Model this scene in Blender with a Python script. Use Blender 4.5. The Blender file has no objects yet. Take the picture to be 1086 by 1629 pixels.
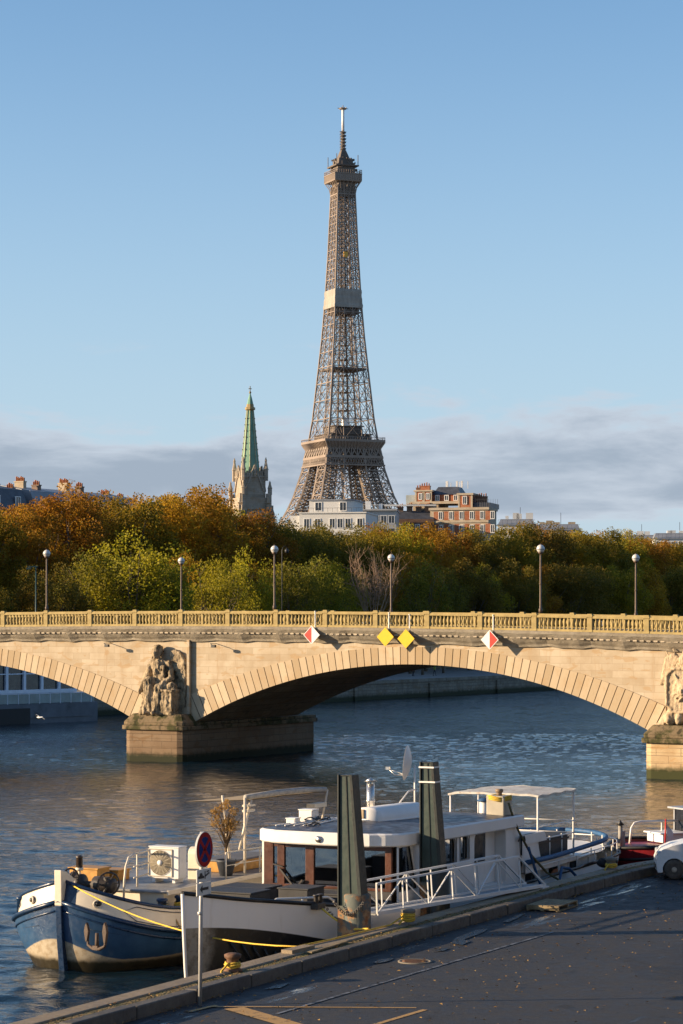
import bpy, bmesh, math, random
import numpy as np
from mathutils import Vector, Matrix, noise as mnoise

# ---------------------------------------------------------------- camera, sky, sun, exposure
scene = bpy.context.scene
COL = scene.collection
CAM_H = 10.0
cam_data = bpy.data.cameras.new('camera')
cam_data.sensor_fit = 'HORIZONTAL'
cam_data.sensor_width = 24.0
cam_data.lens = 85.0
cam_data.clip_start = 0.5
cam_data.clip_end = 20000.0
cam_data.shift_y = (992 - 814.5) / 1086.0       # level camera, rising front
cam = bpy.data.objects.new('camera', cam_data)
COL.objects.link(cam)
cam.location = (0, 0, CAM_H)
cam.rotation_euler = (math.radians(90), 0, 0)
scene.camera = cam

SUN_EL = math.radians(13.0)
SUN_H = Vector((-0.996, -0.087))
SUN_AZ = math.atan2(SUN_H.x, SUN_H.y)
SUN_DIR = Vector((SUN_H.x * math.cos(SUN_EL), SUN_H.y * math.cos(SUN_EL), math.sin(SUN_EL)))
sd = bpy.data.lights.new('sun', 'SUN')
sd.energy = 5.0
sd.angle = math.radians(0.5)
sd.color = (1.0, 0.76, 0.49)
so = bpy.data.objects.new('sun', sd)
COL.objects.link(so)
so.rotation_euler = SUN_DIR.to_track_quat('Z', 'Y').to_euler()

world = bpy.data.worlds.new("World")
scene.world = world
world.use_nodes = True
wn, wl = world.node_tree.nodes, world.node_tree.links
wn.clear()
w_out = wn.new('ShaderNodeOutputWorld')
w_bg = wn.new('ShaderNodeBackground'); w_bg.inputs['Strength'].default_value = 0.092
w_sky = wn.new('ShaderNodeTexSky'); w_sky.sky_type = 'NISHITA'
w_sky.sun_disc = False
w_sky.sun_elevation = SUN_EL
w_sky.sun_rotation = SUN_AZ
w_sky.altitude = 50; w_sky.air_density = 1.0; w_sky.dust_density = 0.6; w_sky.ozone_density = 3.4
w_tc = wn.new('ShaderNodeTexCoord')
w_sep = wn.new('ShaderNodeSeparateXYZ'); wl.new(w_tc.outputs['Generated'], w_sep.inputs[0])


def wmath(op, a, b=None, clamp=False):
    n = wn.new('ShaderNodeMath'); n.operation = op; n.use_clamp = clamp
    for i, v in enumerate((a, b)):
        if v is None: continue
        if isinstance(v, (int, float)): n.inputs[i].default_value = v
        else: wl.new(v, n.inputs[i])
    return n.outputs[0]


def wramp(v, lo, hi):
    n = wn.new('ShaderNodeMapRange'); n.interpolation_type = 'SMOOTHSTEP'
    wl.new(v, n.inputs['Value']); n.inputs['From Min'].default_value = lo; n.inputs['From Max'].default_value = hi
    return n.outputs['Result']


w_map = wn.new('ShaderNodeMapping'); w_map.inputs['Scale'].default_value = (11.0, 11.0, 42.0)
w_map.inputs['Location'].default_value = (2.3, 0.4, 0.62)
wl.new(w_tc.outputs['Generated'], w_map.inputs['Vector'])
w_no = wn.new('ShaderNodeTexNoise'); w_no.inputs['Scale'].default_value = 1.0
w_no.inputs['Detail'].default_value = 8.0; w_no.inputs['Roughness'].default_value = 0.58
w_no.inputs['Distortion'].default_value = 0.25
wl.new(w_map.outputs['Vector'], w_no.inputs['Vector'])
zz = w_sep.outputs['Z']
# a low bank of cloud between about two and five degrees above the horizon
w_band = wmath('MULTIPLY', wramp(zz, 0.034, 0.056), wmath('SUBTRACT', 1.0, wramp(zz, 0.064, 0.108)))
w_cl = wmath('ADD', w_no.outputs['Fac'], wmath('MULTIPLY', w_band, 0.36))
w_mask = wmath('MULTIPLY', wramp(w_cl, 0.63, 0.77), wmath('SUBTRACT', 1.0, wramp(zz, 0.098, 0.14)), True)
w_mask = wmath('MULTIPLY', w_mask, 0.9)
# thicker parts of the bank are greyer, thin edges catch the light
w_thick = wramp(w_cl, 0.68, 0.94)
w_haz = wmath('MULTIPLY', wmath('SUBTRACT', 1.0, wramp(zz, -0.02, 0.28)), 0.78)
w_mx0 = wn.new('ShaderNodeMix'); w_mx0.data_type = 'RGBA'
wl.new(w_haz, w_mx0.inputs[0]); wl.new(w_sky.outputs[0], w_mx0.inputs[6]); w_mx0.inputs[7].default_value = (2.55, 3.25, 4.15, 1)
w_mix = wn.new('ShaderNodeMix'); w_mix.data_type = 'RGBA'
wl.new(w_mask, w_mix.inputs[0]); wl.new(w_mx0.outputs[2], w_mix.inputs[6])
w_cc = wn.new('ShaderNodeMix'); w_cc.data_type = 'RGBA'
wl.new(w_thick, w_cc.inputs[0]); w_cc.inputs[6].default_value = (2.9, 3.2, 3.65, 1); w_cc.inputs[7].default_value = (1.72, 2.06, 2.55, 1)
wl.new(w_cc.outputs[2], w_mix.inputs[7])
wl.new(w_mix.outputs[2], w_bg.inputs['Color'])
wl.new(w_bg.outputs[0], w_out.inputs['Surface'])

scene.view_settings.view_transform = 'Standard'
scene.view_settings.look = 'None'
scene.view_settings.gamma = 1.0
scene.view_settings.use_curve_mapping = False
scene.view_settings.exposure = 1.15
scene.render.engine = 'CYCLES'
scene.cycles.max_bounces = 6
scene.cycles.transparent_max_bounces = 8
scene.cycles.sample_clamp_indirect = 4.0
scene.cycles.use_denoising = True

random.seed(7)
RNG = np.random.default_rng(7)


# ---------------------------------------------------------------- mesh builder
class M:
    def __init__(s, xf=None):
        s.v = []; s.f = []; s.m = []; s.s = []; s.xf = xf

    def add(s, vs, fs, mi=0, sm=False):
        n = len(s.v)
        s.v.extend(tuple(v) for v in vs)
        for f in fs:
            s.f.append(tuple(n + i for i in f)); s.m.append(mi); s.s.append(sm)

    def box(s, lo, hi, mi=0):
        x0, y0, z0 = lo; x1, y1, z1 = hi
        s.add([(x0, y0, z0), (x1, y0, z0), (x1, y1, z0), (x0, y1, z0), (x0, y0, z1), (x1, y0, z1), (x1, y1, z1), (x0, y1, z1)],
              [(0, 3, 2, 1), (4, 5, 6, 7), (0, 1, 5, 4), (1, 2, 6, 5), (2, 3, 7, 6), (3, 0, 4, 7)], mi)

    def cbox(s, c, d, mi=0, rz=0.0):
        hx, hy, hz = d[0] / 2, d[1] / 2, d[2] / 2
        ca, sa = math.cos(rz), math.sin(rz)
        vs = []
        for z in (-hz, hz):
            for x, y in ((-hx, -hy), (hx, -hy), (hx, hy), (-hx, hy)):
                vs.append((c[0] + x * ca - y * sa, c[1] + x * sa + y * ca, c[2] + z))
        s.add(vs, [(0, 3, 2, 1), (4, 5, 6, 7), (0, 1, 5, 4), (1, 2, 6, 5), (2, 3, 7, 6), (3, 0, 4, 7)], mi)

    def bar(s, p, q, w, h=None, mi=0, up=(0, 0, 1)):
        h = h or w
        p = Vector(p); q = Vector(q); d = (q - p)
        if d.length < 1e-6: return
        d.normalize(); up = Vector(up)
        if abs(d.dot(up)) > 0.98: up = Vector((1, 0, 0)) if abs(d.x) < .9 else Vector((0, 1, 0))
        a = d.cross(up).normalized() * (w / 2); b = a.cross(d).normalized() * (h / 2)
        vs = [p - a - b, p + a - b, p + a + b, p - a + b, q - a - b, q + a - b, q + a + b, q - a + b]
        s.add(vs, [(0, 3, 2, 1), (4, 5, 6, 7), (0, 1, 5, 4), (1, 2, 6, 5), (2, 3, 7, 6), (3, 0, 4, 7)], mi)

    def tube(s, pts, r, n=8, mi=0, cap=True, closed=False):
        pts = [Vector(p) for p in pts]
        k = len(pts)
        rs = r if isinstance(r, (list, tuple)) else [r] * k
        rings = []
        up = None
        for i, p in enumerate(pts):
            if closed: d = pts[(i + 1) % k] - pts[i - 1]
            else: d = pts[min(i + 1, k - 1)] - pts[max(i - 1, 0)]
            if d.length < 1e-9: d = Vector((0, 0, 1))
            d.normalize()
            if up is None:
                up = Vector((0, 0, 1)) if abs(d.z) < .9 else Vector((1, 0, 0))
            a = d.cross(up)
            if a.length < 1e-4: a = d.cross(Vector((1, 0, 0)))
            a.normalize(); b = a.cross(d).normalized(); up = b
            rings.append([p + a * (rs[i] * math.cos(t)) + b * (rs[i] * math.sin(t)) for t in [2 * math.pi * j / n for j in range(n)]])
        vs = [v for rg in rings for v in rg]
        fs = []
        for i in range(k if closed else k - 1):
            i2 = (i + 1) % k
            for j in range(n):
                j2 = (j + 1) % n
                fs.append((i * n + j, i * n + j2, i2 * n + j2, i2 * n + j))
        if cap and not closed:
            fs.append(tuple(range(n))[::-1]); fs.append(tuple((k - 1) * n + j for j in range(n)))
        s.add(vs, fs, mi, True)

    def lathe(s, prof, c=(0, 0, 0), n=16, mi=0, axis='z', sm=True):
        vs = []
        for r, z in prof:
            for j in range(n):
                t = 2 * math.pi * (j + .5) / n
                x, y = r * math.cos(t), r * math.sin(t)
                if axis == 'z': vs.append((c[0] + x, c[1] + y, c[2] + z))
                elif axis == 'y': vs.append((c[0] + x, c[1] + z, c[2] + y))
                else: vs.append((c[0] + z, c[1] + x, c[2] + y))
        fs = []
        k = len(prof)
        for i in range(k - 1):
            for j in range(n):
                j2 = (j + 1) % n
                fs.append((i * n + j, i * n + j2, (i + 1) * n + j2, (i + 1) * n + j))
        fs.append(tuple(range(n))[::-1]); fs.append(tuple((k - 1) * n + j for j in range(n)))
        s.add(vs, fs, mi, sm)

    def prism(s, poly, lo, hi, axis='z', mi=0):
        def pt(a, b, t):
            return {'z': (a, b, t), 'y': (a, t, b), 'x': (t, a, b)}[axis]
        n = len(poly)
        vs = [pt(a, b, lo) for a, b in poly] + [pt(a, b, hi) for a, b in poly]
        fs = [tuple(range(n))[::-1], tuple(range(n, 2 * n))]
        for i in range(n):
            j = (i + 1) % n
            fs.append((i, j, n + j, n + i))
        s.add(vs, fs, mi)

    def loft(s, secs, mi=0, sm=True, closed=False, caps=False):
        k, n = len(secs), len(secs[0])
        vs = [p for sec in secs for p in sec]
        fs = []
        for i in range(k - 1):
            for j in range(n if closed else n - 1):
                j2 = (j + 1) % n
                fs.append((i * n + j, i * n + j2, (i + 1) * n + j2, (i + 1) * n + j))
        if caps:
            fs.append(tuple(range(n))[::-1]); fs.append(tuple((k - 1) * n + j for j in range(n)))
        s.add(vs, fs, mi, sm)

    def ell(s, c, r, nu=12, nv=8, mi=0, rot=None):
        vs = []; fs = []
        R = rot or Matrix.Identity(3)
        c = Vector(c)
        for i in range(nv + 1):
            a = math.pi * i / nv
            for j in range(nu):
                t = 2 * math.pi * j / nu
                vs.append(c + R @ Vector((r[0] * math.sin(a) * math.cos(t), r[1] * math.sin(a) * math.sin(t), r[2] * math.cos(a))))
        for i in range(nv):
            for j in range(nu):
                j2 = (j + 1) % nu
                fs.append((i * nu + j, (i + 1) * nu + j, (i + 1) * nu + j2, i * nu + j2))
        s.add(vs, fs, mi, True)

    def mesh(s, name, mats):
        me = bpy.data.meshes.new(name)
        vs = s.v if s.xf is None else [tuple(s.xf @ Vector(v)) for v in s.v]
        me.from_pydata(vs, [], s.f)
        for m in (mats if isinstance(mats, (list, tuple)) else [mats]): me.materials.append(m)
        me.polygons.foreach_set('material_index', s.m)
        me.polygons.foreach_set('use_smooth', s.s)
        me.update()
        return me

    def build(s, name, mats, parent=None, bevel=0.0, merge=False, **kw):
        me = s.mesh(name, mats)
        bm = bmesh.new(); bm.from_mesh(me)
        if merge: bmesh.ops.remove_doubles(bm, verts=bm.verts, dist=1e-4)
        bmesh.ops.recalc_face_normals(bm, faces=bm.faces)
        bm.to_mesh(me); bm.free()
        o = bpy.data.objects.new(name, me)
        COL.objects.link(o)
        if parent is not None: o.parent = parent
        if bevel:
            b = o.modifiers.new('bevel', 'BEVEL'); b.width = bevel; b.segments = 2; b.limit_method = 'ANGLE'; b.angle_limit = math.radians(40)
        for k, v in kw.items(): o[k] = v
        return o


def link(name, me, parent=None, loc=(0, 0, 0), **kw):
    o = bpy.data.objects.new(name, me); COL.objects.link(o)
    o.location = loc
    if parent is not None: o.parent = parent
    for k, v in kw.items(): o[k] = v
    return o


def thing(name, label, cat, loc=(0, 0, 0), rz=0.0, group=None):
    o = bpy.data.objects.new(name, None); COL.objects.link(o)
    o.location = loc; o.rotation_euler = (0, 0, rz)
    o.empty_display_size = 0.3
    o['label'] = label; o['category'] = cat
    if group: o['group'] = group
    return o


def tag(o, label, cat, group=None):
    o['label'] = label; o['category'] = cat
    if group: o['group'] = group
    return o


def copy_thing(root, loc, rz=None, label=None, group=None, scale=None, mats=None):
    r = root.copy(); COL.objects.link(r); r.location = loc
    if rz is not None: r.rotation_euler = (0, 0, rz)
    if label: r['label'] = label
    if group: r['group'] = group
    if scale: r.scale = scale
    for ch in list(root.children):
        c = ch.copy(); COL.objects.link(c); c.parent = r
        for g in ch.children:
            d = g.copy(); COL.objects.link(d); d.parent = c
    return r


def remesh(m, voxel, name='sculpt', smooth=2):
    """fuse every shape of builder m into one continuous skin"""
    me = m.mesh(name, [])
    o = bpy.data.objects.new(name, me); COL.objects.link(o)
    r = o.modifiers.new('r', 'REMESH'); r.mode = 'VOXEL'; r.voxel_size = voxel; r.use_smooth_shade = True
    if smooth:
        s = o.modifiers.new('s', 'SMOOTH'); s.iterations = smooth; s.factor = 0.5
    dg = bpy.context.evaluated_depsgraph_get()
    out = bpy.data.meshes.new_from_object(o.evaluated_get(dg))
    bpy.data.objects.remove(o); bpy.data.meshes.remove(me)
    out.name = name
    return out


# ---------------------------------------------------------------- materials
def C3(c): return (c[0], c[1], c[2], 1.0)


class NT:
    def __init__(s, name):
        s.mat = bpy.data.materials.new(name); s.mat.use_nodes = True
        s.n = s.mat.node_tree.nodes; s.l = s.mat.node_tree.links
        s.b = s.n['Principled BSDF']
        s.tc = s.n.new('ShaderNodeTexCoord').outputs['Object']

    def mapping(s, scale=(1, 1, 1), loc=(0, 0, 0), src=None):
        n = s.n.new('ShaderNodeMapping'); n.inputs['Scale'].default_value = scale; n.inputs['Location'].default_value = loc
        s.l.new(src or s.tc, n.inputs['Vector']); return n.outputs['Vector']

    def noise(s, scale, detail=4, rough=.55, vec=None, dist=0):
        n = s.n.new('ShaderNodeTexNoise'); n.inputs['Scale'].default_value = scale
        n.inputs['Detail'].default_value = detail; n.inputs['Roughness'].default_value = rough; n.inputs['Distortion'].default_value = dist
        s.l.new(vec or s.tc, n.inputs['Vector']); return n.outputs['Fac']

    def sm(s, v, lo, hi, to0=0.0, to1=1.0):
        n = s.n.new('ShaderNodeMapRange'); n.interpolation_type = 'SMOOTHSTEP'
        n.inputs['From Min'].default_value = lo; n.inputs['From Max'].default_value = hi
        n.inputs['To Min'].default_value = to0; n.inputs['To Max'].default_value = to1
        s.l.new(v, n.inputs['Value']); return n.outputs['Result']

    def math(s, op, a, b=None, clamp=False):
        n = s.n.new('ShaderNodeMath'); n.operation = op; n.use_clamp = clamp
        for i, v in enumerate((a, b)):
            if v is None: continue
            if isinstance(v, (int, float)): n.inputs[i].default_value = v
            else: s.l.new(v, n.inputs[i])
        return n.outputs[0]

    def mix(s, fac, a, b, mode='MIX'):
        n = s.n.new('ShaderNodeMix'); n.data_type = 'RGBA'; n.blend_type = mode
        for i, v in ((0, fac), (6, a), (7, b)):
            if isinstance(v, (int, float)): n.inputs[i].default_value = v
            elif isinstance(v, tuple): n.inputs[i].default_value = C3(v)
            else: s.l.new(v, n.inputs[i])
        return n.outputs[2]

    def sep(s, src=None):
        n = s.n.new('ShaderNodeSeparateXYZ'); s.l.new(src or s.tc, n.inputs[0]); return n.outputs

    def comb(s, x, y, z):
        n = s.n.new('ShaderNodeCombineXYZ')
        for i, v in enumerate((x, y, z)):
            if isinstance(v, (int, float)): n.inputs[i].default_value = v
            else: s.l.new(v, n.inputs[i])
        return n.outputs[0]

    def bump(s, h, strength=.3, dist=.02, prev=None):
        n = s.n.new('ShaderNodeBump'); n.inputs['Strength'].default_value = strength; n.inputs['Distance'].default_value = dist
        s.l.new(h, n.inputs['Height'])
        if prev is not None: s.l.new(prev, n.inputs['Normal'])
        return n.outputs[0]

    def set(s, color=None, rough=None, metal=None, normal=None, spec=None, **kw):
        for k, v in (('Base Color', color), ('Roughness', rough), ('Metallic', metal), ('Normal', normal), ('Specular IOR Level', spec)):
            if v is None: continue
            if isinstance(v, (int, float)): s.b.inputs[k].default_value = v
            elif isinstance(v, tuple): s.b.inputs[k].default_value = C3(v)
            else: s.l.new(v, s.b.inputs[k])
        return s.mat


def pm(name, c, var=.18, scale=4.0, rough=.6, bump=.15, bscale=None, metal=0.0, spec=.4, dirt=None, dirt_amt=.5, streak=False):
    """painted / mineral surface: mottled colour, uneven gloss, fine relief, optional dirt or run-off streaks"""
    t = NT(name)
    n1 = t.noise(scale, 5, .6)
    lo = tuple(x * (1 - var) for x in c); hi = tuple(min(1, x * (1 + var)) for x in c)
    col = t.mix(t.sm(n1, .3, .7), lo, hi)
    if dirt:
        vec = t.mapping((1, 1, .12)) if streak else None
        n2 = t.noise(scale * (2.2 if streak else .7), 6, .65, vec)
        col = t.mix(t.sm(n2, .62 - .2 * dirt_amt, .85 - .2 * dirt_amt), col, dirt)
    n3 = t.noise(bscale or scale * 6, 4, .6)
    r = t.sm(n3, .2, .8, max(.02, rough - .12), min(1, rough + .12))
    return t.set(col, r, metal, t.bump(n3, bump, .01) if bump else None, spec)


MAT = {}
# ---------------------------------------------------------------- river, banks, far ground
def water_material():
    t = NT('river_water')
    x, y, z = t.sep()
    v = t.mapping((1.0, 1.7, 1.0))
    n1 = t.noise(1.5, 3, .55, v, .3)
    n2 = t.noise(5.0, 3, .6, v, .2)
    big = t.noise(.045, 3, .55, t.mapping((1, .6, 1)))
    h = t.math('ADD', t.math('MULTIPLY', n1, 1.0), t.math('MULTIPLY', n2, .30))
    st = t.math('MULTIPLY', t.sm(big, .35, .65, .5, 1.0), t.sm(y, 165, 200, .5, 1.05))
    n = t.n.new('ShaderNodeBump'); n.inputs['Distance'].default_value = .15
    t.l.new(st, n.inputs['Strength']); t.l.new(h, n.inputs['Height'])
    t.b.inputs['IOR'].default_value = 1.33
    return t.set((.006, .018, .030), .05, 0, n.outputs[0], .5)


def wave_height(X, Y, rng, n, lmin, lmax, slope):
    Z = np.zeros_like(X)
    for i in range(n):
        L = lmin * (lmax / lmin) ** rng.random()
        th = math.radians(97) + rng.normal() * .62
        k = 2 * math.pi / L
        a = slope / k * math.sqrt(2.0 / n)
        Z += a * np.sin(k * (math.cos(th) * X + math.sin(th) * Y) + rng.random() * 6.283)
    return Z


def make_water():
    ys = [36.0]
    while ys[-1] < 420: ys.append(ys[-1] + max(.14, .0019 * ys[-1]) * (1 if ys[-1] < 220 else 2.5))
    ys = np.array(ys)
    xs = np.concatenate([np.arange(-75, -32, 1.0), np.arange(-32, 30, .17), np.arange(30, 95, 1.0)])
    X, Y = np.meshgrid(xs, ys)
    rng = np.random.default_rng(3)
    Z = wave_height(X, Y, rng, 72, .42, 2.6, .155)
    patch = .62 + .5 * np.clip(wave_height(X, Y, rng, 9, 18, 60, .35) * .12 + .5, 0, 1)
    edge = np.clip((X + 75) / 20, 0, 1) * np.clip((95 - X) / 20, 0, 1) * np.clip((420 - Y) / 80, 0, 1) * np.clip((Y - 36) / 4, 0, 1)
    Z = Z * patch * edge * np.interp(Y, [40, 85, 105, 160, 182, 210, 320], [.95, .76, .52, .45, .70, .78, .52])
    nx, ny = len(xs), len(ys)
    co = np.stack([X, Y, Z], -1).reshape(-1, 3)
    idx = np.arange(nx * ny).reshape(ny, nx)
    f = np.stack([idx[:-1, :-1], idx[:-1, 1:], idx[1:, 1:], idx[1:, :-1]], -1).reshape(-1, 4)
    # the calm outer river joins the wave field edge to edge
    base = len(co)
    x0, x1, y0, y1 = xs[0], xs[-1], ys[0], ys[-1]
    ext = [(x0, y0), (x1, y0), (x1, y1), (x0, y1), (-900, -300), (900, -300), (900, 1500), (-900, 1500)]
    co = np.concatenate([co, np.array([(a, b, 0.0) for a, b in ext])])
    q = np.array([(0, 4, 5, 1), (1, 5, 6, 2), (2, 6, 7, 3), (3, 7, 4, 0)]) + base
    f = np.concatenate([f, q])
    me = bpy.data.meshes.new('river')
    me.from_pydata(co.tolist(), [], f.tolist())
    me.polygons.foreach_set('use_smooth', [True] * len(f))
    me.materials.append(water_material())
    o = link('river', me, kind='structure')
    return o


make_water()

# far bank: line along the river, seen through the arch
VB = Vector((.494, .870, 0)); NB = Vector((-.870, .494, 0)); PB = Vector((1.4, 313, 0))
BANK_RZ = math.atan2(.870, .494)          # local x along the bank, local y away from the water


def bank(t, d, z=0.0):
    p = PB + VB * t + NB * d
    return (p.x, p.y, z)


def ground_material(name, c, c2, sc=.6):
    t = NT(name)
    n1 = t.noise(sc, 6, .6); n2 = t.noise(sc * 12, 3)
    return t.set(t.mix(t.sm(n1, .35, .65), c, c2), .85, 0, t.bump(n2, .4, .03), .3)


g_far = ground_material('far_ground_soil', (.11, .10, .075), (.17, .15, .11), .05)
g_walk = ground_material('promenade_paving', (.20, .19, .18), (.27, .25, .23), .3)


def masonry(name, c1, c2, cm, bw, bh, mortar=.012, moss=None, bump=.4, stain=None, rough=.85):
    t = NT(name)
    x, y, z = t.sep()
    vec = t.comb(t.math('ADD', x, y), z, 0.0)
    br = t.n.new('ShaderNodeTexBrick')
    t.l.new(vec, br.inputs['Vector'])
    br.inputs['Color1'].default_value = C3(c1); br.inputs['Color2'].default_value = C3(c2); br.inputs['Mortar'].default_value = C3(cm)
    br.inputs['Scale'].default_value = 1.0; br.inputs['Mortar Size'].default_value = mortar
    br.inputs['Brick Width'].default_value = bw; br.inputs['Row Height'].default_value = bh
    br.inputs['Bias'].default_value = -.1
    n0 = t.noise(.5, 6, .62); n1 = t.noise(2.4, 6, .65); n2 = t.noise(14, 4, .6)
    col = t.mix(t.sm(n0, .38, .70, 0, .65), br.outputs['Color'], tuple(a * b_ for a, b_ in zip(c2, (.80, .72, .62))))
    col = t.mix(t.sm(n1, .55, .8, 0, .45), col, tuple(min(1, a * 1.18) for a in c1))
    pn = t.noise(.9, 3, .5, t.mapping((1, 1, 2.4), (7.3, 2.2, 4.1)), .6)
    col = t.mix(t.sm(pn, .57, .62, 0, .55), col, tuple(a * b_ for a, b_ in zip(c2, (.92, .74, .52))))
    if stain:
        vs = t.mapping((1.4, 1.4, .16)); n3 = t.noise(1.0, 6, .7, vs)
        col = t.mix(t.sm(n3, .53, .72, 0, .75), col, stain)
    if moss:
        zl, zh, mc = moss
        jit = t.math('ADD', z, t.math('MULTIPLY', t.math('SUBTRACT', n1, .5), (zh - zl) * 1.1))
        col = t.mix(t.sm(jit, zl, zh, 1, 0), col, mc)
    h = t.math('ADD', t.math('MULTIPLY', br.outputs['Fac'], -1.0), t.math('MULTIPLY', n2, .5))
    return t.set(col, rough, 0, t.bump(h, bump, .03), .25)


far_wall_stone = masonry('far_quay_stone', (.22, .20, .165), (.16, .145, .12), (.06, .055, .045), 1.1, .42, .02, (.35, .95, (.025, .03, .015)), .5, (.07, .065, .05))
upper_wall_stone = masonry('street_wall_stone', (.24, .21, .165), (.18, .16, .125), (.08, .07, .055), 1.2, .45, .02, None, .4, (.08, .07, .055))

MB_ = Matrix.Translation(PB) @ Matrix.Rotation(BANK_RZ, 4, 'Z')


def place(o, loc, rz=0.0):
    o.location = loc; o.rotation_euler = (0, 0, rz); return o


m = M(); m.box((-420, 0, -2.0), (900, 36, 2.35))
o = m.build('far_promenade', g_walk, kind='structure'); place(o, PB, BANK_RZ)
m = M(); m.box((-420, -.35, -2), (900, -.004, 2.05)); m.box((-420, -.5, 2.05), (900, .3, 2.5))
for i in range(-14, 30): m.box((i * 21 - .35, -.62, -2), (i * 21 + .35, -.354, 1.9))
o = m.build('far_quay_wall', far_wall_stone); tag(o, 'low grey stone quay wall with coping across the river, seen under the arch', 'quay wall'); place(o, PB, BANK_RZ)
m = M(); m.box((-420, 35, 0), (900, 37, 8.0)); m.box((-420, 34.8, 8.0), (900, 37.2, 9.0))
o = m.build('street_retaining_wall', upper_wall_stone); tag(o, 'tall stone retaining wall below the tree lined street on the far bank', 'retaining wall'); place(o, PB, BANK_RZ)
m = M(); m.add([(-420, 37, 7.9), (1100, 37, 7.9), (1100, 1500, 7.9), (-420, 1500, 7.9)], [(0, 1, 2, 3)])
o = m.build('far_street_ground', g_far, kind='structure'); place(o, PB, BANK_RZ)
m = M(); m.add([(-12000, 1400, -1.2), (12000, 1400, -1.2), (12000, 15000, -1.2), (-12000, 15000, -1.2)], [(0, 1, 2, 3)])
o = m.build('distant_ground', g_far, kind='structure')
# shrubs of the lower bank slope: sloping planted bed in front of the retaining wall
# ---------------------------------------------------------------- stone bridge
BR_RZ = math.atan2(-.494, .870)
BR_O = (-12.85, 176.5, 0)
bridge_stone = masonry('bridge_ashlar', (.465, .39, .29), (.375, .305, .215), (.28, .22, .15), 1.5, .46, .010, None, .2, (.33, .22, .12))
pier_stone = masonry('pier_ashlar_shaded', (.20, .14, .088), (.155, .105, .066), (.085, .06, .04), 1.7, .50, .018, (.35, .80, (.018, .020, .008)), .5, (.17, .125, .085))  # left piers: brown stain, darkened further to put left bank shade into the colour
pier_stone_b = masonry('pier_ashlar_pale', (.46, .35, .21), (.40, .29, .17), (.22, .155, .095), 1.7, .50, .018, (.45, .95, (.035, .038, .012)), .5, (.33, .23, .13))
cap_old = masonry('pier_cap_stone', (.13, .105, .055), (.075, .065, .03), (.05, .042, .025), 1.5, 2.0, .015, None, .6, (.03, .033, .011))


cs = NT('mossy_cap_stone')
_a = cs.noise(.9, 6, .7); _b = cs.noise(7, 5, .7); _c2 = cs.noise(2.2, 6, .65, cs.mapping((1, 1, .3)))
_col = cs.mix(cs.sm(_a, .44, .58), (.17, .125, .075), (.050, .048, .018))
_col = cs.mix(cs.sm(_c2, .52, .66, 0, .8), _col, (.022, .021, .012))
_col = cs.mix(cs.sm(_b, .62, .74, 0, .6), _col, (.24, .19, .12))
cap_stone = cs.set(_col, .9, 0, cs.bump(_b, .7, .05), .2)


def voussoir_material():
    t = NT('voussoir_stone')
    g = t.n.new('ShaderNodeNewGeometry')
    n0 = t.noise(.9, 6, .65); n1 = t.noise(11, 5, .6); n2 = t.noise(2.5, 5, .7, t.mapping((1, 1, .35)))
    c = t.mix(g.outputs['Random Per Island'], (.33, .245, .15), (.49, .395, .275))
    c = t.mix(t.sm(n0, .45, .75, 0, .55), c, (.36, .235, .12))
    c = t.mix(t.sm(n2, .6, .78, 0, .6), c, (.27, .185, .11))
    return t.set(c, .85, 0, t.bump(n1, .25, .02), .25)


vous_mat = voussoir_material()
joint_mat = pm('open_joint_mortar', (.035, .028, .02), rough=.95)
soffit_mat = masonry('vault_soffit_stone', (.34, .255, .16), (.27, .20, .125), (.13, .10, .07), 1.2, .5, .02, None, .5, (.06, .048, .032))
ochre_stone = pm('ochre_balustrade_stone', (.32, .24, .095), .16, 3.0, .8, .25, dirt=(.26, .19, .085), dirt_amt=.35, streak=True)
net_grey = NT('cornice_netting')
_x, _y, _z = net_grey.sep()
_w = net_grey.noise(1.1, 4, .6)
_w2 = net_grey.noise(26, 2, .7, net_grey.mapping((1, 1, 3)))
net_grey = net_grey.set(net_grey.mix(net_grey.sm(_w, .3, .7), (.24, .205, .155), (.31, .27, .21)), .9, 0, net_grey.bump(net_grey.math('ADD', _w2, net_grey.math('MULTIPLY', _w, 3)), .7, .06), .2)

SPAN, PW, ZSP, ZCR = 40.7, 5.2, 2.9, 7.2
HALF = (SPAN - PW) / 2
RISE = ZCR - ZSP
RAD = (HALF * HALF + RISE * RISE) / (2 * RISE)
ANG = math.asin(HALF / RAD)
DEPTH = 14.5
YF = 17.0
PROT = 1.6


def deck(u): return 9.82 - .00033 * u * u


def ext_pt(uc, a):
    th = 1.2 + .75 * (a / ANG) ** 2
    return uc + (RAD + th) * math.sin(a), ZCR - RAD + (RAD + th) * math.cos(a)


def int_pt(uc, a):
    return uc + RAD * math.sin(a), ZCR - RAD + RAD * math.cos(a)


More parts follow.
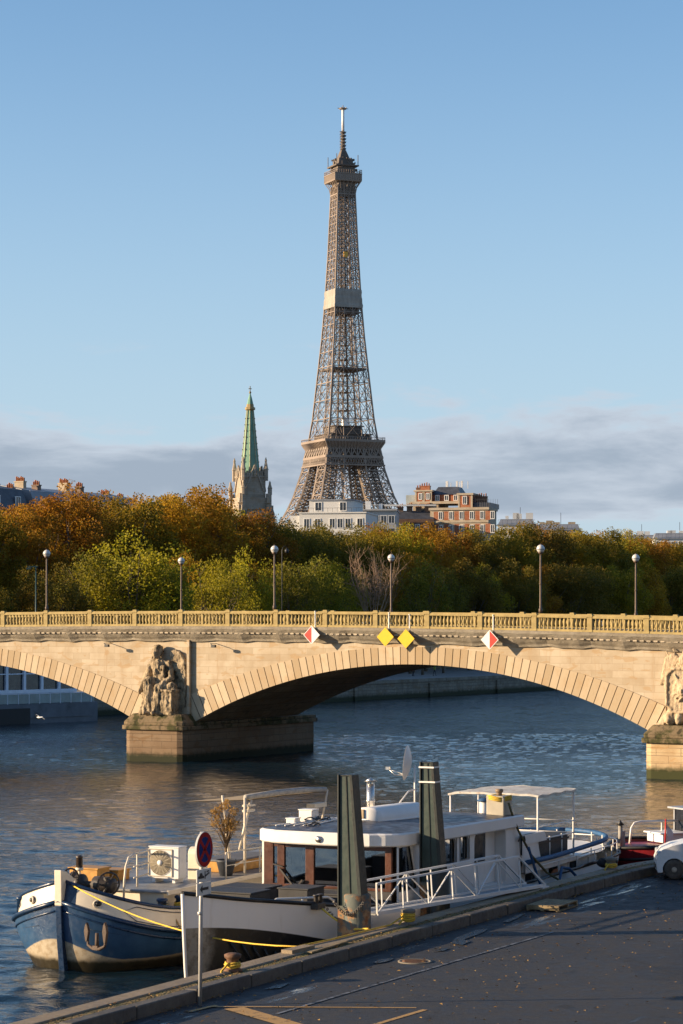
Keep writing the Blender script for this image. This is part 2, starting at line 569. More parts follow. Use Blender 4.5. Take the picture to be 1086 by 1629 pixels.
bridge = thing('stone_bridge', 'pale limestone arch bridge with ochre balustrade crossing the river', 'bridge', BR_O, BR_RZ)
ARCHES = [-SPAN / 2, SPAN / 2, 1.5 * SPAN]
PIERS = [-SPAN, 0.0, SPAN, 2 * SPAN]
NV = 65
for ia, uc in enumerate(ARCHES):
    # spandrel: from extrados up to the cornice
    m = M()
    for yy, flip in ((0.0, False), (DEPTH, True)):
        us = []
        A2 = ANG * 1.0
        na = 60
        pts = [ext_pt(uc, -A2 + 2 * A2 * i / na) for i in range(na + 1)]
        pts = [(uc - SPAN / 2, 2.0)] + [(pts[0][0], 2.0)] * 1 + pts + [(pts[-1][0], 2.0), (uc + SPAN / 2, 2.0)]
        pts = [(min(max(u, uc - SPAN / 2), uc + SPAN / 2), z) for u, z in pts]
        vs = []
        for u, z in pts:
            vs.append((u, yy, z)); vs.append((u, yy, deck(u) - .95))
        m.add(vs, [(2 * i, 2 * i + 2, 2 * i + 3, 2 * i + 1) for i in range(len(pts) - 1)])
    m.build('spandrel_wall', bridge_stone, bridge)
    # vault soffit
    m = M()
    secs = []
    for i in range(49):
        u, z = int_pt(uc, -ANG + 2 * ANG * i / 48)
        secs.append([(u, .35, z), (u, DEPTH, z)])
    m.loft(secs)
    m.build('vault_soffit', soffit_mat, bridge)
    # arch ring with open joints
    m = M(); back = M()
    for i in range(NV):
        a0 = -ANG + 2 * ANG * i / NV; a1 = -ANG + 2 * ANG * (i + 1) / NV
        g = .028 / RAD
        b0, b1 = a0 + g, a1 - g
        jit = random.uniform(-.008, .008)
        sec = [int_pt(uc, b0), int_pt(uc, (b0 + b1) / 2), int_pt(uc, b1), ext_pt(uc, b1), ext_pt(uc, (b0 + b1) / 2), ext_pt(uc, b0)]
        m.prism(sec, -.07 + jit, .36, 'y')
        p = [int_pt(uc, a0), int_pt(uc, a1), ext_pt(uc, a1), ext_pt(uc, a0)]
        back.add([(u, -.012, z) for u, z in p], [(0, 1, 2, 3)])
    for s in (-1, 1):
        p0, p1 = int_pt(uc, s * ANG), ext_pt(uc, s * ANG)
        m.prism([(p0[0] + s * .03, 2.0), (p1[0] + s * .05, 2.0), (p1[0] + s * .05, p1[1]), (p0[0] + s * .03, p0[1] + .02)], -.055, .30, 'y')
    r = m.build('arch_ring', [vous_mat], bridge)
    back.build('ring_joints', joint_mat, r)

for ip, up in enumerate(PIERS):
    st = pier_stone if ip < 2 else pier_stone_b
    m = M()
    w = PW / 2
    c = .55
    foot = [(-w, YF), (-w, -PROT + c), (-w + c * .3, -PROT + c * .3), (-w + c, -PROT), (w - c, -PROT), (w - c * .3, -PROT + c * .3), (w, -PROT + c), (w, YF)]
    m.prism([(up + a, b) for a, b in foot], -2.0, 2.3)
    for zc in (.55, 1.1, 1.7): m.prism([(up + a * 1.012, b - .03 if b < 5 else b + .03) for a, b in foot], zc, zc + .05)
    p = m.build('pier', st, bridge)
    m = M()
    s1 = 1.09; s2 = 1.05
    m.prism([(up + a * s1, b - .26 if b < 5 else b + .26) for a, b in foot], 2.304, 2.62)
    m.prism([(up + a * s2, b - .16 if b < 5 else b + .16) for a, b in foot], 2.624, 2.86)
    lo = [(up + a * s2, b - .16) for a, b in foot if b < 5] + [(up + w * s2, 1.2), (up - w * s2, 1.2)]
    hi = [(up + a * .86, b * .86 + .1) for a, b in foot if b < 5] + [(up + w * .86, 1.2), (up - w * .86, 1.2)]
    n = len(lo)
    m.add([(a, b, 2.864) for a, b in lo] + [(a, b, 3.45) for a, b in hi], [tuple(range(n, 2 * n))] + [(i, (i + 1) % n, n + (i + 1) % n, n + i) for i in range(n)])
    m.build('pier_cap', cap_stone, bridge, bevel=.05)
    # the flat pilaster strip that rises beside the sculpture
    m = M(); m.box((up + 2.05, -.30, 3.45), (up + 2.28, -.004, deck(up) - 1.0))
    m.build('pilaster', bridge_stone, bridge, bevel=.02)

U0, U1 = -SPAN - 2.6, 2 * SPAN + 2.6
# cornice: profile extruded along the curved deck line
prof = [(-.02, -1.10), (-.18, -1.08), (-.24, -.92), (-.42, -.76), (-.58, -.56), (-.74, -.36), (-.86, -.20), (-.86, -.06), (-.74, 0.0), (0.3, 0.0)]
m = M()
nseg = 160
secs = []
for i in range(nseg + 1):
    u = U0 + (U1 - U0) * i / nseg
    sag = .05 * math.sin(u * 1.7) + .03 * math.sin(u * 4.1 + 1)
    secs.append([(u, y + (sag * .6 if -.95 < z < -.3 else 0), deck(u) + z + (sag if -1.2 < z < -.5 else 0)) for y, z in prof])
m.loft(secs, sm=False)
m.build('cornice', net_grey, bridge)
m = M()
u = U0
dent = random.Random(5)
while u < U1:
    m.box((u, -.695, deck(u) - .53), (u + .27, -.5, deck(u) - .43)); u += .46 + dent.uniform(-.03, .03)
m.build('dentil_course', pm('dentil_stone', (.36, .30, .22), .25, 2.0, .85, .2), bridge)
# deck slab with road
m = M(); secs = []
for i in range(81):
    u = U0 + (U1 - U0) * i / 80
    secs.append([(u, -.2, deck(u) - .004), (u, .2, deck(u) + .1), (u, 2.5, deck(u) + .1), (u, 2.54, deck(u) - .02), (u, 12.3, deck(u) - .02), (u, 12.34, deck(u) + .1), (u, 14.9, deck(u) + .1), (u, 14.9, deck(u) - .9), (u, DEPTH, deck(u) - 1.0)])
m.loft(secs, sm=False)
m.build('deck', pm('bridge_road_asphalt', (.06, .06, .06), rough=.85), bridge)
# balustrade: pedestals and bays of turned balusters
PED = [-10.29 + 4.02 * i for i in range(-8, 24)]
pm_ = M()
pm_.box((-.22, -.20, 0), (.22, .20, .16)); pm_.box((-.18, -.16, .16), (.18, .16, .98)); pm_.box((-.23, -.21, .98), (.23, .21, 1.12)); pm_.box((-.17, -.15, 1.12), (.17, .15, 1.2))
ped_me = None
bm_ = M()
for i in range(12):
    x = -1.62 + 3.24 * i / 11
    bm_.lathe([(.095, .15), (.095, .2), (.055, .24), (.05, .3), (.105, .45), (.11, .54), (.06, .72), (.05, .82), (.085, .85), (.085, .9)], (x, 0, 0), 8)
bm_.box((-1.81, -.17, .0), (1.81, .17, .15)); bm_.box((-1.81, -.18, .9), (1.81, .18, 1.06)); bm_.box((-1.81, -.13, 1.06), (1.81, .13, 1.10))
first = None
for side, yb in (('near', -.55), ('far', 14.55)):
    for i, u in enumerate(PED):
        if ped_me is None:
            o = pm_.build('pedestal', ochre_stone, bridge, bevel=.015); ped_me = o
        else:
            o = ped_me.copy(); COL.objects.link(o); o.parent = bridge
        o.location = (u, yb, deck(u))
        if i + 1 < len(PED):
            um = u + 2.01
            if first is None:
                b = bm_.build('baluster_bay', ochre_stone, bridge); first = b
            else:
                b = first.copy(); COL.objects.link(b); b.parent = bridge
            b.location = (um, yb, deck(um) - .002)
            b.rotation_euler = (0, math.atan(2 * .00033 * um), 0)

BRM = Matrix.Translation(BR_O) @ Matrix.Rotation(BR_RZ, 4, 'Z')


def brp(u, y, z): return BRM @ Vector((u, y, z))


# lamp posts
lamp_metal = pm('lamp_bronze_paint', (.10, .065, .045), .2, 3, .5, .1)
globe_mat = pm('lamp_opal_glass', (.55, .53, .50), .05, 3, .25, 0)
globe_band = pm('lamp_grey_band', (.25, .25, .25), .1, 3, .4, 0)
lt = thing('street_lamp', 'tall globe street lamp at the left end of the near balustrade', 'street lamp', brp(-10.29, -.55, deck(-10.29) + 1.2), BR_RZ, 'globe lamps along the bridge')
m = M(); m.lathe([(.13, 0), (.13, .25), (.09, .3), (.075, .5), (.06, 3.7), (.05, 3.9)], n=10); m.lathe([(.10, 1.9), (.10, 1.96)], n=10)
m.build('pole', lamp_metal, lt)
m = M(); m.lathe([(.05, 3.9), (.17, 3.98), (.19, 4.05), (.12, 4.07)], n=14); m.build('collar', lamp_metal, lt)
m = M(); m.ell((0, 0, 4.27), (.27, .27, .27), 16, 10); g = m.build('globe', globe_mat, lt)
m = M(); m.lathe([(.262, 4.19), (.283, 4.20), (.283, 4.27), (.262, 4.28)], n=18); m.build('band', globe_band, g)
m = M(); m.lathe([(.05, 4.52), (.045, 4.58), (.0, 4.62)], n=8); m.build('finial', lamp_metal, g)
NEARL = [(9.63, 'tall globe street lamp above the bridge statue and spire side, near balustrade'), (30.33, 'tall globe street lamp on the near balustrade right of the red and white signs')]
NEARL = [(9.63, 'globe street lamp on the near balustrade under the left foot of the iron tower'), (30.33, 'globe street lamp on the near balustrade right of the rightmost diamond sign')]
for u, lab in NEARL: copy_thing(lt, brp(u, -.55, deck(u) + 1.2), BR_RZ, lab)
for u, lab in ((-8.2, 'globe street lamp on the far balustrade above the winged statue'), (10.85, 'globe street lamp on the far balustrade above the two yellow diamonds'), (30.85, 'globe street lamp on the far balustrade nearest the right edge')):
    copy_thing(lt, brp(u, 14.55, deck(u) + 1.2 - .25), BR_RZ, lab)

# navigation diamonds hung on stakes from the balustrade
sign_red = pm('sign_red_paint', (.50, .035, .022), .06, 3, .4, .03)
sign_white = pm('sign_white_paint', (.68, .66, .63), .05, 3, .4, .03)
sign_yellow = pm('sign_yellow_paint', (.62, .40, .006), .05, 3, .4, .03)
stake_white = pm('stake_white_paint', (.70, .68, .64), .1, 5, .5, .05)


def diamond(u, z, kind, label, name='diamond_sign'):
    t = thing(name, label, 'navigation sign', brp(u, -1.02, z), BR_RZ, 'diamond navigation signs on the bridge')
    d = .66
    m = M()
    m.prism([(0, -d), (d, 0), (0, d), (-d, 0)], -.02, .02, 'y', 0)
    if kind == 'Y': m.build('panel', sign_yellow, t)
    else:
        m2 = M()
        e = d - .06
        lr = -1 if kind == 'L' else 1
        m2.add([(0, -.026, -e), (0, -.026, e), (lr * e, -.026, 0)], [(0, 1, 2)])
        p = m.build('panel', sign_white, t); m2.build('red_half', sign_red, p)
    m = M()
    m.tube([(.12, .30, -.35), (.12, .30, 1.62)], .045, 8); m.tube([(.12, .30, 1.62), (.12, .30, 1.68)], .075, 8)
    m.bar((.12, .30, .2), (.12, .02, .2), .05); m.bar((.12, .30, -.2), (.12, .02, -.2), .05)
    m.bar((.12, .28, .95), (.12, .62, .95), .05)
    m.build('stake', stake_white, t)
    return t


diamond(12.95, 9.21, 'L', 'diamond sign with red left half and white right half on the bridge')
diamond(18.82, 9.09, 'Y', 'yellow diamond sign, the left one of the adjacent pair over the arch')
diamond(20.43, 8.97, 'Y', 'yellow diamond sign, the right one of the adjacent pair over the arch')
diamond(26.8, 8.92, 'R', 'diamond sign with white left half and red right half on the bridge')

# small black surveillance lamps on arms below the cornice of the central pier
lamp_black = pm('floodlight_dark_paint', (.03, .03, .03), rough=.5)
for u, lab in ((-4.9, 'small spotlight on a thin arm over the left arch haunch'), (4.4, 'small spotlight on a thin arm beside the pilaster of the statue')):
    t = thing('spotlight', lab, 'spotlight', brp(u, -.3, deck(u) - 1.25), BR_RZ, 'spotlights under the bridge cornice')
    m = M(); m.bar((0, .3, 0), (0, -.5, .0), .04); m.bar((0, -.5, 0), (.28, -.62, -.12), .04); m.build('arm', lamp_black, t)
    m = M(); m.cbox((.38, -.65, -.18), (.34, .22, .2)); m.build('lamp_head', lamp_black, t, bevel=.02)
# ---------------------------------------------------------------- sculptures on the piers
def statue_material(name, pale, dark, lo=.42, hi=.62):
    t = NT(name)
    n0 = t.noise(1.6, 6, .65); n1 = t.noise(9, 5, .65); n2 = t.noise(2.2, 5, .7, t.mapping((2, 2, .35)))
    c = t.mix(t.sm(n0, lo, hi), pale, dark)
    c = t.mix(t.sm(n2, .5, .7, 0, .8), c, tuple(x * .55 for x in dark))
    gp = t.n.new('ShaderNodeNewGeometry')                       # carved hollows darkened in the colour, as shade in the folds
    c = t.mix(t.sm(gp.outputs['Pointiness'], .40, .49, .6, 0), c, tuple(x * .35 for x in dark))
    return t.set(c, .85, 0, t.bump(n1, .7, .06), .25)


def cap(m, p, q, r0, r1=None, n=10):
    r1 = r0 if r1 is None else r1
    m.tube([p, q], [r0, r1], n); m.ell(p, (r0,) * 3, n, 6); m.ell(q, (r1,) * 3, n, 6)


def displace(me, amp, sc, zs=1.0):
    n = len(me.vertices)
    for v in me.vertices:
        c = v.co
        d = mnoise.fractal(Vector((c.x * sc, c.y * sc, c.z * sc * zs)), .8, 2.0, 4)
        v.co = c + v.normal * (amp * d)


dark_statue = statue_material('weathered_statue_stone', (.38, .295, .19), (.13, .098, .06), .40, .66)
m = M()
R2 = random.Random(11)
m.box((-1.55, -.75, -.1), (1.5, .55, 1.35)); m.box((-1.2, -.5, 1.3), (1.2, .5, 2.05))
cap(m, (0, -.45, 2.1), (-.02, -.5, 2.5), .62, .55); cap(m, (-.02, -.5, 2.5), (-.1, -.55, 3.35), .5, .62)
cap(m, (-.72, -.5, 3.55), (.62, -.45, 3.6), .34, .32)
cap(m, (-.12, -.58, 3.7), (-.2, -.66, 4.15), .2, .18)
m.ell((-.24, -.74, 4.42), (.31, .36, .42), 14, 10)            # head
m.ell((-.22, -1.08, 4.38), (.06, .09, .14), 8, 6)             # nose
m.ell((-.23, -1.0, 4.22), (.13, .10, .05), 8, 6); m.ell((-.23, -.96, 4.10), (.14, .13, .10), 8, 6)
for sx in (-1, 1): m.ell((-.235 + sx * .12, -1.03, 4.54), (.10, .06, .035), 8, 6)
m.ell((-.28, -.55, 4.55), (.42, .42, .44), 14, 10); m.ell((-.26, -.72, 4.86), (.30, .30, .14), 12, 8)
for k in range(9):                                             # hair and veil falling on the left
    a = k / 8
    cap(m, (-.45 - .1 * R2.random(), -.5 + .1 * R2.random(), 4.5), (-.8 - .35 * R2.random(), -.45 - .3 * R2.random(), 3.2 - .9 * a), .17, .13)
    cap(m, (-.8 - .3 * R2.random(), -.5 - .2 * R2.random(), 3.3 - .9 * a), (-1.15 - .3 * R2.random(), -.6 - .2 * R2.random(), 2.1 - 1.0 * a), .15, .13)
cap(m, (-.8, -.55, 3.5), (-1.15, -.75, 2.6), .27, .24); cap(m, (-1.15, -.75, 2.6), (-1.45, -1.0, 1.75), .22, .17); m.ell((-1.5, -1.05, 1.62), (.16, .2, .2), 8, 6)
cap(m, (.66, -.5, 3.5), (.98, -.7, 2.65), .29, .25); cap(m, (.98, -.7, 2.65), (.45, -1.25, 2.15), .22, .16); m.ell((.38, -1.3, 2.1), (.17, .17, .13), 8, 6)
cap(m, (-.42, -.4, 2.05), (-.55, -1.3, 2.3), .5, .43); cap(m, (-.55, -1.3, 2.3), (-.6, -1.3, .35), .4, .3)
cap(m, (.36, -.4, 1.95), (.30, -1.25, 1.85), .46, .38); cap(m, (.3, -1.25, 1.85), (.12, -1.4, .2), .36, .28)
m.ell((-.62, -1.55, .1), (.2, .38, .14), 8, 6); m.ell((.1, -1.6, .08), (.2, .36, .13), 8, 6)
for k in range(17):                                            # folds of the skirt
    x = -1.25 + 1.75 * k / 16
    y = -1.18 - .25 * math.sin(k * 1.9) - .15 * R2.random()
    cap(m, (-.5 + .45 * (x + .3), -1.2, 2.0 - .5 * R2.random()), (x, y, .05), .11, .15)
for k in range(8):
    cap(m, (-.45 + .14 * k, -.98, 3.45), (-.15 + .09 * k, -.95, 2.45), .07, .10)   # bodice folds
m.box((.55, -1.45, -.05), (1.5, -.35, 1.75)); m.box((.5, -1.5, 1.6), (1.55, -.3, 1.78))    # tablet beside her
m.ell((1.2, -.9, 2.0), (.35, .35, .3), 10, 8); m.ell((.75, -1.0, 1.95), (.22, .3, .28), 10, 8)
for k in range(15):                                            # wing
    a = k / 14
    x1 = .85 + 1.0 * math.sin(a * 1.5); z1 = 3.25 + 1.25 * math.cos(a * 1.45)
    cap(m, (.7 + .4 * a, -.15, 3.4 - .2 * a), (x1, -.2, z1), .2, .2)
    cap(m, (x1, -.2, z1), (1.25 + .5 * a - .1 * (k % 2), -.1, 2.6 - 2.0 * a), .2, .12)
me = remesh(m, .045, 'statue', 1)
displace(me, .10, 3.4, .5)
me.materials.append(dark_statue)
for p in me.polygons: p.use_smooth = True
o = link('winged_statue', me)
tag(o, 'weathered stone statue of a seated winged woman on the central bridge pier', 'statue')
o.location = brp(-.05, .05, 3.452); o.rotation_euler = (0, 0, BR_RZ)

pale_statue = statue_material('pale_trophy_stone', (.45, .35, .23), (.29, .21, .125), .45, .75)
m = M()
def octo(w, h, c): return [(-w + c, -h), (w - c, -h), (w, -h + c), (w, h - c), (w - c, h), (-w + c, h), (-w, h - c), (-w, -h + c)]
zc = 2.25
m.prism([(a, zc + b) for a, b in octo(1.3, 1.5, .5)], -.95, -.1, 'y')
for k in range(8):
    a = octo(1.2, 1.4, .46); p, q = a[k], a[(k + 1) % 8]
    cap(m, (p[0], -.98, zc + p[1]), (q[0], -.98, zc + q[1]), .09)
m.ell((0, -1.0, zc), (.40, .42, .52), 14, 10); m.ell((0, -1.42, zc - .02), (.08, .12, .14), 8, 6)
for sx in (-1, 1):
    m.ell((sx * .15, -1.36, zc + .13), (.11, .06, .05), 8, 6); m.ell((sx * .17, -1.32, zc - .12), (.14, .08, .13), 8, 6)
    for k in range(10):
        a = math.radians(-70 + 22 * k)
        cap(m, (sx * .34 * math.cos(a), -1.0, zc + .42 * math.sin(a)), (sx * .68 * math.cos(a + .15), -1.05, zc + .78 * math.sin(a + .15)), .13, .05)
    cap(m, (sx * .25, -1.0, zc + .5), (sx * .62, -1.05, zc + 1.0), .12, .05)
m.ell((0, -1.36, zc - .24), (.16, .08, .05), 8, 6)
m.ell((0, -.75, 4.15), (.45, .5, .5), 12, 8); m.box((-.55, -.9, 3.65), (.55, -.1, 4.0)); m.ell((0, -.7, 4.6), (.15, .5, .3), 10, 8)
for sx in (-1, 1):                                             # flags, spears and drapery
    for k in range(6):
        a = k / 5
        cap(m, (sx * (.5 + .9 * a), -.45, 4.0 + .55 * (1 - abs(a - .5))), (sx * (1.35 + .35 * a), -.5, 3.2 - .5 * a), .13, .17)
        cap(m, (sx * (1.35 + .28 * a), -.45 - .12 * (k % 2), 3.3 - .4 * a), (sx * (1.2 + .30 * a), -.42, 1.1 + .28 * k), .12, .07)
    cap(m, (sx * .3, -.5, 2.8), (sx * 1.45, -.4, 4.75), .06); cap(m, (sx * .3, -.5, 2.8), (sx * .95, -.4, 4.9), .05)
    m.ell((sx * 1.0, -.75, .42), (.42, .5, .46), 12, 8); m.ell((sx * 1.0, -1.15, .36), (.22, .22, .2), 10, 8)
    cap(m, (sx * 1.1, -.4, .7), (sx * 1.75, -.5, .1), .36, .22); m.ell((sx * .38, -.8, .40), (.33, .4, .42), 12, 8)
    for k in range(5): cap(m, (sx * (1.35 + .1 * k), -.45, .6 - .1 * k), (sx * (1.5 + .12 * k), -.75, .02), .12, .08)
m.box((-1.3, -.6, -.05), (1.3, .3, .9))
me = remesh(m, .052, 'trophy', 1)
displace(me, .045, 4.0, .7)
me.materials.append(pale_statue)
for p in me.polygons: p.use_smooth = True
o = link('trophy_sculpture', me)
tag(o, 'pale stone trophy with shield, lion face and draped flags on the right pier', 'sculpture')
o.location = brp(SPAN - .05, .02, 3.452); o.rotation_euler = (0, 0, BR_RZ)

# ---------------------------------------------------------------- the iron tower
TW = (0.9, 1476.0, 5.2)
tower = thing('iron_tower', 'very tall brown iron lattice tower rising behind the trees', 'tower', TW, math.radians(22.4))
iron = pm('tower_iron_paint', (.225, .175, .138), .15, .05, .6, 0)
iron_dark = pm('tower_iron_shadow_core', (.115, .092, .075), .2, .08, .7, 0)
wrap = NT('tower_wrap_sheeting')
_n = wrap.noise(.35, 4, .6, wrap.mapping((1, 1, .25)))
wrap = wrap.set(wrap.mix(wrap.sm(_n, .3, .7), (.24, .215, .185), (.33, .30, .26)), .8, 0, wrap.bump(_n, .6, .8), .2)
HW = [(0, 62.4), (20, 51), (40, 42.5), (57.6, 34.0), (78.5, 24.4), (97.5, 19.4), (115.7, 16.2), (125, 14.7), (155, 12.0), (180, 9.8), (203, 8.3), (232, 6.9), (272, 5.4)]
IN = [(0, 37.5), (20, 30), (40, 24), (57.6, 17.5), (78.5, 10.8), (97.5, 7.2), (115.7, 6.0), (125, 5.8), (155, 4.6), (180, 3.2), (203, 2.4), (232, 1.9), (272, 1.4)]


def itp(T, z):
    for (a, b), (c, d) in zip(T, T[1:]):
        if z <= c: return b + (d - b) * (z - a) / (c - a)
    return T[-1][1]


def w_(z): return itp(HW, z)
def i_(z): return itp(IN, z)


# legs below the second floor
zs = [0, 14, 28, 42, 57.6, 66, 74, 82, 90, 97.5, 104, 110, 115.7]
for sx in (-1, 1):
    for sy in (-1, 1):
        m = M(); dk_ = M()
        def corner(z, a, b): return (sx * (w_(z) if a else i_(z)), sy * (w_(z) if b else i_(z)), z)
        for z0, z1 in zip(zs, zs[1:]):
            for a in (0, 1):
                for b in (0, 1): m.bar(corner(z0, a, b), corner(z1, a, b), .95)
            for (p, q) in (((0, 0), (1, 0)), ((0, 1), (1, 1)), ((0, 0), (0, 1)), ((1, 0), (1, 1))):
                m.bar(corner(z0, *p), corner(z1, *q), .42); m.bar(corner(z0, *q), corner(z1, *p), .42)
                m.bar(corner(z1, *p), corner(z1, *q), .5)
                zm = (z0 + z1) / 2
                m.bar(corner(zm, *p), corner(zm, *q), .26)
                mid0 = [(u + v) / 2 for u, v in zip(corner(z0, *p), corner(z0, *q))]; mid1 = [(u + v) / 2 for u, v in zip(corner(z1, *p), corner(z1, *q))]
                m.bar(mid0, mid1, .28)
                for zz_, zt in ((z0, zm), (zm, z1)):
                    m.bar(corner(zz_, *p), [(u + v) / 2 for u, v in zip(corner(zt, *p), corner(zt, *q))], .2)
                    m.bar(corner(zz_, *q), [(u + v) / 2 for u, v in zip(corner(zt, *p), corner(zt, *q))], .2)
            # lift track inside the leg
            c0 = [sum(corner(z0, a, b)[k] for a in (0, 1) for b in (0, 1)) / 4 for k in range(3)]
            c1 = [sum(corner(z1, a, b)[k] for a in (0, 1) for b in (0, 1)) / 4 for k in range(3)]
            m.bar(c0, c1, 1.2, 1.2)
            nd = 4
            for k in range(nd):                              # stairs and lift track: a dense dark core
                f0, f1 = k / nd, (k + 1) / nd
                q0 = [a_ + (b_ - a_) * f0 for a_, b_ in zip(c0, c1)]; q1 = [a_ + (b_ - a_) * f1 for a_, b_ in zip(c0, c1)]
                r_ = 2.5
                for (ax, ay, bx2, by2) in ((-1, -1, 1, -1), (1, -1, 1, 1), (1, 1, -1, 1), (-1, 1, -1, -1)):
                    dk_.bar((q0[0] + ax * r_, q0[1] + ay * r_, q0[2]), (q1[0] + bx2 * r_, q1[1] + by2 * r_, q1[2]), .34)
                    dk_.bar((q0[0] + ax * r_, q0[1] + ay * r_, q0[2]), (q0[0] + bx2 * r_, q0[1] + by2 * r_, q0[2]), .30)
                    dk_.bar((q0[0] + ax * r_, q0[1] + ay * r_, q0[2]), (q1[0] + ax * r_, q1[1] + ay * r_, q1[2]), .4)
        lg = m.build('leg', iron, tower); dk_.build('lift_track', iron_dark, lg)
# first floor (mostly hidden behind roofs and trees)
m = M()
for a in range(4):
    R = Matrix.Rotation(a * math.pi / 2, 3, 'Z')
    m.add([R @ Vector(v) for v in [(-35.5, -35.5, 52), (35.5, -35.5, 52), (35.5, -35.5, 60), (-35.5, -35.5, 60), (-35.5, -30, 60), (35.5, -30, 60), (35.5, -30, 52), (-35.5, -30, 52)]], [(0, 1, 2, 3), (3, 2, 5, 4), (7, 6, 1, 0)])
m.build('first_platform', iron, tower)
# belt under the second floor
m = M()
for a in range(4):
    R = Matrix.Rotation(a * math.pi / 2, 3, 'Z')
    def P3(x, y, z): return R @ Vector((x, y, z))
    for z0, z1, n, t in ((100.6, 105.2, 22, .35), (106.0, 112.6, 9, .62)):
        m.bar(P3(-w_(z0) - .5, -w_(z0) - .5, z0), P3(w_(z0) + .5, -w_(z0) - .5, z0), .8); m.bar(P3(-w_(z1) - .5, -w_(z1) - .5, z1), P3(w_(z1) + .5, -w_(z1) - .5, z1), .8)
        for k in range(n):
            a0 = -1 + 2 * k / n; a1 = -1 + 2 * (k + 1) / n
            p0 = P3(a0 * w_(z0), -w_(z0) - .5, z0); p1 = P3(a1 * w_(z0), -w_(z0) - .5, z0); q0 = P3(a0 * w_(z1), -w_(z1) - .5, z1); q1 = P3(a1 * w_(z1), -w_(z1) - .5, z1)
            m.bar(p0, q1, t); m.bar(p1, q0, t)
            if n < 12: m.bar(p0, q0, t)
        if n < 12: 
            m.bar(P3(w_(z0), -w_(z0) - .5, z0), P3(w_(z1), -w_(z1) - .5, z1), t)
m.build('belt_truss', iron, tower)
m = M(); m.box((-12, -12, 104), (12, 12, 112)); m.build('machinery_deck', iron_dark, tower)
# second floor
m = M()
lo_, hi_ = 17.0, 19.3
v = [(-lo_, -lo_, 110.6), (lo_, -lo_, 110.6), (lo_, lo_, 110.6), (-lo_, lo_, 110.6), (-hi_, -hi_, 114.6), (hi_, -hi_, 114.6), (hi_, hi_, 114.6), (-hi_, hi_, 114.6)]
m.add(v, [(0, 1, 5, 4), (1, 2, 6, 5), (2, 3, 7, 6), (3, 0, 4, 7), (3, 2, 1, 0)])
m.box((-hi_ - .4, -hi_ - .4, 114.6), (hi_ + .4, hi_ + .4, 116.0))
for a in range(4):
    R = Matrix.Rotation(a * math.pi / 2, 3, 'Z')
    for k in range(19):
        x = -lo_ + 2 * lo_ * k / 18
        m.bar(R @ Vector((x, -lo_ - .35, 110.4)), R @ Vector((x * hi_ / lo_, -hi_ - .3, 114.6)), .45, .7)
    m.bar(R @ Vector((-hi_ - .3, -hi_ - .3, 117.4)), R @ Vector((hi_ + .3, -hi_ - .3, 117.4)), .22)
    for k in range(25):
        x = -hi_ + 2 * hi_ * k / 24
        m.bar(R @ Vector((x, -hi_ - .3, 116)), R @ Vector((x, -hi_ - .3, 117.4)), .18)
m.build('second_platform', iron, tower)
m = M()
m.box((-13, -13, 116.0), (13, 13, 119.4)); m.box((-14, -14, 119.4), (14, 14, 119.9)); m.box((-9, -9, 120), (9, 9, 124.5)); m.box((-10, -10, 124.5), (10, 10, 125))
for k in range(7): m.box((-12 + 3.6 * k, -13.2, 116.8), (-10 + 3.6 * k, -13.0, 118.8))
m.build('pavilion', iron_dark, tower)
m = M(); m.box((-5, -12.5, 124.6), (-1.5, -10, 129)); m.build('works_cabin', pm('works_cabin_white', (.72, .72, .70), rough=.6), tower)
# upper pylon
zs = [116]
while zs[-1] < 270: zs.append(zs[-1] + max(4.6, w_(zs[-1]) * .80))
zs[-1] = 271.5
m = M(); core = M()
for z0, z1 in zip(zs, zs[1:]):
    a0, a1, b0, b1 = w_(z0), w_(z1), i_(z0), i_(z1)
    zm = (z0 + z1) / 2; am, bm2 = w_(zm), i_(zm)
    for k in range(4):
        R = Matrix.Rotation(k * math.pi / 2, 3, 'Z')
        def P3(x, y, z): return R @ Vector((x, y, z))
        m.bar(P3(-a0, -a0, z0), P3(-a1, -a1, z1), .85)
        for s in (-1, 1):
            m.bar(P3(s * b0, -a0, z0), P3(s * b1, -a1, z1), .46)
            m.bar(P3(s * a0, -a0, z0), P3(s * b1, -a1, z1), .33); m.bar(P3(s * b0, -a0, z0), P3(s * a1, -a1, z1), .33)
            m.bar(P3(s * (a0 + b0) / 2, -a0, z0), P3(s * (a1 + b1) / 2, -a1, z1), .17)
            m.bar(P3(s * b0, -b0, z0), P3(s * b1, -b1, z1), .42)
            m.bar(P3(s * b0, -b0, z0), P3(s * b0, -a0, z0), .26)
            m.bar(P3(s * b0, -a0, z0), P3(s * b1, -b1, z1), .22)
        m.bar(P3(-a0, -a0, z0), P3(a0, -a0, z0), .46)
        m.bar(P3(-am, -am, zm), P3(am, -am, zm), .17)
        m.bar(P3(-b0, -a0, z0), P3(b1, -a1, z1), .22); m.bar(P3(b0, -a0, z0), P3(-b1, -a1, z1), .22)
        core.bar(P3(-b0, -b0, z0), P3(b1, -b1, z1), .24); core.bar(P3(b0, -b0, z0), P3(-b1, -b1, z1), .24)
        core.bar(P3(-b0, -b0, z0), P3(b0, -b0, z0), .3)
        core.bar(P3(-b0, -b0, zm), P3(b0, -b0, zm), .26)
    core.bar((-.6 * b0, 0, z0), (-.6 * b1, 0, z1), .8); core.bar((.6 * b0, .3, z0), (.6 * b1, .3, z1), .8)
    core.cbox((0, 0, zm), (b0 * 1.2, b0 * 1.2, .3), 0)
m.build('pylon_lattice', iron, tower)
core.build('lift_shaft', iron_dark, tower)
m = M(); m.cbox((-1.0, -6.9, 229), (2.6, .8, 3.4)); m.build('lift_cabin', pm('lift_cabin_yellow', (.62, .33, .04), rough=.5), tower)
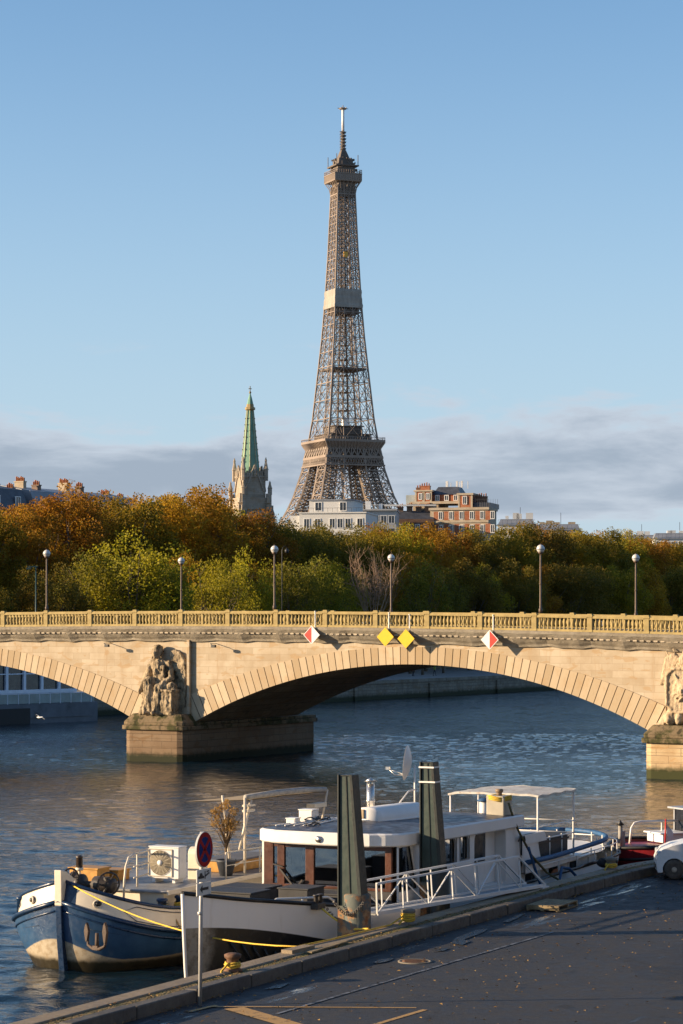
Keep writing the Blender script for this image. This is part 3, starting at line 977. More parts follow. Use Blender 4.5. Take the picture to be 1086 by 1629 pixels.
m = M(); m.box((-11, -11, 159), (11, 11, 160)); m.build('intermediate_deck', iron_dark, tower)
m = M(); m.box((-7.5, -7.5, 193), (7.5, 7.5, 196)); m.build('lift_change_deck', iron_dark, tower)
# cloth wrap
m = M(); secs = []
for k in range(9):
    z = 196.8 + 1.4 * k; h = w_(z) + .55 + .12 * math.sin(k * 2.1)
    sec = []
    for a in range(4):
        R = Matrix.Rotation(a * math.pi / 2, 3, 'Z')
        for j in range(8):
            sec.append(R @ Vector((-h + 2 * h * j / 8, -h - .12 * math.sin(j * 2.4 + k), z)))
    secs.append(sec)
m.loft(secs, closed=True, sm=False); m.build('wrap_sheeting', wrap, tower)
# top gallery
m = M()
def sq(h, z): return [(-h, -h, z), (h, -h, z), (h, h, z), (-h, h, z)]
def frust(m, h0, z0, h1, z1, mi=0):
    m.add(sq(h0, z0) + sq(h1, z1), [(0, 1, 5, 4), (1, 2, 6, 5), (2, 3, 7, 6), (3, 0, 4, 7), (3, 2, 1, 0), (4, 5, 6, 7)], mi)
frust(m, 5.2, 264.5, 5.1, 273.4)
for a in range(4):
    R = Matrix.Rotation(a * math.pi / 2, 3, 'Z')
    for k in range(7):
        x = -5.6 + 11.2 * k / 6
        m.bar(R @ Vector((x, -5.7, 265.5)), R @ Vector((x * 1.12, -6.4, 270)), .4); m.bar(R @ Vector((x * 1.12, -6.4, 270)), R @ Vector((x * 1.5, -8.6, 274)), .4)
    m.bar(R @ Vector((-5.9, -5.8, 266)), R @ Vector((5.9, -5.8, 266)), .7)
m.build('gallery_brackets', iron, tower)
m = M(); frust(m, 8.7, 273.6, 8.9, 274.4); frust(m, 8.7, 274.4, 8.7, 278.0); frust(m, 9.0, 278.0, 9.0, 278.5)
for a in range(4):
    R = Matrix.Rotation(a * math.pi / 2, 3, 'Z')
    for k in range(13):
        x = -8.7 + 17.4 * k / 12; m.bar(R @ Vector((x, -8.8, 274.4)), R @ Vector((x, -8.8, 280.6)), .2)
    for z in (279.4, 280.6): m.bar(R @ Vector((-8.7, -8.8, z)), R @ Vector((8.7, -8.8, z)), .2)
m.build('top_gallery', iron, tower)
m = M(); frust(m, 5.6, 278.5, 5.6, 283.0); frust(m, 7.4, 283.0, 7.6, 283.8); frust(m, 5.0, 283.8, 4.2, 288.2); frust(m, 3.2, 288.2, 1.4, 293.5)
rr = random.Random(4)
for k in range(70):
    a = rr.random() * 6.283; r = rr.uniform(4.2, 8.2); z = rr.uniform(280, 288.5) - max(0, r - 7) * 2
    m.cbox((r * math.cos(a), r * math.sin(a), z), (rr.uniform(.4, 1.5), rr.uniform(.4, 1.5), rr.uniform(.5, 2.2)), 0, a)
for k in range(36):
    a = rr.random() * 6.283; r = rr.uniform(1.0, 3.2); z = 288 + (3.4 - r) * 2.4
    m.cbox((r * math.cos(a), r * math.sin(a), z), (.5, .5, rr.uniform(.8, 2)), 0, a)
for x, y in ((-7, -7), (7, -7), (7, 7), (-7, 7)): m.bar((x, y, 283), (x, y, 290), .35)
m.build('summit_cabin', iron_dark, tower)
m = M(); m.lathe([(1.3, 293), (1.15, 300), (.95, 305.5)], n=8)
for k in range(6): m.lathe([(1.9, 294 + 2 * k), (1.9, 294.5 + 2 * k)], n=8); m.bar((-2.2, 0, 295 + 2 * k), (2.2, 0, 295 + 2 * k), .3); m.bar((0, -2.2, 295 + 2 * k), (0, 2.2, 295 + 2 * k), .3)
m.build('mast_base', iron_dark, tower)
m = M(); m.lathe([(.85, 305.5), (.85, 318.5)], n=10); 
m.build('antenna', pm('antenna_white', (.66, .64, .62), rough=.6), tower)
m = M(); m.lathe([(1.9, 318.5), (2.6, 319.0), (1.9, 319.5)], n=10)
for a in range(6): m.bar((0, 0, 319), (3.4 * math.cos(a), 3.4 * math.sin(a), 319.2), .35)
m.bar((0, 0, 319), (0, 0, 321), .4); m.build('antenna_crown', iron, tower)

# ---------------------------------------------------------------- church tower with copper spire
ch_stone = masonry('church_limestone', (.36, .31, .25), (.30, .255, .20), (.19, .16, .125), .9, .4, .01, None, .3, (.22, .19, .15))
copper = NT('green_copper')
_n = copper.noise(.8, 5, .6); _n2 = copper.noise(1.0, 4, .6, copper.mapping((3, 3, .2)))
copper = copper.set(copper.mix(copper.sm(_n2, .45, .72, 0, .7), copper.mix(copper.sm(_n, .3, .7), (.13, .27, .19), (.19, .34, .25)), (.22, .25, .15)), .6, 0, copper.bump(_n, .2, .05), .3)
church = thing('church_tower', 'gothic stone church tower with tall green copper spire', 'church', (-17.0, 450, 7.9), math.radians(24))
m = M()
m.cbox((0, 0, 11.5), (6.4, 6.4, 23)); m.cbox((0, 0, 24.2), (5.4, 5.4, 2.5)); m.cbox((0, 0, 26.6), (4.4, 4.4, 5.2))
m.cbox((0, 0, 29.35), (4.7, 4.7, .35))
for a in range(4):
    R = Matrix.Rotation(a * math.pi / 2, 3, 'Z')
    def bx(c, d):
        c = R @ Vector(c); m.cbox(c, d, 0, a * math.pi / 2)
    for sx in (-1, 1):
        bx((sx * 2.5, -2.95, 12.0), (1.0, 1.0, 24)); bx((sx * 2.5, -2.8, 25), (.7, .7, 2.4))
        bx((sx * 2.95, -2.5, 11.5), (1.0, 1.0, 23))
    for k in range(9): bx((-2.0 + .5 * k, -2.25, 29.95), (.3, .2, .9))
    bx((0, -2.85, 23.4), (4.8, .4, .4)); bx((0, -2.8, 18.2), (5.2, .4, .4))
m.build('tower_shaft', ch_stone, church)
m = M()
for a in range(4):
    R = Matrix.Rotation(a * math.pi / 2, 3, 'Z')
    for (x, y, z0, z1, r) in ((2.25, 2.25, 28.6, 33.0, .42), (2.5, 2.95, 26.0, 28.6, .4), (2.95, 2.5, 22.8, 26.2, .45), (0, 2.4, 29.3, 31.6, .25), (3.3, 3.3, 17.5, 23.2, .55), (1.1, 2.3, 29.3, 31.2, .2), (-1.1, 2.3, 29.3, 31.2, .2)):
        p = R @ Vector((x, y, 0))
        h = z1 - z0
        m.lathe([(r, z0), (r, z0 + h * .45), (r * 1.25, z0 + h * .47), (r * .95, z0 + h * .52), (r * .45, z0 + h * .8), (r * .55, z0 + h * .85), (.03, z1)], p, 6, sm=False)
m.build('pinnacles', ch_stone, church)
m = M()
for a in range(4):
    R = Matrix.Rotation(a * math.pi / 2, 3, 'Z'); 
    for x in (-.62, .62):
        arch = [(x - .42, 24.4), (x + .42, 24.4), (x + .42, 27.0), (x + .25, 27.6), (x, 28.0), (x - .25, 27.6), (x - .42, 27.0)]
        m.add([R @ Vector((u, -2.165, z)) for u, z in arch], [tuple(range(7))])
    for x, z in ((-.9, 19.4), (.9, 19.4)):
        arch = [(x - .5, z), (x + .5, z), (x + .5, z + 2.4), (x, z + 3.1), (x - .5, z + 2.4)]
        m.add([R @ Vector((u, -2.72, zz2)) for u, zz2 in arch], [tuple(range(5))])
m.build('belfry_openings', pm('church_dark_louvre', (.035, .03, .028), rough=.8), church)
m = M()
for a in range(4):
    R = Matrix.Rotation(a * math.pi / 2, 3, 'Z')
    m.bar(R @ Vector((-1.9, -2.3, 26.6)), R @ Vector((0, -2.3, 31.4)), .22, .3); m.bar(R @ Vector((1.9, -2.3, 26.6)), R @ Vector((0, -2.3, 31.4)), .22, .3)
m.build('gable', ch_stone, church)
m = M(); m.lathe([(1.75, 29.5), (1.62, 31.0), (.62, 41.6), (.60, 41.9)], n=8, sm=False)
sp = m.build('spire', copper, church)
m = M()
for k in range(8):
    t = 2 * math.pi * (k + .5) / 8
    m.bar((1.68 * math.cos(t), 1.68 * math.sin(t), 30.6), (.63 * math.cos(t), .63 * math.sin(t), 41.7), .14)
    for j in range(9):
        f = j / 9; r = 1.66 + (.66 - 1.66) * f + .08
        m.cbox((r * math.cos(t), r * math.sin(t), 31 + 10.4 * f), (.16, .16, .22), 0, t)
m.build('spire_ribs', pm('spire_ochre_rib', (.36, .33, .20), rough=.7), sp)
m = M(); m.lathe([(.62, 41.7), (.95, 41.9), (.95, 42.3), (.7, 42.4), (.66, 42.9)], n=8, sm=False); m.build('spire_gallery', pm('spire_gallery_gold', (.28, .20, .08), rough=.5), sp)
m = M(); m.lathe([(.60, 42.9), (.36, 44.0), (.16, 44.7), (.1, 45.0)], n=8, sm=False); m.build('spire_tip', copper, sp)
m = M(); m.bar((0, 0, 44.8), (0, 0, 46.3), .12); m.bar((-.32, 0, 45.8), (.32, 0, 45.8), .12); m.ell((0, 0, 45.1), (.24, .24, .24), 8, 6); m.build('cross', pm('cross_dark_gold', (.22, .16, .07), rough=.5), sp)

# ---------------------------------------------------------------- buildings behind the trees
bm_cream = masonry('cream_facade_stone', (.42, .36, .275), (.37, .315, .24), (.27, .23, .18), 1.3, .45, .008, None, .15)
bm_white = pm('white_render', (.56, .55, .52), .05, .3, .8, .1, dirt=(.5, .47, .42), dirt_amt=.2, streak=True)
bm_grey = pm('grey_zinc_roof', (.20, .215, .24), .15, .4, .5, .1)
bm_slate = pm('dark_slate_roof', (.055, .06, .075), .25, 1.2, .5, .2)
bm_brick = masonry('orange_brick', (.34, .095, .038), (.28, .075, .03), (.30, .22, .15), .5, .16, .02, None, .2)
bm_brickd = masonry('dark_brown_brick', (.16, .075, .05), (.12, .06, .04), (.2, .16, .12), .5, .16, .02, None, .2)
bm_pot = pm('terracotta_pot', (.33, .13, .065), .2, 2, .8, .1)
bm_chim = pm('buff_chimney_render', (.33, .265, .185), .15, 1.0, .85, .2, dirt=(.25, .2, .15), dirt_amt=.4, streak=True)
bm_chimd = pm('sooty_chimney_brick', (.15, .105, .08), .25, 1.0, .85, .2)
win_glass = pm('dark_window_glass', (.02, .025, .032), .3, .5, .12, 0, spec=.8)
frame_white = pm('white_window_frame', (.70, .69, .66), .05, 2, .5, .05)
rail_dark = pm('dark_iron_railing', (.05, .05, .055), .1, 2, .5, 0)


def gt(px, py, Y):
    return ((px - 543) * Y / 3846.0, Y, CAM_H - (py - 992) * Y / 3846.0)


def chimney(parent, x, y, z0, z1, lx, ly, npots, mat=None):
    m = M(); m.box((x - lx / 2, y - ly / 2, z0), (x + lx / 2, y + ly / 2, z1)); m.box((x - lx / 2 - .08, y - ly / 2 - .08, z1), (x + lx / 2 + .08, y + ly / 2 + .08, z1 + .18))
    c = m.build('chimney', mat or bm_chim, parent)
    m = M()
    for k in range(npots):
        if ly > lx: p = (x, y - ly / 2 + ly * (k + .5) / npots, 0)
        else: p = (x - lx / 2 + lx * (k + .5) / npots, y, 0)
        h = .55 + .12 * ((k * 7) % 3)
        m.lathe([(.16, z1 + .18), (.13, z1 + .18 + h * .8), (.17, z1 + .18 + h * .82), (.15, z1 + .18 + h)], p, 7)
    m.build('chimney_pots', bm_pot, c)


def window(parent, x, z, w, h, y=0.0, face='front', xside=0, frame=None):
    fr = frame or frame_white
    m = M(); g = M()
    t = .12
    if face == 'front':
        m.box((x - w / 2 - t, y - .10, z - t), (x + w / 2 + t, y + .05, z)); m.box((x - w / 2 - t, y - .10, z + h), (x + w / 2 + t, y + .05, z + h + t))
        m.box((x - w / 2 - t, y - .10, z), (x - w / 2, y + .05, z + h)); m.box((x + w / 2, y - .10, z), (x + w / 2 + t, y + .05, z + h)); m.box((x - .04, y - .06, z), (x + .04, y + .05, z + h))
        g.box((x - w / 2, y - .03, z), (x - .04, y + .04, z + h)); g.box((x + .04, y - .03, z), (x + w / 2, y + .04, z + h))
    else:
        X = xside; s = 1 if X > 0 else -1
        a, b = sorted((X - s * .05, X + s * .10)); a2, b2 = sorted((X - s * .04, X + s * .03))
        m.box((a, x - w / 2 - t, z - t), (b, x + w / 2 + t, z)); m.box((a, x - w / 2 - t, z + h), (b, x + w / 2 + t, z + h + t))
        m.box((a, x - w / 2 - t, z), (b, x - w / 2, z + h)); m.box((a, x + w / 2, z), (b, x + w / 2 + t, z + h)); 
        g.box((a2, x - w / 2, z), (b2, x + w / 2, z + h))
    f = m.build('window', fr, parent); g.build('pane', win_glass, f)


# left row of apartment houses, only their roofs and chimneys clear the trees
for i, (t0, wd, zt, lab, chs) in enumerate([
    (-44, 27, 21.6, 'stone apartment house at the left edge, slate roof and chimneys above the trees', [(2.0, 25.4, 1), (12.5, 25.0, 0), (23.5, 25.6, 1)]),
    (-14, 26, 22.4, 'stone apartment house second from the left edge, with pale chimney stacks', [(4.5, 26.2, 0), (10.2, 25.2, 1), (20, 26.0, 0)]),
    (14, 26, 23.6, 'apartment house with zinc roof behind the russet trees, left of the spire', [(2.0, 27.0, 0), (13, 27.4, 0), (24, 26.8, 0)]),
    (42, 30, 23.6, 'cream apartment house with rows of chimney pots nearest the church spire', [(3, 27.6, 0), (15, 27.9, 0), (27, 26.6, 0)])]):
    b = thing('apartment_house', lab, 'building', bank(t0, 82, 7.9), BANK_RZ, 'apartment houses along the far quay')
    m = M(); m.box((0, 0, 0), (wd, 14, zt - 3.6)); m.box((-.15, -.35, zt - 3.6), (wd + .15, 14.2, zt - 3.3)); m.build('wall', bm_cream, b)
    m = M(); m.add([(0, 0, zt - 3.3), (wd, 0, zt - 3.3), (wd, 14, zt - 3.3), (0, 14, zt - 3.3), (0, 1.3, zt), (wd, 1.3, zt), (wd, 12.7, zt), (0, 12.7, zt), (0, 7, zt + 1.0), (wd, 7, zt + 1.0)],
                   [(0, 1, 5, 4), (4, 5, 9, 8), (8, 9, 6, 7), (2, 3, 7, 6), (3, 0, 4, 8, 7), (1, 2, 6, 9, 5)])
    r = m.build('roof', bm_slate if i % 2 == 0 else bm_grey, b)
    for cx, cz, dk in chs: chimney(r, cx, 5.5 + (cx % 3), zt - 2, cz - 2.4, .8, 1.8, 6, bm_chimd if dk else bm_chim); chimney(r, cx + 2.6, 4.2, zt - 2, cz - 2.9, .7, 1.4, 4, bm_chimd)
    for fl in range(2):
        for k in range(int(wd / 2.6)): window(b, 1.6 + 2.5 * k, 9.5 + 3.6 * fl, 1.15, 2.2)
    for k in range(5): window(r, 2.5 + k * (wd - 5) / 4, zt - 2.9, 1.1, 1.6, .3)

# white modern block with rounded penthouse
x0, Y, z1 = gt(476, 817, 520)
x1 = gt(583, 817, 520)[0]
b = thing('white_apartment_block', 'white apartment block with round cornered penthouse at the foot of the iron tower', 'building', (x0, Y, 7.9), math.radians(-10))
W_ = x1 - x0; H_ = z1 - 7.9
m = M(); m.box((0, 0, 0), (W_, 16, H_)); m.box((-.2, -.25, H_), (W_ + .2, 16.2, H_ + .25)); m.box((-2.2, 1.0, 0), (-.0, 14, H_ - .4)); m.box((-.15, -.06, H_ - 4.0), (W_ + .15, .0, H_ - 3.8))
m.build('wall', bm_white, b)
px0, px1 = gt(490, 797, 522)[0] - x0, gt(562, 797, 522)[0] - x0
zt = gt(500, 797, 522)[2] - 7.9
poly = [(px0, 1.6), (px1 - 2.6, 1.6)] + [(px1 - 2.6 + 2.6 * math.sin(a), 1.6 + 2.6 - 2.6 * math.cos(a)) for a in [math.radians(15 * k) for k in range(1, 7)]] + [(px1, 13), (px0, 13)]
m = M(); m.prism(poly, H_ + .25, zt); p = m.build('penthouse', bm_white, b)
m = M(); m.prism([(a + (.25 if a > 5 else -.2), c - .25 if c < 5 else c + .2) for a, c in poly], zt, zt + .28); m.build('roof', bm_grey, b)
for xx, w in ((2.6, 1.4), (8.0, 1.4)): window(p, px0 + xx - .6, H_ + .7, 1.3, 1.7, 1.6)
for xx in (1.6, 4.0, 7.2, 8.9, 10.6, 13.2): window(b, xx, H_ - 3.1, 1.05, 1.9, 0.0)
for xx in (1.6, 4.0, 7.2, 8.9, 10.6, 13.2): window(b, xx, H_ - 6.6, 1.05, 1.9, 0.0)
m = M(); m.bar((0, .05, H_ + 1.15), (W_, .05, H_ + 1.15), .06)
for k in range(15): m.bar((W_ * k / 14, .05, H_ + .25), (W_ * k / 14, .05, H_ + 1.15), .05)
m.build('railing', rail_dark, b)
# grey glazed block
x0, Y, z1 = gt(566, 808, 545); x1 = gt(630, 808, 545)[0]
b = thing('glazed_apartment_block', 'grey apartment block with terraces and dark glazed bands right of the white block', 'building', (x0, Y, 7.9), math.radians(-4))
W_ = x1 - x0; H_ = z1 - 7.9
m = M()
for k in range(6): m.box((-.3 * (k % 2), 0 + (0 if k < 5 else 1.2), H_ - 3.0 * (6 - k) - 8), (W_, 14, H_ - 3.0 * (6 - k) + 1.7 - 8 + (1.3 if k == 5 else 0)))
m.box((0, .5, 0), (W_, 14, H_ - .6)); m.box((-.2, -.2, H_ - .6), (W_ + .2, 14, H_ - .3))
m.build('wall', pm('pale_grey_render', (.40, .40, .39), .08, .4, .8, .1), b)
for fl in range(4):
    for k in range(5): window(b, 1.0 + k * 1.75, H_ - 3.4 - 3 * fl, 1.2, 1.6, .5 if fl < 1 else 0.0, frame=rail_dark if fl % 2 else None)
m = M(); m.bar((0, .0, H_ + .7), (W_, .0, H_ + .7), .07)
for k in range(12): m.bar((W_ * k / 11, 0, H_ - .3), (W_ * k / 11, 0, H_ + .7), .06)
m.box((2, 2, H_ - .3), (3.2, 4, H_ + 1.6)); m.box((5, 3, H_ - .3), (5.8, 4, H_ + 1.1)); m.build('roof_railing', frame_white, b)
# brown brick block with chimneys
x0, Y, z1 = gt(628, 812, 560); x1 = gt(690, 812, 560)[0]
b = thing('brown_brick_house', 'dark brown house with a row of brick chimneys left of the orange brick building', 'building', (x0, Y, 7.9), math.radians(-4))
W_ = x1 - x0; H_ = z1 - 7.9
m = M(); m.box((0, 0, 0), (W_, 13, H_ - 2)); m.build('wall', bm_brickd, b)
m = M(); m.add([(0, 0, H_ - 2), (W_, 0, H_ - 2), (W_, 13, H_ - 2), (0, 13, H_ - 2), (0, 2, H_), (W_, 2, H_), (W_, 11, H_), (0, 11, H_)], [(0, 1, 5, 4), (1, 2, 6, 5), (2, 3, 7, 6), (3, 0, 4, 7), (4, 5, 6, 7)]); r = m.build('roof', bm_slate, b)
for k in range(4): chimney(r, 1.2 + 2.1 * k, 2.2, H_ - 2.6, H_ + .7 + .2 * (k % 2), 1.3, .9, 3, bm_chimd)
for k in range(4): window(b, 1.2 + 2.0 * k, H_ - 5.0, .9, 1.7)
m = M(); m.cbox((W_ * .5 - 1, 1.0, H_ + 1.2), (W_ + 3, 1.2, .35)); m.build('awning_parapet', bm_white, b)

# orange brick building with pale stone dressings
b_O = gt(684, 850, 560)
b = thing('orange_brick_building', 'orange brick and pale stone building with stepped roof and rooftop antennas', 'building', (b_O[0], 560, 7.9), math.radians(-16))
S = 560 / 3846.0
def zz_(py): return CAM_H - (py - 992) * S - 7.9
def xx_(px): return (px - 684) * S
m = M(); mb = M()
m.box((0, 0, 0), (xx_(778), 9, zz_(812))); m.box((-.3, -.35, zz_(812)), (xx_(778) + .3, 9.3, zz_(808))); m.box((-.15, -.2, zz_(832)), (xx_(778) + .15, -.004, zz_(829)))
m.box((xx_(652), 2.0, 0), (xx_(694), 12, zz_(801))); m.box((xx_(648), 1.7, zz_(801)), (xx_(730), 12.3, zz_(797)))
m.build('wall', bm_cream, b)
for k in range(6):
    xa = xx_(690) + k * 2.45; mb.box((xa, -.06, zz_(828)), (xa + 1.15, -.002, zz_(814))); mb.box((xa, -.06, zz_(850)), (xa + 1.15, -.002, zz_(834)))
mb.box((xx_(655), 2.4, zz_(797)), (xx_(682), 10, zz_(781))); mb.box((xx_(728), 1.0, zz_(808)), (xx_(751), 9, zz_(788)))
mb.box((xx_(682), 3.5, zz_(797)), (xx_(728), 11, zz_(786)))
mb.build('brickwork', bm_brick, b)
m = M()
for xa, xb, yy, za, zb in ((655, 657.5, 2.33, 797, 781), (679.5, 682.5, 2.33, 797, 781), (728, 730.5, .93, 808, 788), (748.5, 751.5, .93, 808, 788), (667, 671, 2.33, 797, 781)):
    m.box((xx_(xa), yy, zz_(za)), (xx_(xb), yy + .3, zz_(zb)))
m.box((xx_(653), 2.1, zz_(781)), (xx_(684), 10.2, zz_(778.5))); m.box((xx_(726), .7, zz_(788)), (xx_(753), 9.2, zz_(785)))
m.build('stone_quoins', bm_cream, b)
m = M(); xa, xb = xx_(682), xx_(728)
m.add([(xa, 3.2, zz_(786)), (xb, 3.2, zz_(786)), (xb, 11, zz_(786)), (xa, 11, zz_(786)), (xa + 1, 5, zz_(773)), (xb - 1, 5, zz_(773)), (xb - 1, 9, zz_(773)), (xa + 1, 9, zz_(773))], [(0, 1, 5, 4), (1, 2, 6, 5), (2, 3, 7, 6), (3, 0, 4, 7), (4, 5, 6, 7)])
m.box((xx_(752), 1.5, zz_(808)), (xx_(778), 12, zz_(800)))
m.build('roof', bm_slate, b)
chimney(b, xx_(763), 3, zz_(808), zz_(791), 2.6, 1.2, 5, bm_brickd); chimney(b, xx_(668), 5, zz_(781), zz_(772), 2.2, 1.0, 4, bm_brick); chimney(b, xx_(655), 7, zz_(781), zz_(774), 1.6, 1.0, 3, bm_brickd)
for k in range(6): window(b, xx_(688) + 2.0 + k * 2.45 - .1, zz_(826), .75, 1.6)
for k in range(6): window(b, xx_(688) + 2.0 + k * 2.45 - .1, zz_(848), .75, 1.7)
window(b, xx_(664), zz_(793), .6, 1.3, 2.3); window(b, xx_(676), zz_(793), .6, 1.3, 2.3); window(b, xx_(739), zz_(802), .8, 1.7, .9)
for k in range(3): window(b, xx_(690) + k * 2.2, zz_(795), .8, 1.1, 3.4)
m = M(); m.box((xx_(639), 3, zz_(803)), (xx_(654), 9, zz_(786))); m.build('glazed_annex', pm('annex_glass', (.30, .33, .32), .2, .4, .25, 0), b)
m = M()
for xa in (700, 708, 722, 736): m.bar((xx_(xa), 6, zz_(776)), (xx_(xa), 6, zz_(763 + (xa % 5))), .14)
for xa in (702, 718, 726): m.cbox((xx_(xa), 6, zz_(769)), (.45, .35, 1.6))
m.build('antennas', pm('antenna_pale_grey', (.5, .5, .5), rough=.6), b)
m = M(); m.bar((xx_(752), 1.2, zz_(795)), (xx_(778), 1.2, zz_(795)), .06)
for k in range(12): m.bar((xx_(752 + k * 3.6), 1.2, zz_(808)), (xx_(752 + k * 3.6), 1.2, zz_(795)), .05)
m.build('roof_railing', rail_dark, b)

# low pale roofs further right
for pa, pb, py, Y, lab, mat_, rz in ((792, 850, 830, 640, 'low zinc roofed house with white rooftop cabins right of the brick building', bm_white, -5), (846, 922, 838, 660, 'long flat roofed house with railings behind the right hand trees', bm_cream, -5),
                                     (984, 1046, 855, 700, 'pale flat roofed house near the right edge with a roof terrace', bm_white, -4), (1040, 1110, 852, 690, 'white house block cut by the right edge behind the trees', bm_white, -4)):
    x0, Y, z1 = gt(pa, py, Y); x1 = gt(pb, py, Y)[0]
    b = thing('rooftop_house', lab, 'building', (x0, Y, 7.9), math.radians(rz), 'houses with flat roofs behind the right trees')
    W_ = x1 - x0; H_ = z1 - 7.9
    m = M(); m.box((0, 0, 0), (W_, 12, H_ - 1)); m.build('wall', mat_, b)
    m = M(); m.box((-.3, -.3, H_ - 1), (W_ + .3, 12, H_ - .7)); m.add([(0, .3, H_ - .7), (W_, .3, H_ - .7), (W_, 12, H_ - .7), (0, 12, H_ - .7), (.6, 2.5, H_ + .8), (W_ - .6, 2.5, H_ + .8), (W_ - .6, 10, H_ + .8), (.6, 10, H_ + .8)], [(0, 1, 5, 4), (1, 2, 6, 5), (2, 3, 7, 6), (3, 0, 4, 7), (4, 5, 6, 7)])
    r = m.build('roof', bm_grey, b)
    rr = random.Random(int(pa))
    for k in range(5):
        m = M(); xx = rr.uniform(1, W_ - 2); m.box((xx, 3, H_), (xx + rr.uniform(.7, 2), 5, H_ + rr.uniform(1.2, 2.6)))
        m.build('roof_cabin', bm_white if pa != 846 else bm_chim, r)
    m = M(); m.bar((0, .2, H_ + .5), (W_, .2, H_ + .5), .07)
    for k in range(int(W_ / 1.2)): m.bar((k * 1.2, .2, H_ - .7), (k * 1.2, .2, H_ + .5), .06)
    m.bar((W_ * .6, 4, H_), (W_ * .6, 4, H_ + 4.0), .12)
    m.build('railing', rail_dark, r)
    for k in range(int(W_ / 2.2)): window(b, 1.2 + 2.1 * k, H_ - 3.6, 1.0, 1.8)
# ---------------------------------------------------------------- trees
def leaf_material(name, cols, trans=.35, gl=.6):
    t = NT(name)
    g = t.n.new('ShaderNodeNewGeometry'); oi = t.n.new('ShaderNodeObjectInfo')
    r = g.outputs['Random Per Island']
    n = t.noise(.22, 3, .6)
    f = t.math('ADD', t.math('MULTIPLY', r, .55), t.math('MULTIPLY', t.sm(n, .3, .7), .45))
    cr = t.n.new('ShaderNodeValToRGB')
    els = cr.color_ramp.elements
    els[0].position = 0; els[0].color = C3(cols[0]); els[1].position = 1; els[1].color = C3(cols[-1])
    for i, c in enumerate(cols[1:-1]):
        e = els.new((i + 1) / (len(cols) - 1)); e.color = C3(c)
    t.l.new(f, cr.inputs['Fac'])
    v = t.sm(oi.outputs['Random'], 0, 1, .8, 1.2)
    hs = t.n.new('ShaderNodeHueSaturation'); t.l.new(cr.outputs['Color'], hs.inputs['Color']); t.l.new(v, hs.inputs['Value'])
    hh = t.sm(oi.outputs['Random'], 0, 1, .487, .513); t.l.new(hh, hs.inputs['Hue'])
    tr = t.n.new('ShaderNodeBsdfTranslucent'); t.l.new(hs.outputs['Color'], tr.inputs['Color'])
    mx = t.n.new('ShaderNodeMixShader'); mx.inputs[0].default_value = trans
    t.set(hs.outputs['Color'], gl, 0, None, .25)
    out = t.n['Material Output']
    t.l.new(t.b.outputs[0], mx.inputs[1]); t.l.new(tr.outputs[0], mx.inputs[2]); t.l.new(mx.outputs[0], out.inputs['Surface'])
    return t.mat


lf_russet = leaf_material('russet_plane_leaves', [(.12, .080, .010), (.27, .140, .012), (.37, .175, .014), (.42, .24, .018), (.18, .145, .016)], .55)
lf_olive = leaf_material('olive_plane_leaves', [(.095, .095, .012), (.21, .175, .015), (.36, .25, .016), (.15, .15, .016)], .55)
lf_dark = leaf_material('dark_brown_green_leaves', [(.065, .065, .012), (.12, .10, .014), (.21, .13, .014), (.085, .09, .014)], .5)
lf_lime = leaf_material('yellow_green_leaves', [(.10, .095, .010), (.23, .205, .014), (.36, .29, .016), (.15, .145, .013)], .55)
lf_green = leaf_material('fresh_green_leaves', [(.06, .068, .011), (.12, .122, .014), (.25, .205, .017), (.09, .095, .013)], .52)
lf_gold = leaf_material('golden_leaves', [(.20, .12, .010), (.38, .21, .010), (.44, .27, .012), (.15, .12, .012)], .5)
bark = pm('plane_bark', (.11, .085, .06), .3, 1.2, .9, .4)
bark_pale = pm('pale_twig_bark', (.30, .20, .13), .25, 2, .85, .2)


def crown_mesh(name, rng, rx, rz, zc, nblob, ncard, size, mat, flat=.55, hang=0.0, lo=.5):
    """leaf clumps: many bent leaf cards scattered through overlapping lobes"""
    cen = []
    for i in range(nblob):
        while True:
            d = rng.normal(size=3); d /= np.linalg.norm(d)
            if d[2] > -lo - .2: break
        r = rng.uniform(.45, .95) ** .7
        cen.append((d * r * np.array([rx, rx, rz]), rng.uniform(.20, .36)))
    per = ncard // nblob
    P = []
    for c, br in cen:
        u = rng.normal(size=(per, 3)); u /= np.linalg.norm(u, axis=1)[:, None]
        rad = rng.uniform(.25, 1.08, size=(per, 1)) ** .6
        p = c + u * rad * br * np.array([rx, rx, rz * .85]) * np.array([1, 1, flat + .35])
        if hang: p[:, 2] -= hang * rng.random(per) ** 3
        P.append(p)
    P = np.concatenate(P); n = len(P)
    P[:, 2] += zc
    a = rng.normal(size=(n, 3)); a /= np.linalg.norm(a, axis=1)[:, None]
    b = rng.normal(size=(n, 3)); b -= a * (a * b).sum(1)[:, None]; b /= np.linalg.norm(b, axis=1)[:, None]
    s = size * rng.uniform(.55, 1.3, size=(n, 1))
    nrm = np.cross(a, b)
    v0 = P - a * s * .5; v1 = P + b * s * .36 + nrm * s * .12; v2 = P + a * s * .55; v3 = P - b * s * .36 + nrm * s * .12
    co = np.stack([v0, v1, v2, v3], 1).reshape(-1, 3)
    me = bpy.data.meshes.new(name)
    me.vertices.add(4 * n); me.vertices.foreach_set('co', co.ravel())
    me.loops.add(4 * n); me.loops.foreach_set('vertex_index', np.arange(4 * n))
    me.polygons.add(n); me.polygons.foreach_set('loop_start', np.arange(n) * 4)
    me.update(calc_edges=True)
    me.materials.append(mat)
    return me


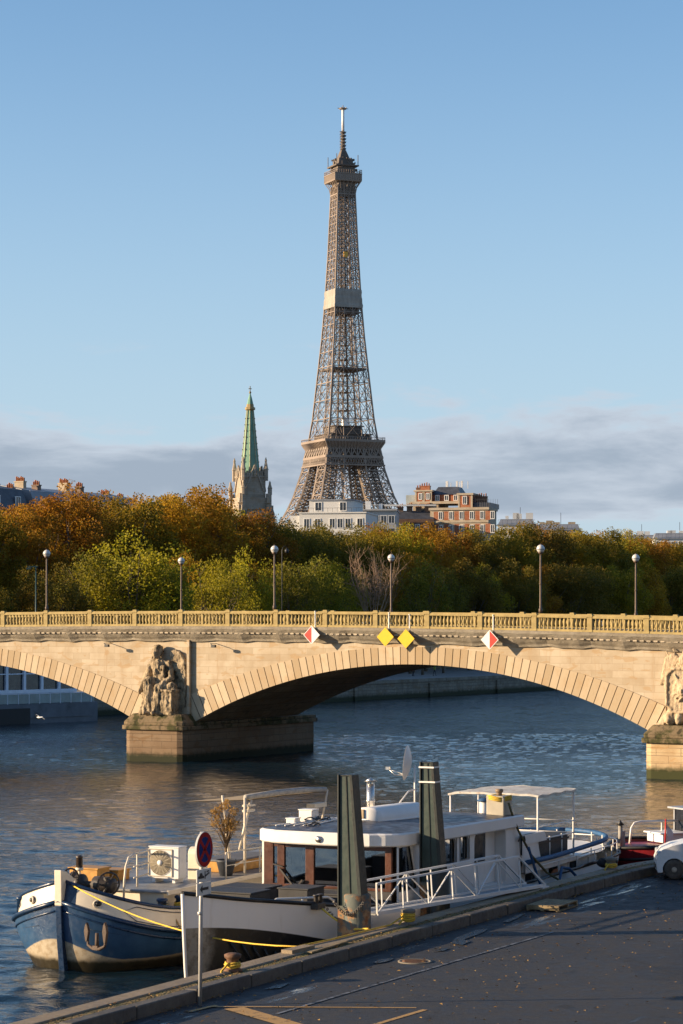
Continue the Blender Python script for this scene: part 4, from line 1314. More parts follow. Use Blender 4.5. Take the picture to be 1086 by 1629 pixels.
def trunk_mesh(name, rng, h, r, top, spread, nl, mat, twigs=0, fork=.33):
    m = M()
    pts = [(0, 0, -.2)]
    for k in range(1, 6): pts.append((rng.normal() * .12 * k * h * .02, rng.normal() * .12 * k * h * .02, h * k / 5))
    m.tube(pts, [r * 1.3] + [r * (1 - .09 * k) for k in range(1, 6)], 8)
    ends = []
    for i in range(nl):
        a = 2 * math.pi * i / nl + rng.uniform(-.4, .4)
        z0 = h * rng.uniform(.6, 1.0)
        base = np.array(pts[-1]) * (z0 / h); base[2] = z0
        sp = spread * rng.uniform(.5, 1.0); ze = z0 + (top - z0) * rng.uniform(.6, 1.0)
        p1 = base + np.array([math.cos(a) * sp * .35, math.sin(a) * sp * .35, (ze - z0) * .4])
        p2 = base + np.array([math.cos(a) * sp * .8, math.sin(a) * sp * .8, (ze - z0) * .8]) + rng.normal(size=3) * .3
        p3 = base + np.array([math.cos(a) * sp, math.sin(a) * sp, ze - z0])
        m.tube([base, p1, p2, p3], [r * .5, r * .36, r * .2, r * .06], 6)
        for k in range(3 + twigs):
            f = rng.uniform(.3, .95)
            s = p1 + (p3 - p1) * f
            e = s + np.array([rng.normal() * spread * .25, rng.normal() * spread * .25, abs(rng.normal()) * spread * .3 + .4])
            mid = (s + e) / 2 + rng.normal(size=3) * .15
            m.tube([s, mid, e], [r * .14, r * .09, r * .03], 4)
            for j in range(twigs):
                ff = rng.uniform(.3, 1.0); s2 = s + (e - s) * ff
                e2 = s2 + np.array([rng.normal() * .7, rng.normal() * .7, abs(rng.normal()) * 1.0 + .3])
                m.tube([s2, (s2 + e2) / 2 + rng.normal(size=3) * .06, e2], [r * .06, r * .05, r * .025], 3)
    return m.mesh(name, mat)


T_RNG = np.random.default_rng(21)
PROTO = {}
for kind, mat, n in (('russet', lf_russet, 4), ('olive', lf_olive, 3), ('dark', lf_dark, 3)):
    for k in range(n):
        PROTO[(kind, k)] = (crown_mesh(kind + '_crown', T_RNG, 6.0 + .5 * k, 8.6 + .4 * (k % 2), 12.0, 70, 22000, .33, mat, lo=.75),
                            trunk_mesh('plane_trunk', T_RNG, 7.5, .38, 17.5, 4.6, 8, bark))
for kind, mat in (('lime', lf_lime), ('green', lf_green), ('gold', lf_gold)):
    for k in range(2):
        PROTO[(kind, k)] = (crown_mesh(kind + '_crown', T_RNG, 5.2 + .6 * k, 7.0, 10.6, 48, 10500, .30, mat, hang=1.6, lo=.8),
                            trunk_mesh('light_trunk', T_RNG, 5.0, .24, 15.5, 4.4, 9, bark, 1))
N_TREE = {}


def tree(name, kind, k, loc, rz, sc, label, group=None):
    cm, tm = PROTO[(kind, k)]
    t = thing(name, label, 'tree', loc, rz, group)
    t.scale = sc
    link('trunk', tm, t); link('crown', cm, t)
    return t


TR = random.Random(17)
# rows of plane trees on the street
for d, t0, step in ((46, -26, 8.2), (56, -30, 8.6), (67, -30, 9.5)):
    t = t0
    while t < 268:
        tt = t + TR.uniform(-1.5, 1.5); dd = d + TR.uniform(-1.5, 1.5)
        p = bank(tt, dd, 7.85)
        X = p[0] / p[1] * 3846 + 543
        if X < 400: kind = 'russet' if TR.random() < .68 else 'olive'
        elif X < 600: kind = 'dark' if TR.random() < .55 else 'olive'
        elif X < 740: kind = 'olive' if TR.random() < .6 else 'russet'
        else: kind = ('dark', 'russet', 'olive', 'dark')[TR.randrange(4)]
        top = {1: 19.6}.get(1)
        want = np.interp(X, [-50, 60, 200, 300, 372, 400, 440, 560, 760, 850, 950, 1050, 1150], [18.0, 19.2, 21.4, 22.2, 20.8, 18.6, 18.0, 18.9, 19.6, 21.2, 22.2, 20.8, 20.2])
        s = want / 20.6 * TR.uniform(.93, 1.03)
        lab = {'russet': 'tall russet brown plane tree in the dense street rows on the far bank', 'olive': 'tall olive and gold plane tree in the dense street rows on the far bank', 'dark': 'tall dark brownish green plane tree in the dense street rows on the far bank'}[kind]
        nk = {'russet': 4, 'olive': 3, 'dark': 3}[kind]
        tree('plane_tree', kind, TR.randrange(nk), p, TR.uniform(0, 6.28), (s * TR.uniform(.92, 1.1), s * TR.uniform(.92, 1.1), s), lab, kind + ' plane trees of the far street')
        t += step
# lower trees on the slope between the quay and the street, dark ones to the right and at the far left
for tt, d, kind, s, lab in [(-50, 22, 'dark', .72, None), (-43, 16, 'dark', .70, None), (62, 24, 'dark', .8, None), (72, 27, 'dark', .84, None), (82, 24, 'dark', .86, None), (92, 28, 'olive', .86, None),
                            (102, 25, 'dark', .88, None), (113, 27, 'russet', .86, None), (124, 25, 'dark', .9, None), (136, 28, 'dark', .9, None), (149, 26, 'olive', .92, None),
                            (163, 27, 'russet', .9, None), (178, 26, 'dark', .95, None), (194, 28, 'dark', .95, None), (211, 27, 'olive', .95, None), (230, 28, 'dark', .98, None), (250, 28, 'dark', 1.0, None)]:
    tree('bank_tree', kind, TR.randrange(3), bank(tt, d, 2.3), TR.uniform(0, 6.28), (s, s, s), 'low %s tree on the lower far bank in front of the street trees' % {'dark': 'dark green brown', 'olive': 'olive', 'russet': 'russet'}[kind], kind + ' trees of the lower far bank')
# the lighter trees in front
for px, py, d, kind, k, w, lab in [
    (118, 902, 22, 'green', 0, 1.0, 'dark green bushy tree beside the leftmost globe lamp, lower far bank'),
    (163, 872, 16, 'green', 1, 1.0, 'mid green tree between the leftmost globe lamp and the large yellow green tree'),
    (212, 846, 13, 'lime', 0, 1.22, 'large yellow green tree on the left, its drooping crown the tallest of the light trees'),
    (258, 884, 10, 'green', 0, .8, 'green tree just left of the globe lamp above the statue'),
    (300, 880, 20, 'gold', 0, .8, 'golden leaved tree just right of the globe lamp above the statue'),
    (345, 884, 11, 'lime', 1, .85, 'yellow green tree halfway between the two left centre globe lamps'),
    (385, 874, 14, 'lime', 0, .9, 'pale green airy tree left of the globe lamp under the iron tower'),
    (420, 892, 20, 'gold', 1, .7, 'orange gold tree right behind the globe lamp under the iron tower'),
    (462, 888, 12, 'green', 1, .85, 'green tree just right of the globe lamp under the iron tower'),
    (505, 878, 14, 'green', 0, .95, 'rounded fresh green tree below the white apartment block'),
    (545, 890, 18, 'lime', 1, .75, 'small yellow green tree left of the bare twiggy tree'),
    (652, 868, 20, 'gold', 1, .85, 'golden tree right of the bare twiggy tree, behind the globe lamp over the yellow signs'),
    (672, 882, 14, 'green', 0, .8, 'green tree right of the globe lamp over the yellow signs'),
    (705, 895, 18, 'green', 1, .75, 'dull green tree at the right end of the light trees')]:
    kx = (px - 543) / 3846.0
    b0 = PB + NB * d
    t_ = (kx * b0.y - b0.x) / (VB.x - kx * VB.y); p = b0 + VB * t_
    top = CAM_H - (py - 992) * p.y / 3846.0 - 2.3
    s = top / 17.4
    tree({'lime': 'yellow_green_tree', 'green': 'green_tree', 'gold': 'golden_tree'}[kind], kind, k, (p.x, p.y, 2.3), TR.uniform(0, 6.28), (s * w, s * w, s), lab, 'light trees of the lower far bank')
# bare tree
kx = (592 - 543) / 3846.0; b0 = PB + NB * 9; t_ = (kx * b0.y - b0.x) / (VB.x - kx * VB.y); p = b0 + VB * t_
t = thing('bare_tree', 'bare leafless tree with pale pinkish twigs among the green trees', 'tree', (p.x, p.y, 2.3))
link('trunk', trunk_mesh('bare_trunk', T_RNG, 4.5, .24, 17.6, 3.6, 15, bark_pale, 5), t)
# teal mast and street lamp with curved arm seen between the trees
teal = pm('teal_pole_paint', (.012, .045, .045), .1, 2, .5, .05)
x, y, z = gt(57, 900, 270)
t = thing('teal_mast', 'thin teal mast with a short crossarm behind the balustrade at far left', 'mast', (x, y, 2.3))
m = M(); m.tube([(0, 0, 0), (0, 0, z - 2.3)], [.10, .07], 8); m.build('pole', teal, t)
m = M(); m.bar((-.9, 0, z - 2.4), (.2, 0, z - 2.4), .14); m.cbox((-.8, 0, z - 2.6), (.5, .3, .2)); m.build('crossarm', teal, t)
x, y, z = gt(450, 880, 240)
lampb = pm('black_lamp_paint', (.02, .022, .025), .1, 2, .5, .05)
t = thing('arm_lamp', 'dark street lamp with curved arm right behind the globe lamp under the tower', 'street lamp', (x - .1, y, 2.3))
m = M(); m.tube([(0, 0, 0), (0, 0, z - 2.6), (0, 0, z - 2.0), (.1, 0, z - 1.7), (.3, 0, z - 1.62), (.48, 0, z - 1.75)], [.06, .04, .035, .03, .03, .03], 8); m.build('pole', lampb, t)
m = M(); m.lathe([(.05, z - 1.8), (.22, z - 2.0), (.2, z - 2.25), (.02, z - 2.3)], (.48, 0, 0), 10); m.build('lantern', lampb, t)

# ---------------------------------------------------------------- people on the far promenade
def walker(px, py, Y, top, bottom, label, rz, stride):
    m = M()
    h = 1.0
    for s in (-1, 1):
        cap(m, (s * .09, 0, .88), (s * .1, s * stride * .5, .48), .085, .06); cap(m, (s * .1, s * stride * .5, .48), (s * .1, s * stride * .9 + .05, .08), .055, .04)
        m.ell((s * .1, s * stride * .9 - .04, .05), (.045, .12, .045), 8, 6)
        cap(m, (s * .2, 0, 1.42), (s * .26, -s * stride * .4, 1.12), .055, .045); cap(m, (s * .26, -s * stride * .4, 1.12), (s * .24, -s * stride * .7 - .08, .88), .042, .03)
        m.ell((s * .24, -s * stride * .7 - .1, .82), (.03, .04, .07), 8, 6)
    cap(m, (0, 0, .92), (0, 0, 1.38), .15, .17); cap(m, (-.15, 0, 1.42), (.15, 0, 1.42), .08); cap(m, (0, 0, 1.45), (0, -.01, 1.56), .05)
    m.ell((0, -.02, 1.67), (.08, .10, .12), 10, 8)
    me = remesh(m, .022, 'figure', 1)
    me.materials.append(pm('figure_skin', (.36, .22, .15), rough=.6)); me.materials.append(top); me.materials.append(bottom)
    for p in me.polygons:
        p.use_smooth = True; z = p.center.z
        p.material_index = 0 if z > 1.5 or (abs(p.center.x) > .17 and z < .88) else (1 if z > .9 else 2)
    o = link('person', me); 
    hm = M(); hm.ell((0, .015, 1.71), (.088, .10, .10), 10, 6); hm.build('hair', pm('dark_hair', (.03, .02, .015), rough=.7), o)
    g = (CAM_H - 2.352) * 3846.0 / (py - 992)
    o.location = ((px - 543) * g / 3846.0, g, 2.352); o.rotation_euler = (0, 0, rz)
    tag(o, label, 'person', 'walkers on the far promenade'); return o


walker(657, 1075.5, 0, pm('dark_jacket', (.03, .03, .035), rough=.8), pm('dark_trousers', (.02, .02, .03), rough=.8), 'person in dark clothes walking on the far promenade under the arch', 1.2, .14)
walker(691, 1075, 0, pm('green_jacket', (.25, .30, .05), rough=.8), pm('navy_trousers', (.02, .03, .05), rough=.8), 'person in a yellow green top walking on the far promenade under the arch', 1.9, .18)

# ---------------------------------------------------------------- floating glazed pavilion seen through the left arch
fb = thing('floating_pavilion', 'long floating pavilion with blue grey window frames moored beyond the left arch', 'houseboat', (-33.5, 239.0, 0), math.atan2(10, 8.2))
hull_b = pm('pavilion_hull_blue_grey', (.085, .10, .125), .2, .5, .5, .1, dirt=(.03, .035, .04), dirt_amt=.4)
fr_b = pm('pavilion_frame_blue_white', (.66, .71, .80), .06, 1, .45, .05)
glassb = NT('pavilion_glass'); _n = glassb.noise(.8, 4, .6)
glassb = glassb.set(glassb.mix(glassb.sm(_n, .45, .7), (.015, .022, .03), (.05, .06, .055)), .06, 0, None, .7)
m = M()
m.prism([(-20, -.0), (13.2, 0), (14.6, 1.8), (14.6, 8), (-20, 8)], -.8, 1.95); m.prism([(-20, -.12), (12.4, -.12), (12.4, -.004), (-20, -.004)], .55, .65)
m.build('hull', hull_b, fb)
m = M(); m.box((-6.0, -.16, .0), (3.6, -.012, 1.55)); 
m.build('boat_door', pm('hull_opening_black', (.010, .010, .012), rough=.6), fb)
m = M()
for k in range(23): m.box((-19.5 + 1.45 * k - .03, .1, 1.95), (-19.5 + 1.45 * k + .03, .14, 2.95))
m.box((-20, .08, 2.95), (13, .16, 3.02)); m.build('balustrade_posts', fr_b, fb)
m = M(); m.box((-20, .115, 2.0), (12.8, .125, 2.94)); m.build('balustrade_glass', pm('balustrade_glass_teal', (.13, .21, .23), .2, .6, .1, 0, spec=.7), fb)
m = M(); m.box((-20, 1.2, 3.0), (11.4, 1.5, 3.35)); m.box((-20, .9, 6.3), (12.2, 8, 6.9))
for k in range(14): m.box((-20 + 2.4 * k, 1.2, 3.35), (-20 + 2.4 * k + .32, 1.55, 6.3))
m.box((-20, 1.24, 4.9), (11.4, 1.5, 5.0))
m.build('window_frames', fr_b, fb)
m = M(); m.box((-20, 1.44, 3.3), (11.3, 1.5, 6.3)); m.box((-20, 1.6, 1.96), (11.3, 7.6, 6.28)); m.build('glazing', glassb, fb)
# the seagull
gull_white = pm('gull_white_feathers', (.75, .75, .75), .08, 20, .7, .1); gull_grey = pm('gull_grey_feathers', (.42, .44, .47), .08, 20, .7, .1)
m = M(); m.ell((0, 0, 0), (.22, .075, .075), 10, 8); m.ell((.22, 0, .03), (.07, .05, .05), 8, 6); cap(m, (.14, 0, .01), (.22, 0, .03), .055, .045); cap(m, (.28, 0, .02), (.33, 0, .01), .015, .006); cap(m, (-.18, 0, 0), (-.32, 0, .0), .05, .03)
for s in (-1, 1):
    pts = [(.06, s * .06, .03), (.09, s * .22, .12), (.04, s * .40, .10), (-.08, s * .58, .02)]
    for i in range(3):
        for k in range(3): cap(m, (pts[i][0] - .05 * k, pts[i][1], pts[i][2]), (pts[i + 1][0] - .045 * k * (1 - .3 * i), pts[i + 1][1], pts[i + 1][2]), .022, .018, 6)
me = remesh(m, .014, 'gull', 1); me.materials.append(gull_white); me.materials.append(gull_grey)
for p in me.polygons:
    p.use_smooth = True; p.material_index = 1 if abs(p.center.y) > .12 and p.normal.z > .2 else 0
o = link('seagull', me); o.scale = (.8, .8, .8); o.location = gt(63, 1141, 160); o.rotation_euler = (.35, .1, 2.6)
tag(o, 'white seagull gliding low over the water before the floating pavilion', 'bird')
# ---------------------------------------------------------------- near quay
Q_RZ = math.atan2(.896, .444)
Q_O = Vector((-6.4, 48.5, 0))
QM = Matrix.Translation(Q_O) @ Matrix.Rotation(Q_RZ, 4, 'Z')      # x along the quay, +y towards the water
W_O = QM @ Vector((13.3, 4.0, 0)); WM = Matrix.Translation(W_O) @ Matrix.Rotation(Q_RZ, 4, 'Z')
B_O = Vector((-8.1, 69.5, 0)); BM = Matrix.Translation(B_O) @ Matrix.Rotation(Q_RZ, 4, 'Z')
def qp(x, y, z): return QM @ Vector((x, y, z))
def wp(x, y, z): return WM @ Vector((x, y, z))
def bp(x, y, z): return BM @ Vector((x, y, z))


EDGE = [(-45, 0), (-20, 0), (0, 0), (10, 0), (20, 0), (28, 0), (33, -.05), (35.5, -.25), (38, -.75), (41, -1.8), (45, -3.8), (52, -8.2), (62, -15.5), (90, -38)]


def offset(poly, d):
    out = []
    for i, p in enumerate(poly):
        a = Vector(poly[max(i - 1, 0)]); b = Vector(poly[min(i + 1, len(poly) - 1)])
        t = (b - a).normalized(); n = Vector((-t.y, t.x))
        out.append((p[0] + n.x * d, p[1] + n.y * d))
    return out


def densify(poly, step):
    out = []
    for a, b in zip(poly, poly[1:]):
        n = max(1, int((Vector(b) - Vector(a)).length / step))
        for k in range(n): out.append((a[0] + (b[0] - a[0]) * k / n, a[1] + (b[1] - a[1]) * k / n))
    out.append(poly[-1]); return out


ED = densify(EDGE, 1.0)


def strip(m, d0, d1, z0, z1, jit=None):
    """a long slab between two offsets of the quay edge"""
    o, i = offset(ED, d0), offset(ED, d1)
    secs = []
    for a, b in zip(o, i):
        secs.append([(a[0], a[1], z0), (a[0], a[1], z1), (b[0], b[1], z1), (b[0], b[1], z0)])
    m.loft(secs, sm=False, closed=True, caps=True)


def coping_material(name, c, c2, moss):
    t = NT(name)
    n0 = t.noise(1.1, 6, .65); n1 = t.noise(6, 6, .7); n2 = t.noise(40, 3, .6)
    col = t.mix(t.sm(n0, .35, .65), c, c2)
    col = t.mix(t.sm(n1, .55, .75, 0, .7), col, moss)
    r = t.sm(n1, .3, .7, .55, .9)
    return t.set(col, r, 0, t.bump(t.math('ADD', t.math('MULTIPLY', n1, 1.5), t.math('MULTIPLY', n2, .5)), .55, .02), .35)


cop_m = coping_material('coping_granite', (.20, .155, .105), (.27, .205, .13), (.12, .10, .045))
kerb_m = coping_material('kerb_granite', (.075, .066, .058), (.115, .10, .08), (.06, .055, .035))
t = NT('moss_cobbles')
x, y, z = t.sep()
vo = t.n.new('ShaderNodeTexVoronoi'); vo.feature = 'DISTANCE_TO_EDGE'; vo.inputs['Scale'].default_value = 7.5
t.l.new(t.mapping((1, 1.2, 1)), vo.inputs['Vector'])
vc = t.n.new('ShaderNodeTexVoronoi'); vc.inputs['Scale'].default_value = 7.5; t.l.new(t.mapping((1, 1.2, 1)), vc.inputs['Vector'])
e = t.sm(vo.outputs['Distance'], .02, .16)
n0 = t.noise(1.4, 6, .65)
col = t.mix(t.sm(n0, .4, .65), (.26, .17, .075), (.19, .155, .04))
col = t.mix(e, (.055, .055, .018), col)
cob_m = t.set(col, .85, 0, t.bump(t.math('ADD', e, t.noise(30, 3)), .9, .04), .3)

m = M(); strip(m, 0.0, -.50, -2.5, 2.06)
for x in np.arange(-20, 50, 1.6): pass
place(m.build('quay_coping', cop_m, bevel=.03, kind='structure'), Q_O, Q_RZ)
m = M(); strip(m, -.504, -.84, 1.0, 2.03); place(m.build('cobble_strip', cob_m, kind='structure'), Q_O, Q_RZ)
kerb = None
# kerb: separate granite blocks butted end to end, slightly uneven
ko, ki = offset(EDGE, -.845), offset(EDGE, -1.16)
m = M()
s = -20.0
KR = random.Random(3)
pts = densify(list(zip([p[0] for p in EDGE], [p[1] for p in EDGE])), 2.3)
po, pi_ = offset(pts, -.845), offset(pts, -1.16)
for k in range(len(pts) - 1):
    def lerp(a, b, f): return (a[0] + (b[0] - a[0]) * f, a[1] + (b[1] - a[1]) * f)
    dz = KR.uniform(-.012, .012); dd = KR.uniform(-.012, .012)
    a0, a1 = lerp(po[k], po[k + 1], .008), lerp(po[k], po[k + 1], .992); b0, b1 = lerp(pi_[k], pi_[k + 1], .008), lerp(pi_[k], pi_[k + 1], .992)
    b0 = (b0[0], b0[1] + dd); b1 = (b1[0], b1[1] + dd)
    m.prism([a0, b0, b1, a1], 1.2, 2.06 + dz)
place(m.build('kerb', kerb_m, bevel=.03, kind='structure'), Q_O, Q_RZ)
m = M(); strip(m, .06, .004, -2.5, 1.7)
for x in np.arange(-20, 36, 3.2): m.box((x, .06, -2.5), (x + .25, .16, 1.9))
place(tag(m.build('quay_face_wall', far_wall_stone), 'mossy stone quay face below the coping beside the white boat', 'quay wall'), Q_O, Q_RZ)

# asphalt car park
t = NT('worn_asphalt')
x, y, z = t.sep()
n0 = t.noise(.35, 6, .62); n1 = t.noise(3.0, 6, .65); n2 = t.noise(90, 3, .7); nl_ = t.noise(1.0, 5, .65, t.mapping((.22, 1.6, 1)))
vor = t.n.new('ShaderNodeTexVoronoi'); vor.inputs['Scale'].default_value = 55; t.l.new(t.tc, vor.inputs['Vector'])
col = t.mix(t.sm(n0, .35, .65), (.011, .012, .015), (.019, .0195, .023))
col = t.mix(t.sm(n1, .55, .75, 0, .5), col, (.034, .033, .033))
col = t.mix(t.sm(vor.outputs['Distance'], .05, .3, .3, 0), col, (.07, .065, .06))
vk = t.n.new('ShaderNodeTexVoronoi'); vk.feature = 'DISTANCE_TO_EDGE'; vk.inputs['Scale'].default_value = .22
t.l.new(t.mapping((1, 1, 0)), vk.inputs['Vector'])
wob = t.math('ADD', vk.outputs['Distance'], t.math('MULTIPLY', t.math('SUBTRACT', n1, .5), .035))
col = t.mix(t.sm(t.math('ABSOLUTE', wob), .002, .010, .75, 0), col, (.008, .008, .008))
vp = t.n.new('ShaderNodeTexVoronoi'); vp.inputs['Scale'].default_value = .16; t.l.new(t.mapping((.5, 1.1, 0), (3, 1, 0)), vp.inputs['Vector'])
col = t.mix(t.sm(vp.outputs['Color'], .2, .8, 0, .45), col, (.036, .035, .035))
oil = t.noise(.8, 3, .5, t.mapping((1, 1, 1), (11, 4, 0)), .8)
col = t.mix(t.sm(oil, .64, .70, 0, .7), col, (.007, .007, .007))
scf = t.noise(1.0, 6, .75, t.mapping((.35, 3.0, 1), (5, 9, 0)))
col = t.mix(t.sm(scf, .62, .74, 0, .6), col, (.048, .046, .044))
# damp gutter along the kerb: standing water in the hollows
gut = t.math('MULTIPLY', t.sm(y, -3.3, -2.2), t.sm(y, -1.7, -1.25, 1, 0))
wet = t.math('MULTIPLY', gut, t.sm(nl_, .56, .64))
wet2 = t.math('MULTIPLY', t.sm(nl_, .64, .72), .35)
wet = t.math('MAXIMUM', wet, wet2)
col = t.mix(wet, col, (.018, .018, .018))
rg = t.math('SUBTRACT', t.sm(n1, .3, .7, .60, .85), t.math('MULTIPLY', wet, .72), True)
bs = t.n.new('ShaderNodeBump'); bs.inputs['Distance'].default_value = .012
t.l.new(t.math('SUBTRACT', .55, t.math('MULTIPLY', wet, .52)), bs.inputs['Strength'])
t.l.new(t.math('ADD', n2, t.math('MULTIPLY', vor.outputs['Distance'], .8)), bs.inputs['Height'])
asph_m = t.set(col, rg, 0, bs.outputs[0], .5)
inn = offset(ED, -1.15)
m = M()
secs = [[(p[0], p[1], 1.78), (p[0] + (3 if p[0] > 50 else 0), p[1] - 4, 1.80), (p[0], -60, 1.80)] for p in inn]
m.loft(secs, sm=False)
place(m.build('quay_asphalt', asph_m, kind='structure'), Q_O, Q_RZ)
# unseen street wall and trees, added to cut sky light on the boats
m = M(); m.box((-60, -34.0, 1.0), (190, -33.0, 7.6)); m.box((-60, -34.2, 7.6), (190, -32.8, 8.5)); m.box((-60, -80, 7.0), (190, -34.01, 7.5))
o = m.build('unseen_street_wall', upper_wall_stone); tag(o, 'unseen stone embankment wall added along the landward side of the car park to block low sky light', 'wall'); place(o, Q_O, Q_RZ)
for k in range(13):
    kind = ('dark', 'olive', 'russet')[k % 3]
    p = QM @ Vector((-40 + 17 * k, -39 - 3 * (k % 2), 7.45))
    tree('unseen_embankment_tree', kind, k % 3, tuple(p), k * 1.3, (.85, .85, .80), 'unseen plane tree added on the near embankment above the car park to block sky light', 'unseen plane trees added on the near embankment')
# painted bay markings, worn
t = NT('worn_yellow_paint')
n1 = t.noise(6, 6, .75); n2 = t.noise(40, 3, .6)
col = t.mix(t.sm(n1, .52, .68), (.42, .25, .09), (.06, .05, .04))
mark_m = t.set(col, .7, 0, t.bump(n2, .4, .01), .3)
m = M()
def flat(m, p, q, w, z=1.808):
    p, q = Vector(p), Vector(q); d = (q - p).normalized(); n = Vector((-d.y, d.x)) * w / 2
    m.add([(p.x - n.x, p.y - n.y, z), (q.x - n.x, q.y - n.y, z), (q.x + n.x, q.y + n.y, z), (p.x + n.x, p.y + n.y, z)], [(0, 1, 2, 3)])
def asq(px, py):
    r = (CAM_H - 1.808) * 3846.0 / (py - 992); w = Vector(((px - 543) * r / 3846.0, r, 1.808)); return tuple((QM.inverted() @ w)[:2])
flat(m, asq(330, 1600.5), asq(662, 1602.5), .10); flat(m, asq(676, 1605.5), asq(560, 1640), .13); flat(m, asq(344, 1598.5), asq(300, 1609), .10, 1.810); flat(m, asq(372, 1603), asq(520, 1646), .48, 1.8085)
place(m.build('painted_bay_marking', mark_m, kind='structure'), Q_O, Q_RZ)
t = NT('faded_white_paint'); n1 = t.noise(5, 6, .8)
fw = t.set(t.mix(t.sm(n1, .44, .56), (.16, .17, .19), (.017, .0175, .020)), .6, 0, None, .4)
m = M(); flat(m, asq(440, 1612), asq(880, 1440 + 42), .09, 1.806); flat(m, asq(600, 1506), asq(668, 1476), .12, 1.8065)
place(m.build('faded_white_line', fw, kind='structure'), Q_O, Q_RZ)
# standing water in the hollows of the asphalt
pud = NT('puddle_water'); pud = pud.set((.010, .011, .013), .22, 0, pud.bump(pud.noise(9, 3), .9, .05), .6)
PDR = random.Random(12)
m = M()
for pts in ([(718, 1500), (722, 1493), (735, 1487), (744, 1484), (760, 1478), (776, 1477), (770, 1482), (757, 1487), (749, 1490), (738, 1494), (748, 1497), (735, 1503)], [(593, 1530), (603, 1526), (622, 1523.5), (626, 1525), (612, 1530), (598, 1532)], [(690, 1513), (704, 1508), (716, 1507), (706, 1512)], [(800, 1466), (822, 1455), (836, 1452), (826, 1459), (808, 1467)], [(905, 1424), (930, 1412), (948, 1409), (936, 1417), (915, 1426)], [(420, 1573), (440, 1566), (462, 1563), (446, 1571)]):
    q_ = [asq(*p) for p in pts]
    m.add([(a, b, 1.8075) for a, b in q_], [tuple(range(len(q_)))])
place(m.build('puddles', pud, kind='structure'), Q_O, Q_RZ)
# fallen leaves: nobody could count them
LR = random.Random(9)
m = M()
for k in range(1500):
    if k < 900: x = LR.uniform(2, 36); y = -1.3 - abs(LR.gauss(0, 6.0))
    elif k < 1250: x = LR.uniform(0, 36); y = -1.18 - abs(LR.gauss(0, .18))
    else: x = LR.uniform(0, 36); y = LR.uniform(-.83, -.5)
    z = 1.812 if y < -1.17 else 2.045
    a = LR.uniform(0, 6.28); s = LR.uniform(.018, .055)
    u = Vector((math.cos(a), math.sin(a), LR.uniform(-.2, .3))) * s; v = Vector((-math.sin(a), math.cos(a), LR.uniform(-.2, .4))) * s * .7
    c = Vector((x, y, z + .012))
    m.add([c - u, c + v * .9 + Vector((0, 0, .012)), c + u * 1.1, c - v * .9 + Vector((0, 0, .02))], [(0, 1, 2, 3)])
t = NT('fallen_leaf'); g = t.n.new('ShaderNodeNewGeometry')
lm = t.set(t.mix(g.outputs['Random Per Island'], (.10, .05, .02), (.32, .19, .055)), .7, 0, None, .3)
o = place(m.build('fallen_leaves', lm), Q_O, Q_RZ); o['kind'] = 'stuff'; o['label'] = 'brown and ochre leaves scattered over the dark asphalt'

iron_rust = pm('rusty_iron', (.13, .065, .035), .35, 8, .75, .4, dirt=(.05, .035, .03), dirt_amt=.5)
rope_y = pm('yellow_rope', (.62, .40, .05), .2, 40, .8, .5)
rope_tan = pm('tan_rope', (.36, .24, .10), .25, 40, .85, .5)
rope_blue = pm('blue_rope', (.02, .07, .16), .2, 30, .8, .4)
rope_dark = pm('dark_mossy_rope', (.10, .085, .035), .35, 20, .9, .5)
# manhole
c = asq(660, 1528.5)
t = thing('manhole_cover', 'round worn manhole cover in the asphalt near the kerb', 'manhole cover', QM @ Vector((c[0], c[1], 1.803)))
m = M(); m.lathe([(.42, -.05), (.42, .008), (.34, .008), (.34, .0)], n=28); m.build('rim', pm('manhole_rim_concrete', (.17, .145, .11), rough=.8), t)
m = M(); m.lathe([(.335, -.05), (.335, .006), (.0, .007)], n=28)
for k in range(-3, 4): m.bar((-.26, k * .08, .009), (.26, k * .08, .009), .03, .006)
m.build('cover', iron_rust, t)
# bollards
def bollard(x, y, label, wraps, mat):
    t = thing('mooring_bollard', label, 'bollard', qp(x, y, 2.05), Q_RZ, 'mooring bollards along the quay')
    m = M(); m.lathe([(.23, -.02), (.23, .03), (.15, .06), (.14, .26), (.19, .30), (.20, .37), (.12, .40), (.0, .41)], n=18); m.build('post', iron_rust if label.startswith('rust') else pm('bollard_grey_iron', (.17, .15, .12), .2, 6, .7, .3), t)
    m = M()
    for k in range(wraps):
        z = .09 + .045 * k; r = .165 + .02 * (k % 2)
        m.tube([(r * math.cos(a), r * math.sin(a), z + .012 * math.sin(3 * a + k)) for a in [2 * math.pi * j / 14 for j in range(14)]], .024, 6, closed=True)
    m.tube([(-.17, 0, .2), (-.26, .06, .1), (-.35, .1, .02), (-.5, .02, .01)], .024, 6)
    m.build('rope_turns', mat, t)
    return t
bollard(7.95, -.42, 'rusty bollard with tan rope turns beside the sign pole, nearest the camera', 3, rope_y)
bollard(17.6, -.39, 'bollard wrapped in yellow rope near the foot of the green pile', 5, rope_y)
bollard(33.35, -.35, 'grey capped bollard with a yellow rope at the quay bend by the red boat', 3, rope_y)


def rope(name, label, pts, r, mat, sag=0.0, n=28, cat='rope'):
    P = [Vector(p) for p in pts]
    out = []
    for i in range(len(P) - 1):
        k = n if len(P) == 2 else max(4, n // (len(P) - 1))
        for j in range(k):
            f = j / k; p = P[i].lerp(P[i + 1], f); p.z -= sag * 4 * f * (1 - f) if i == 0 else 0
            out.append(p)
    out.append(P[-1])
    m = M(); m.tube(out, r, 6)
    return tag(m.build(name, mat), label, cat)


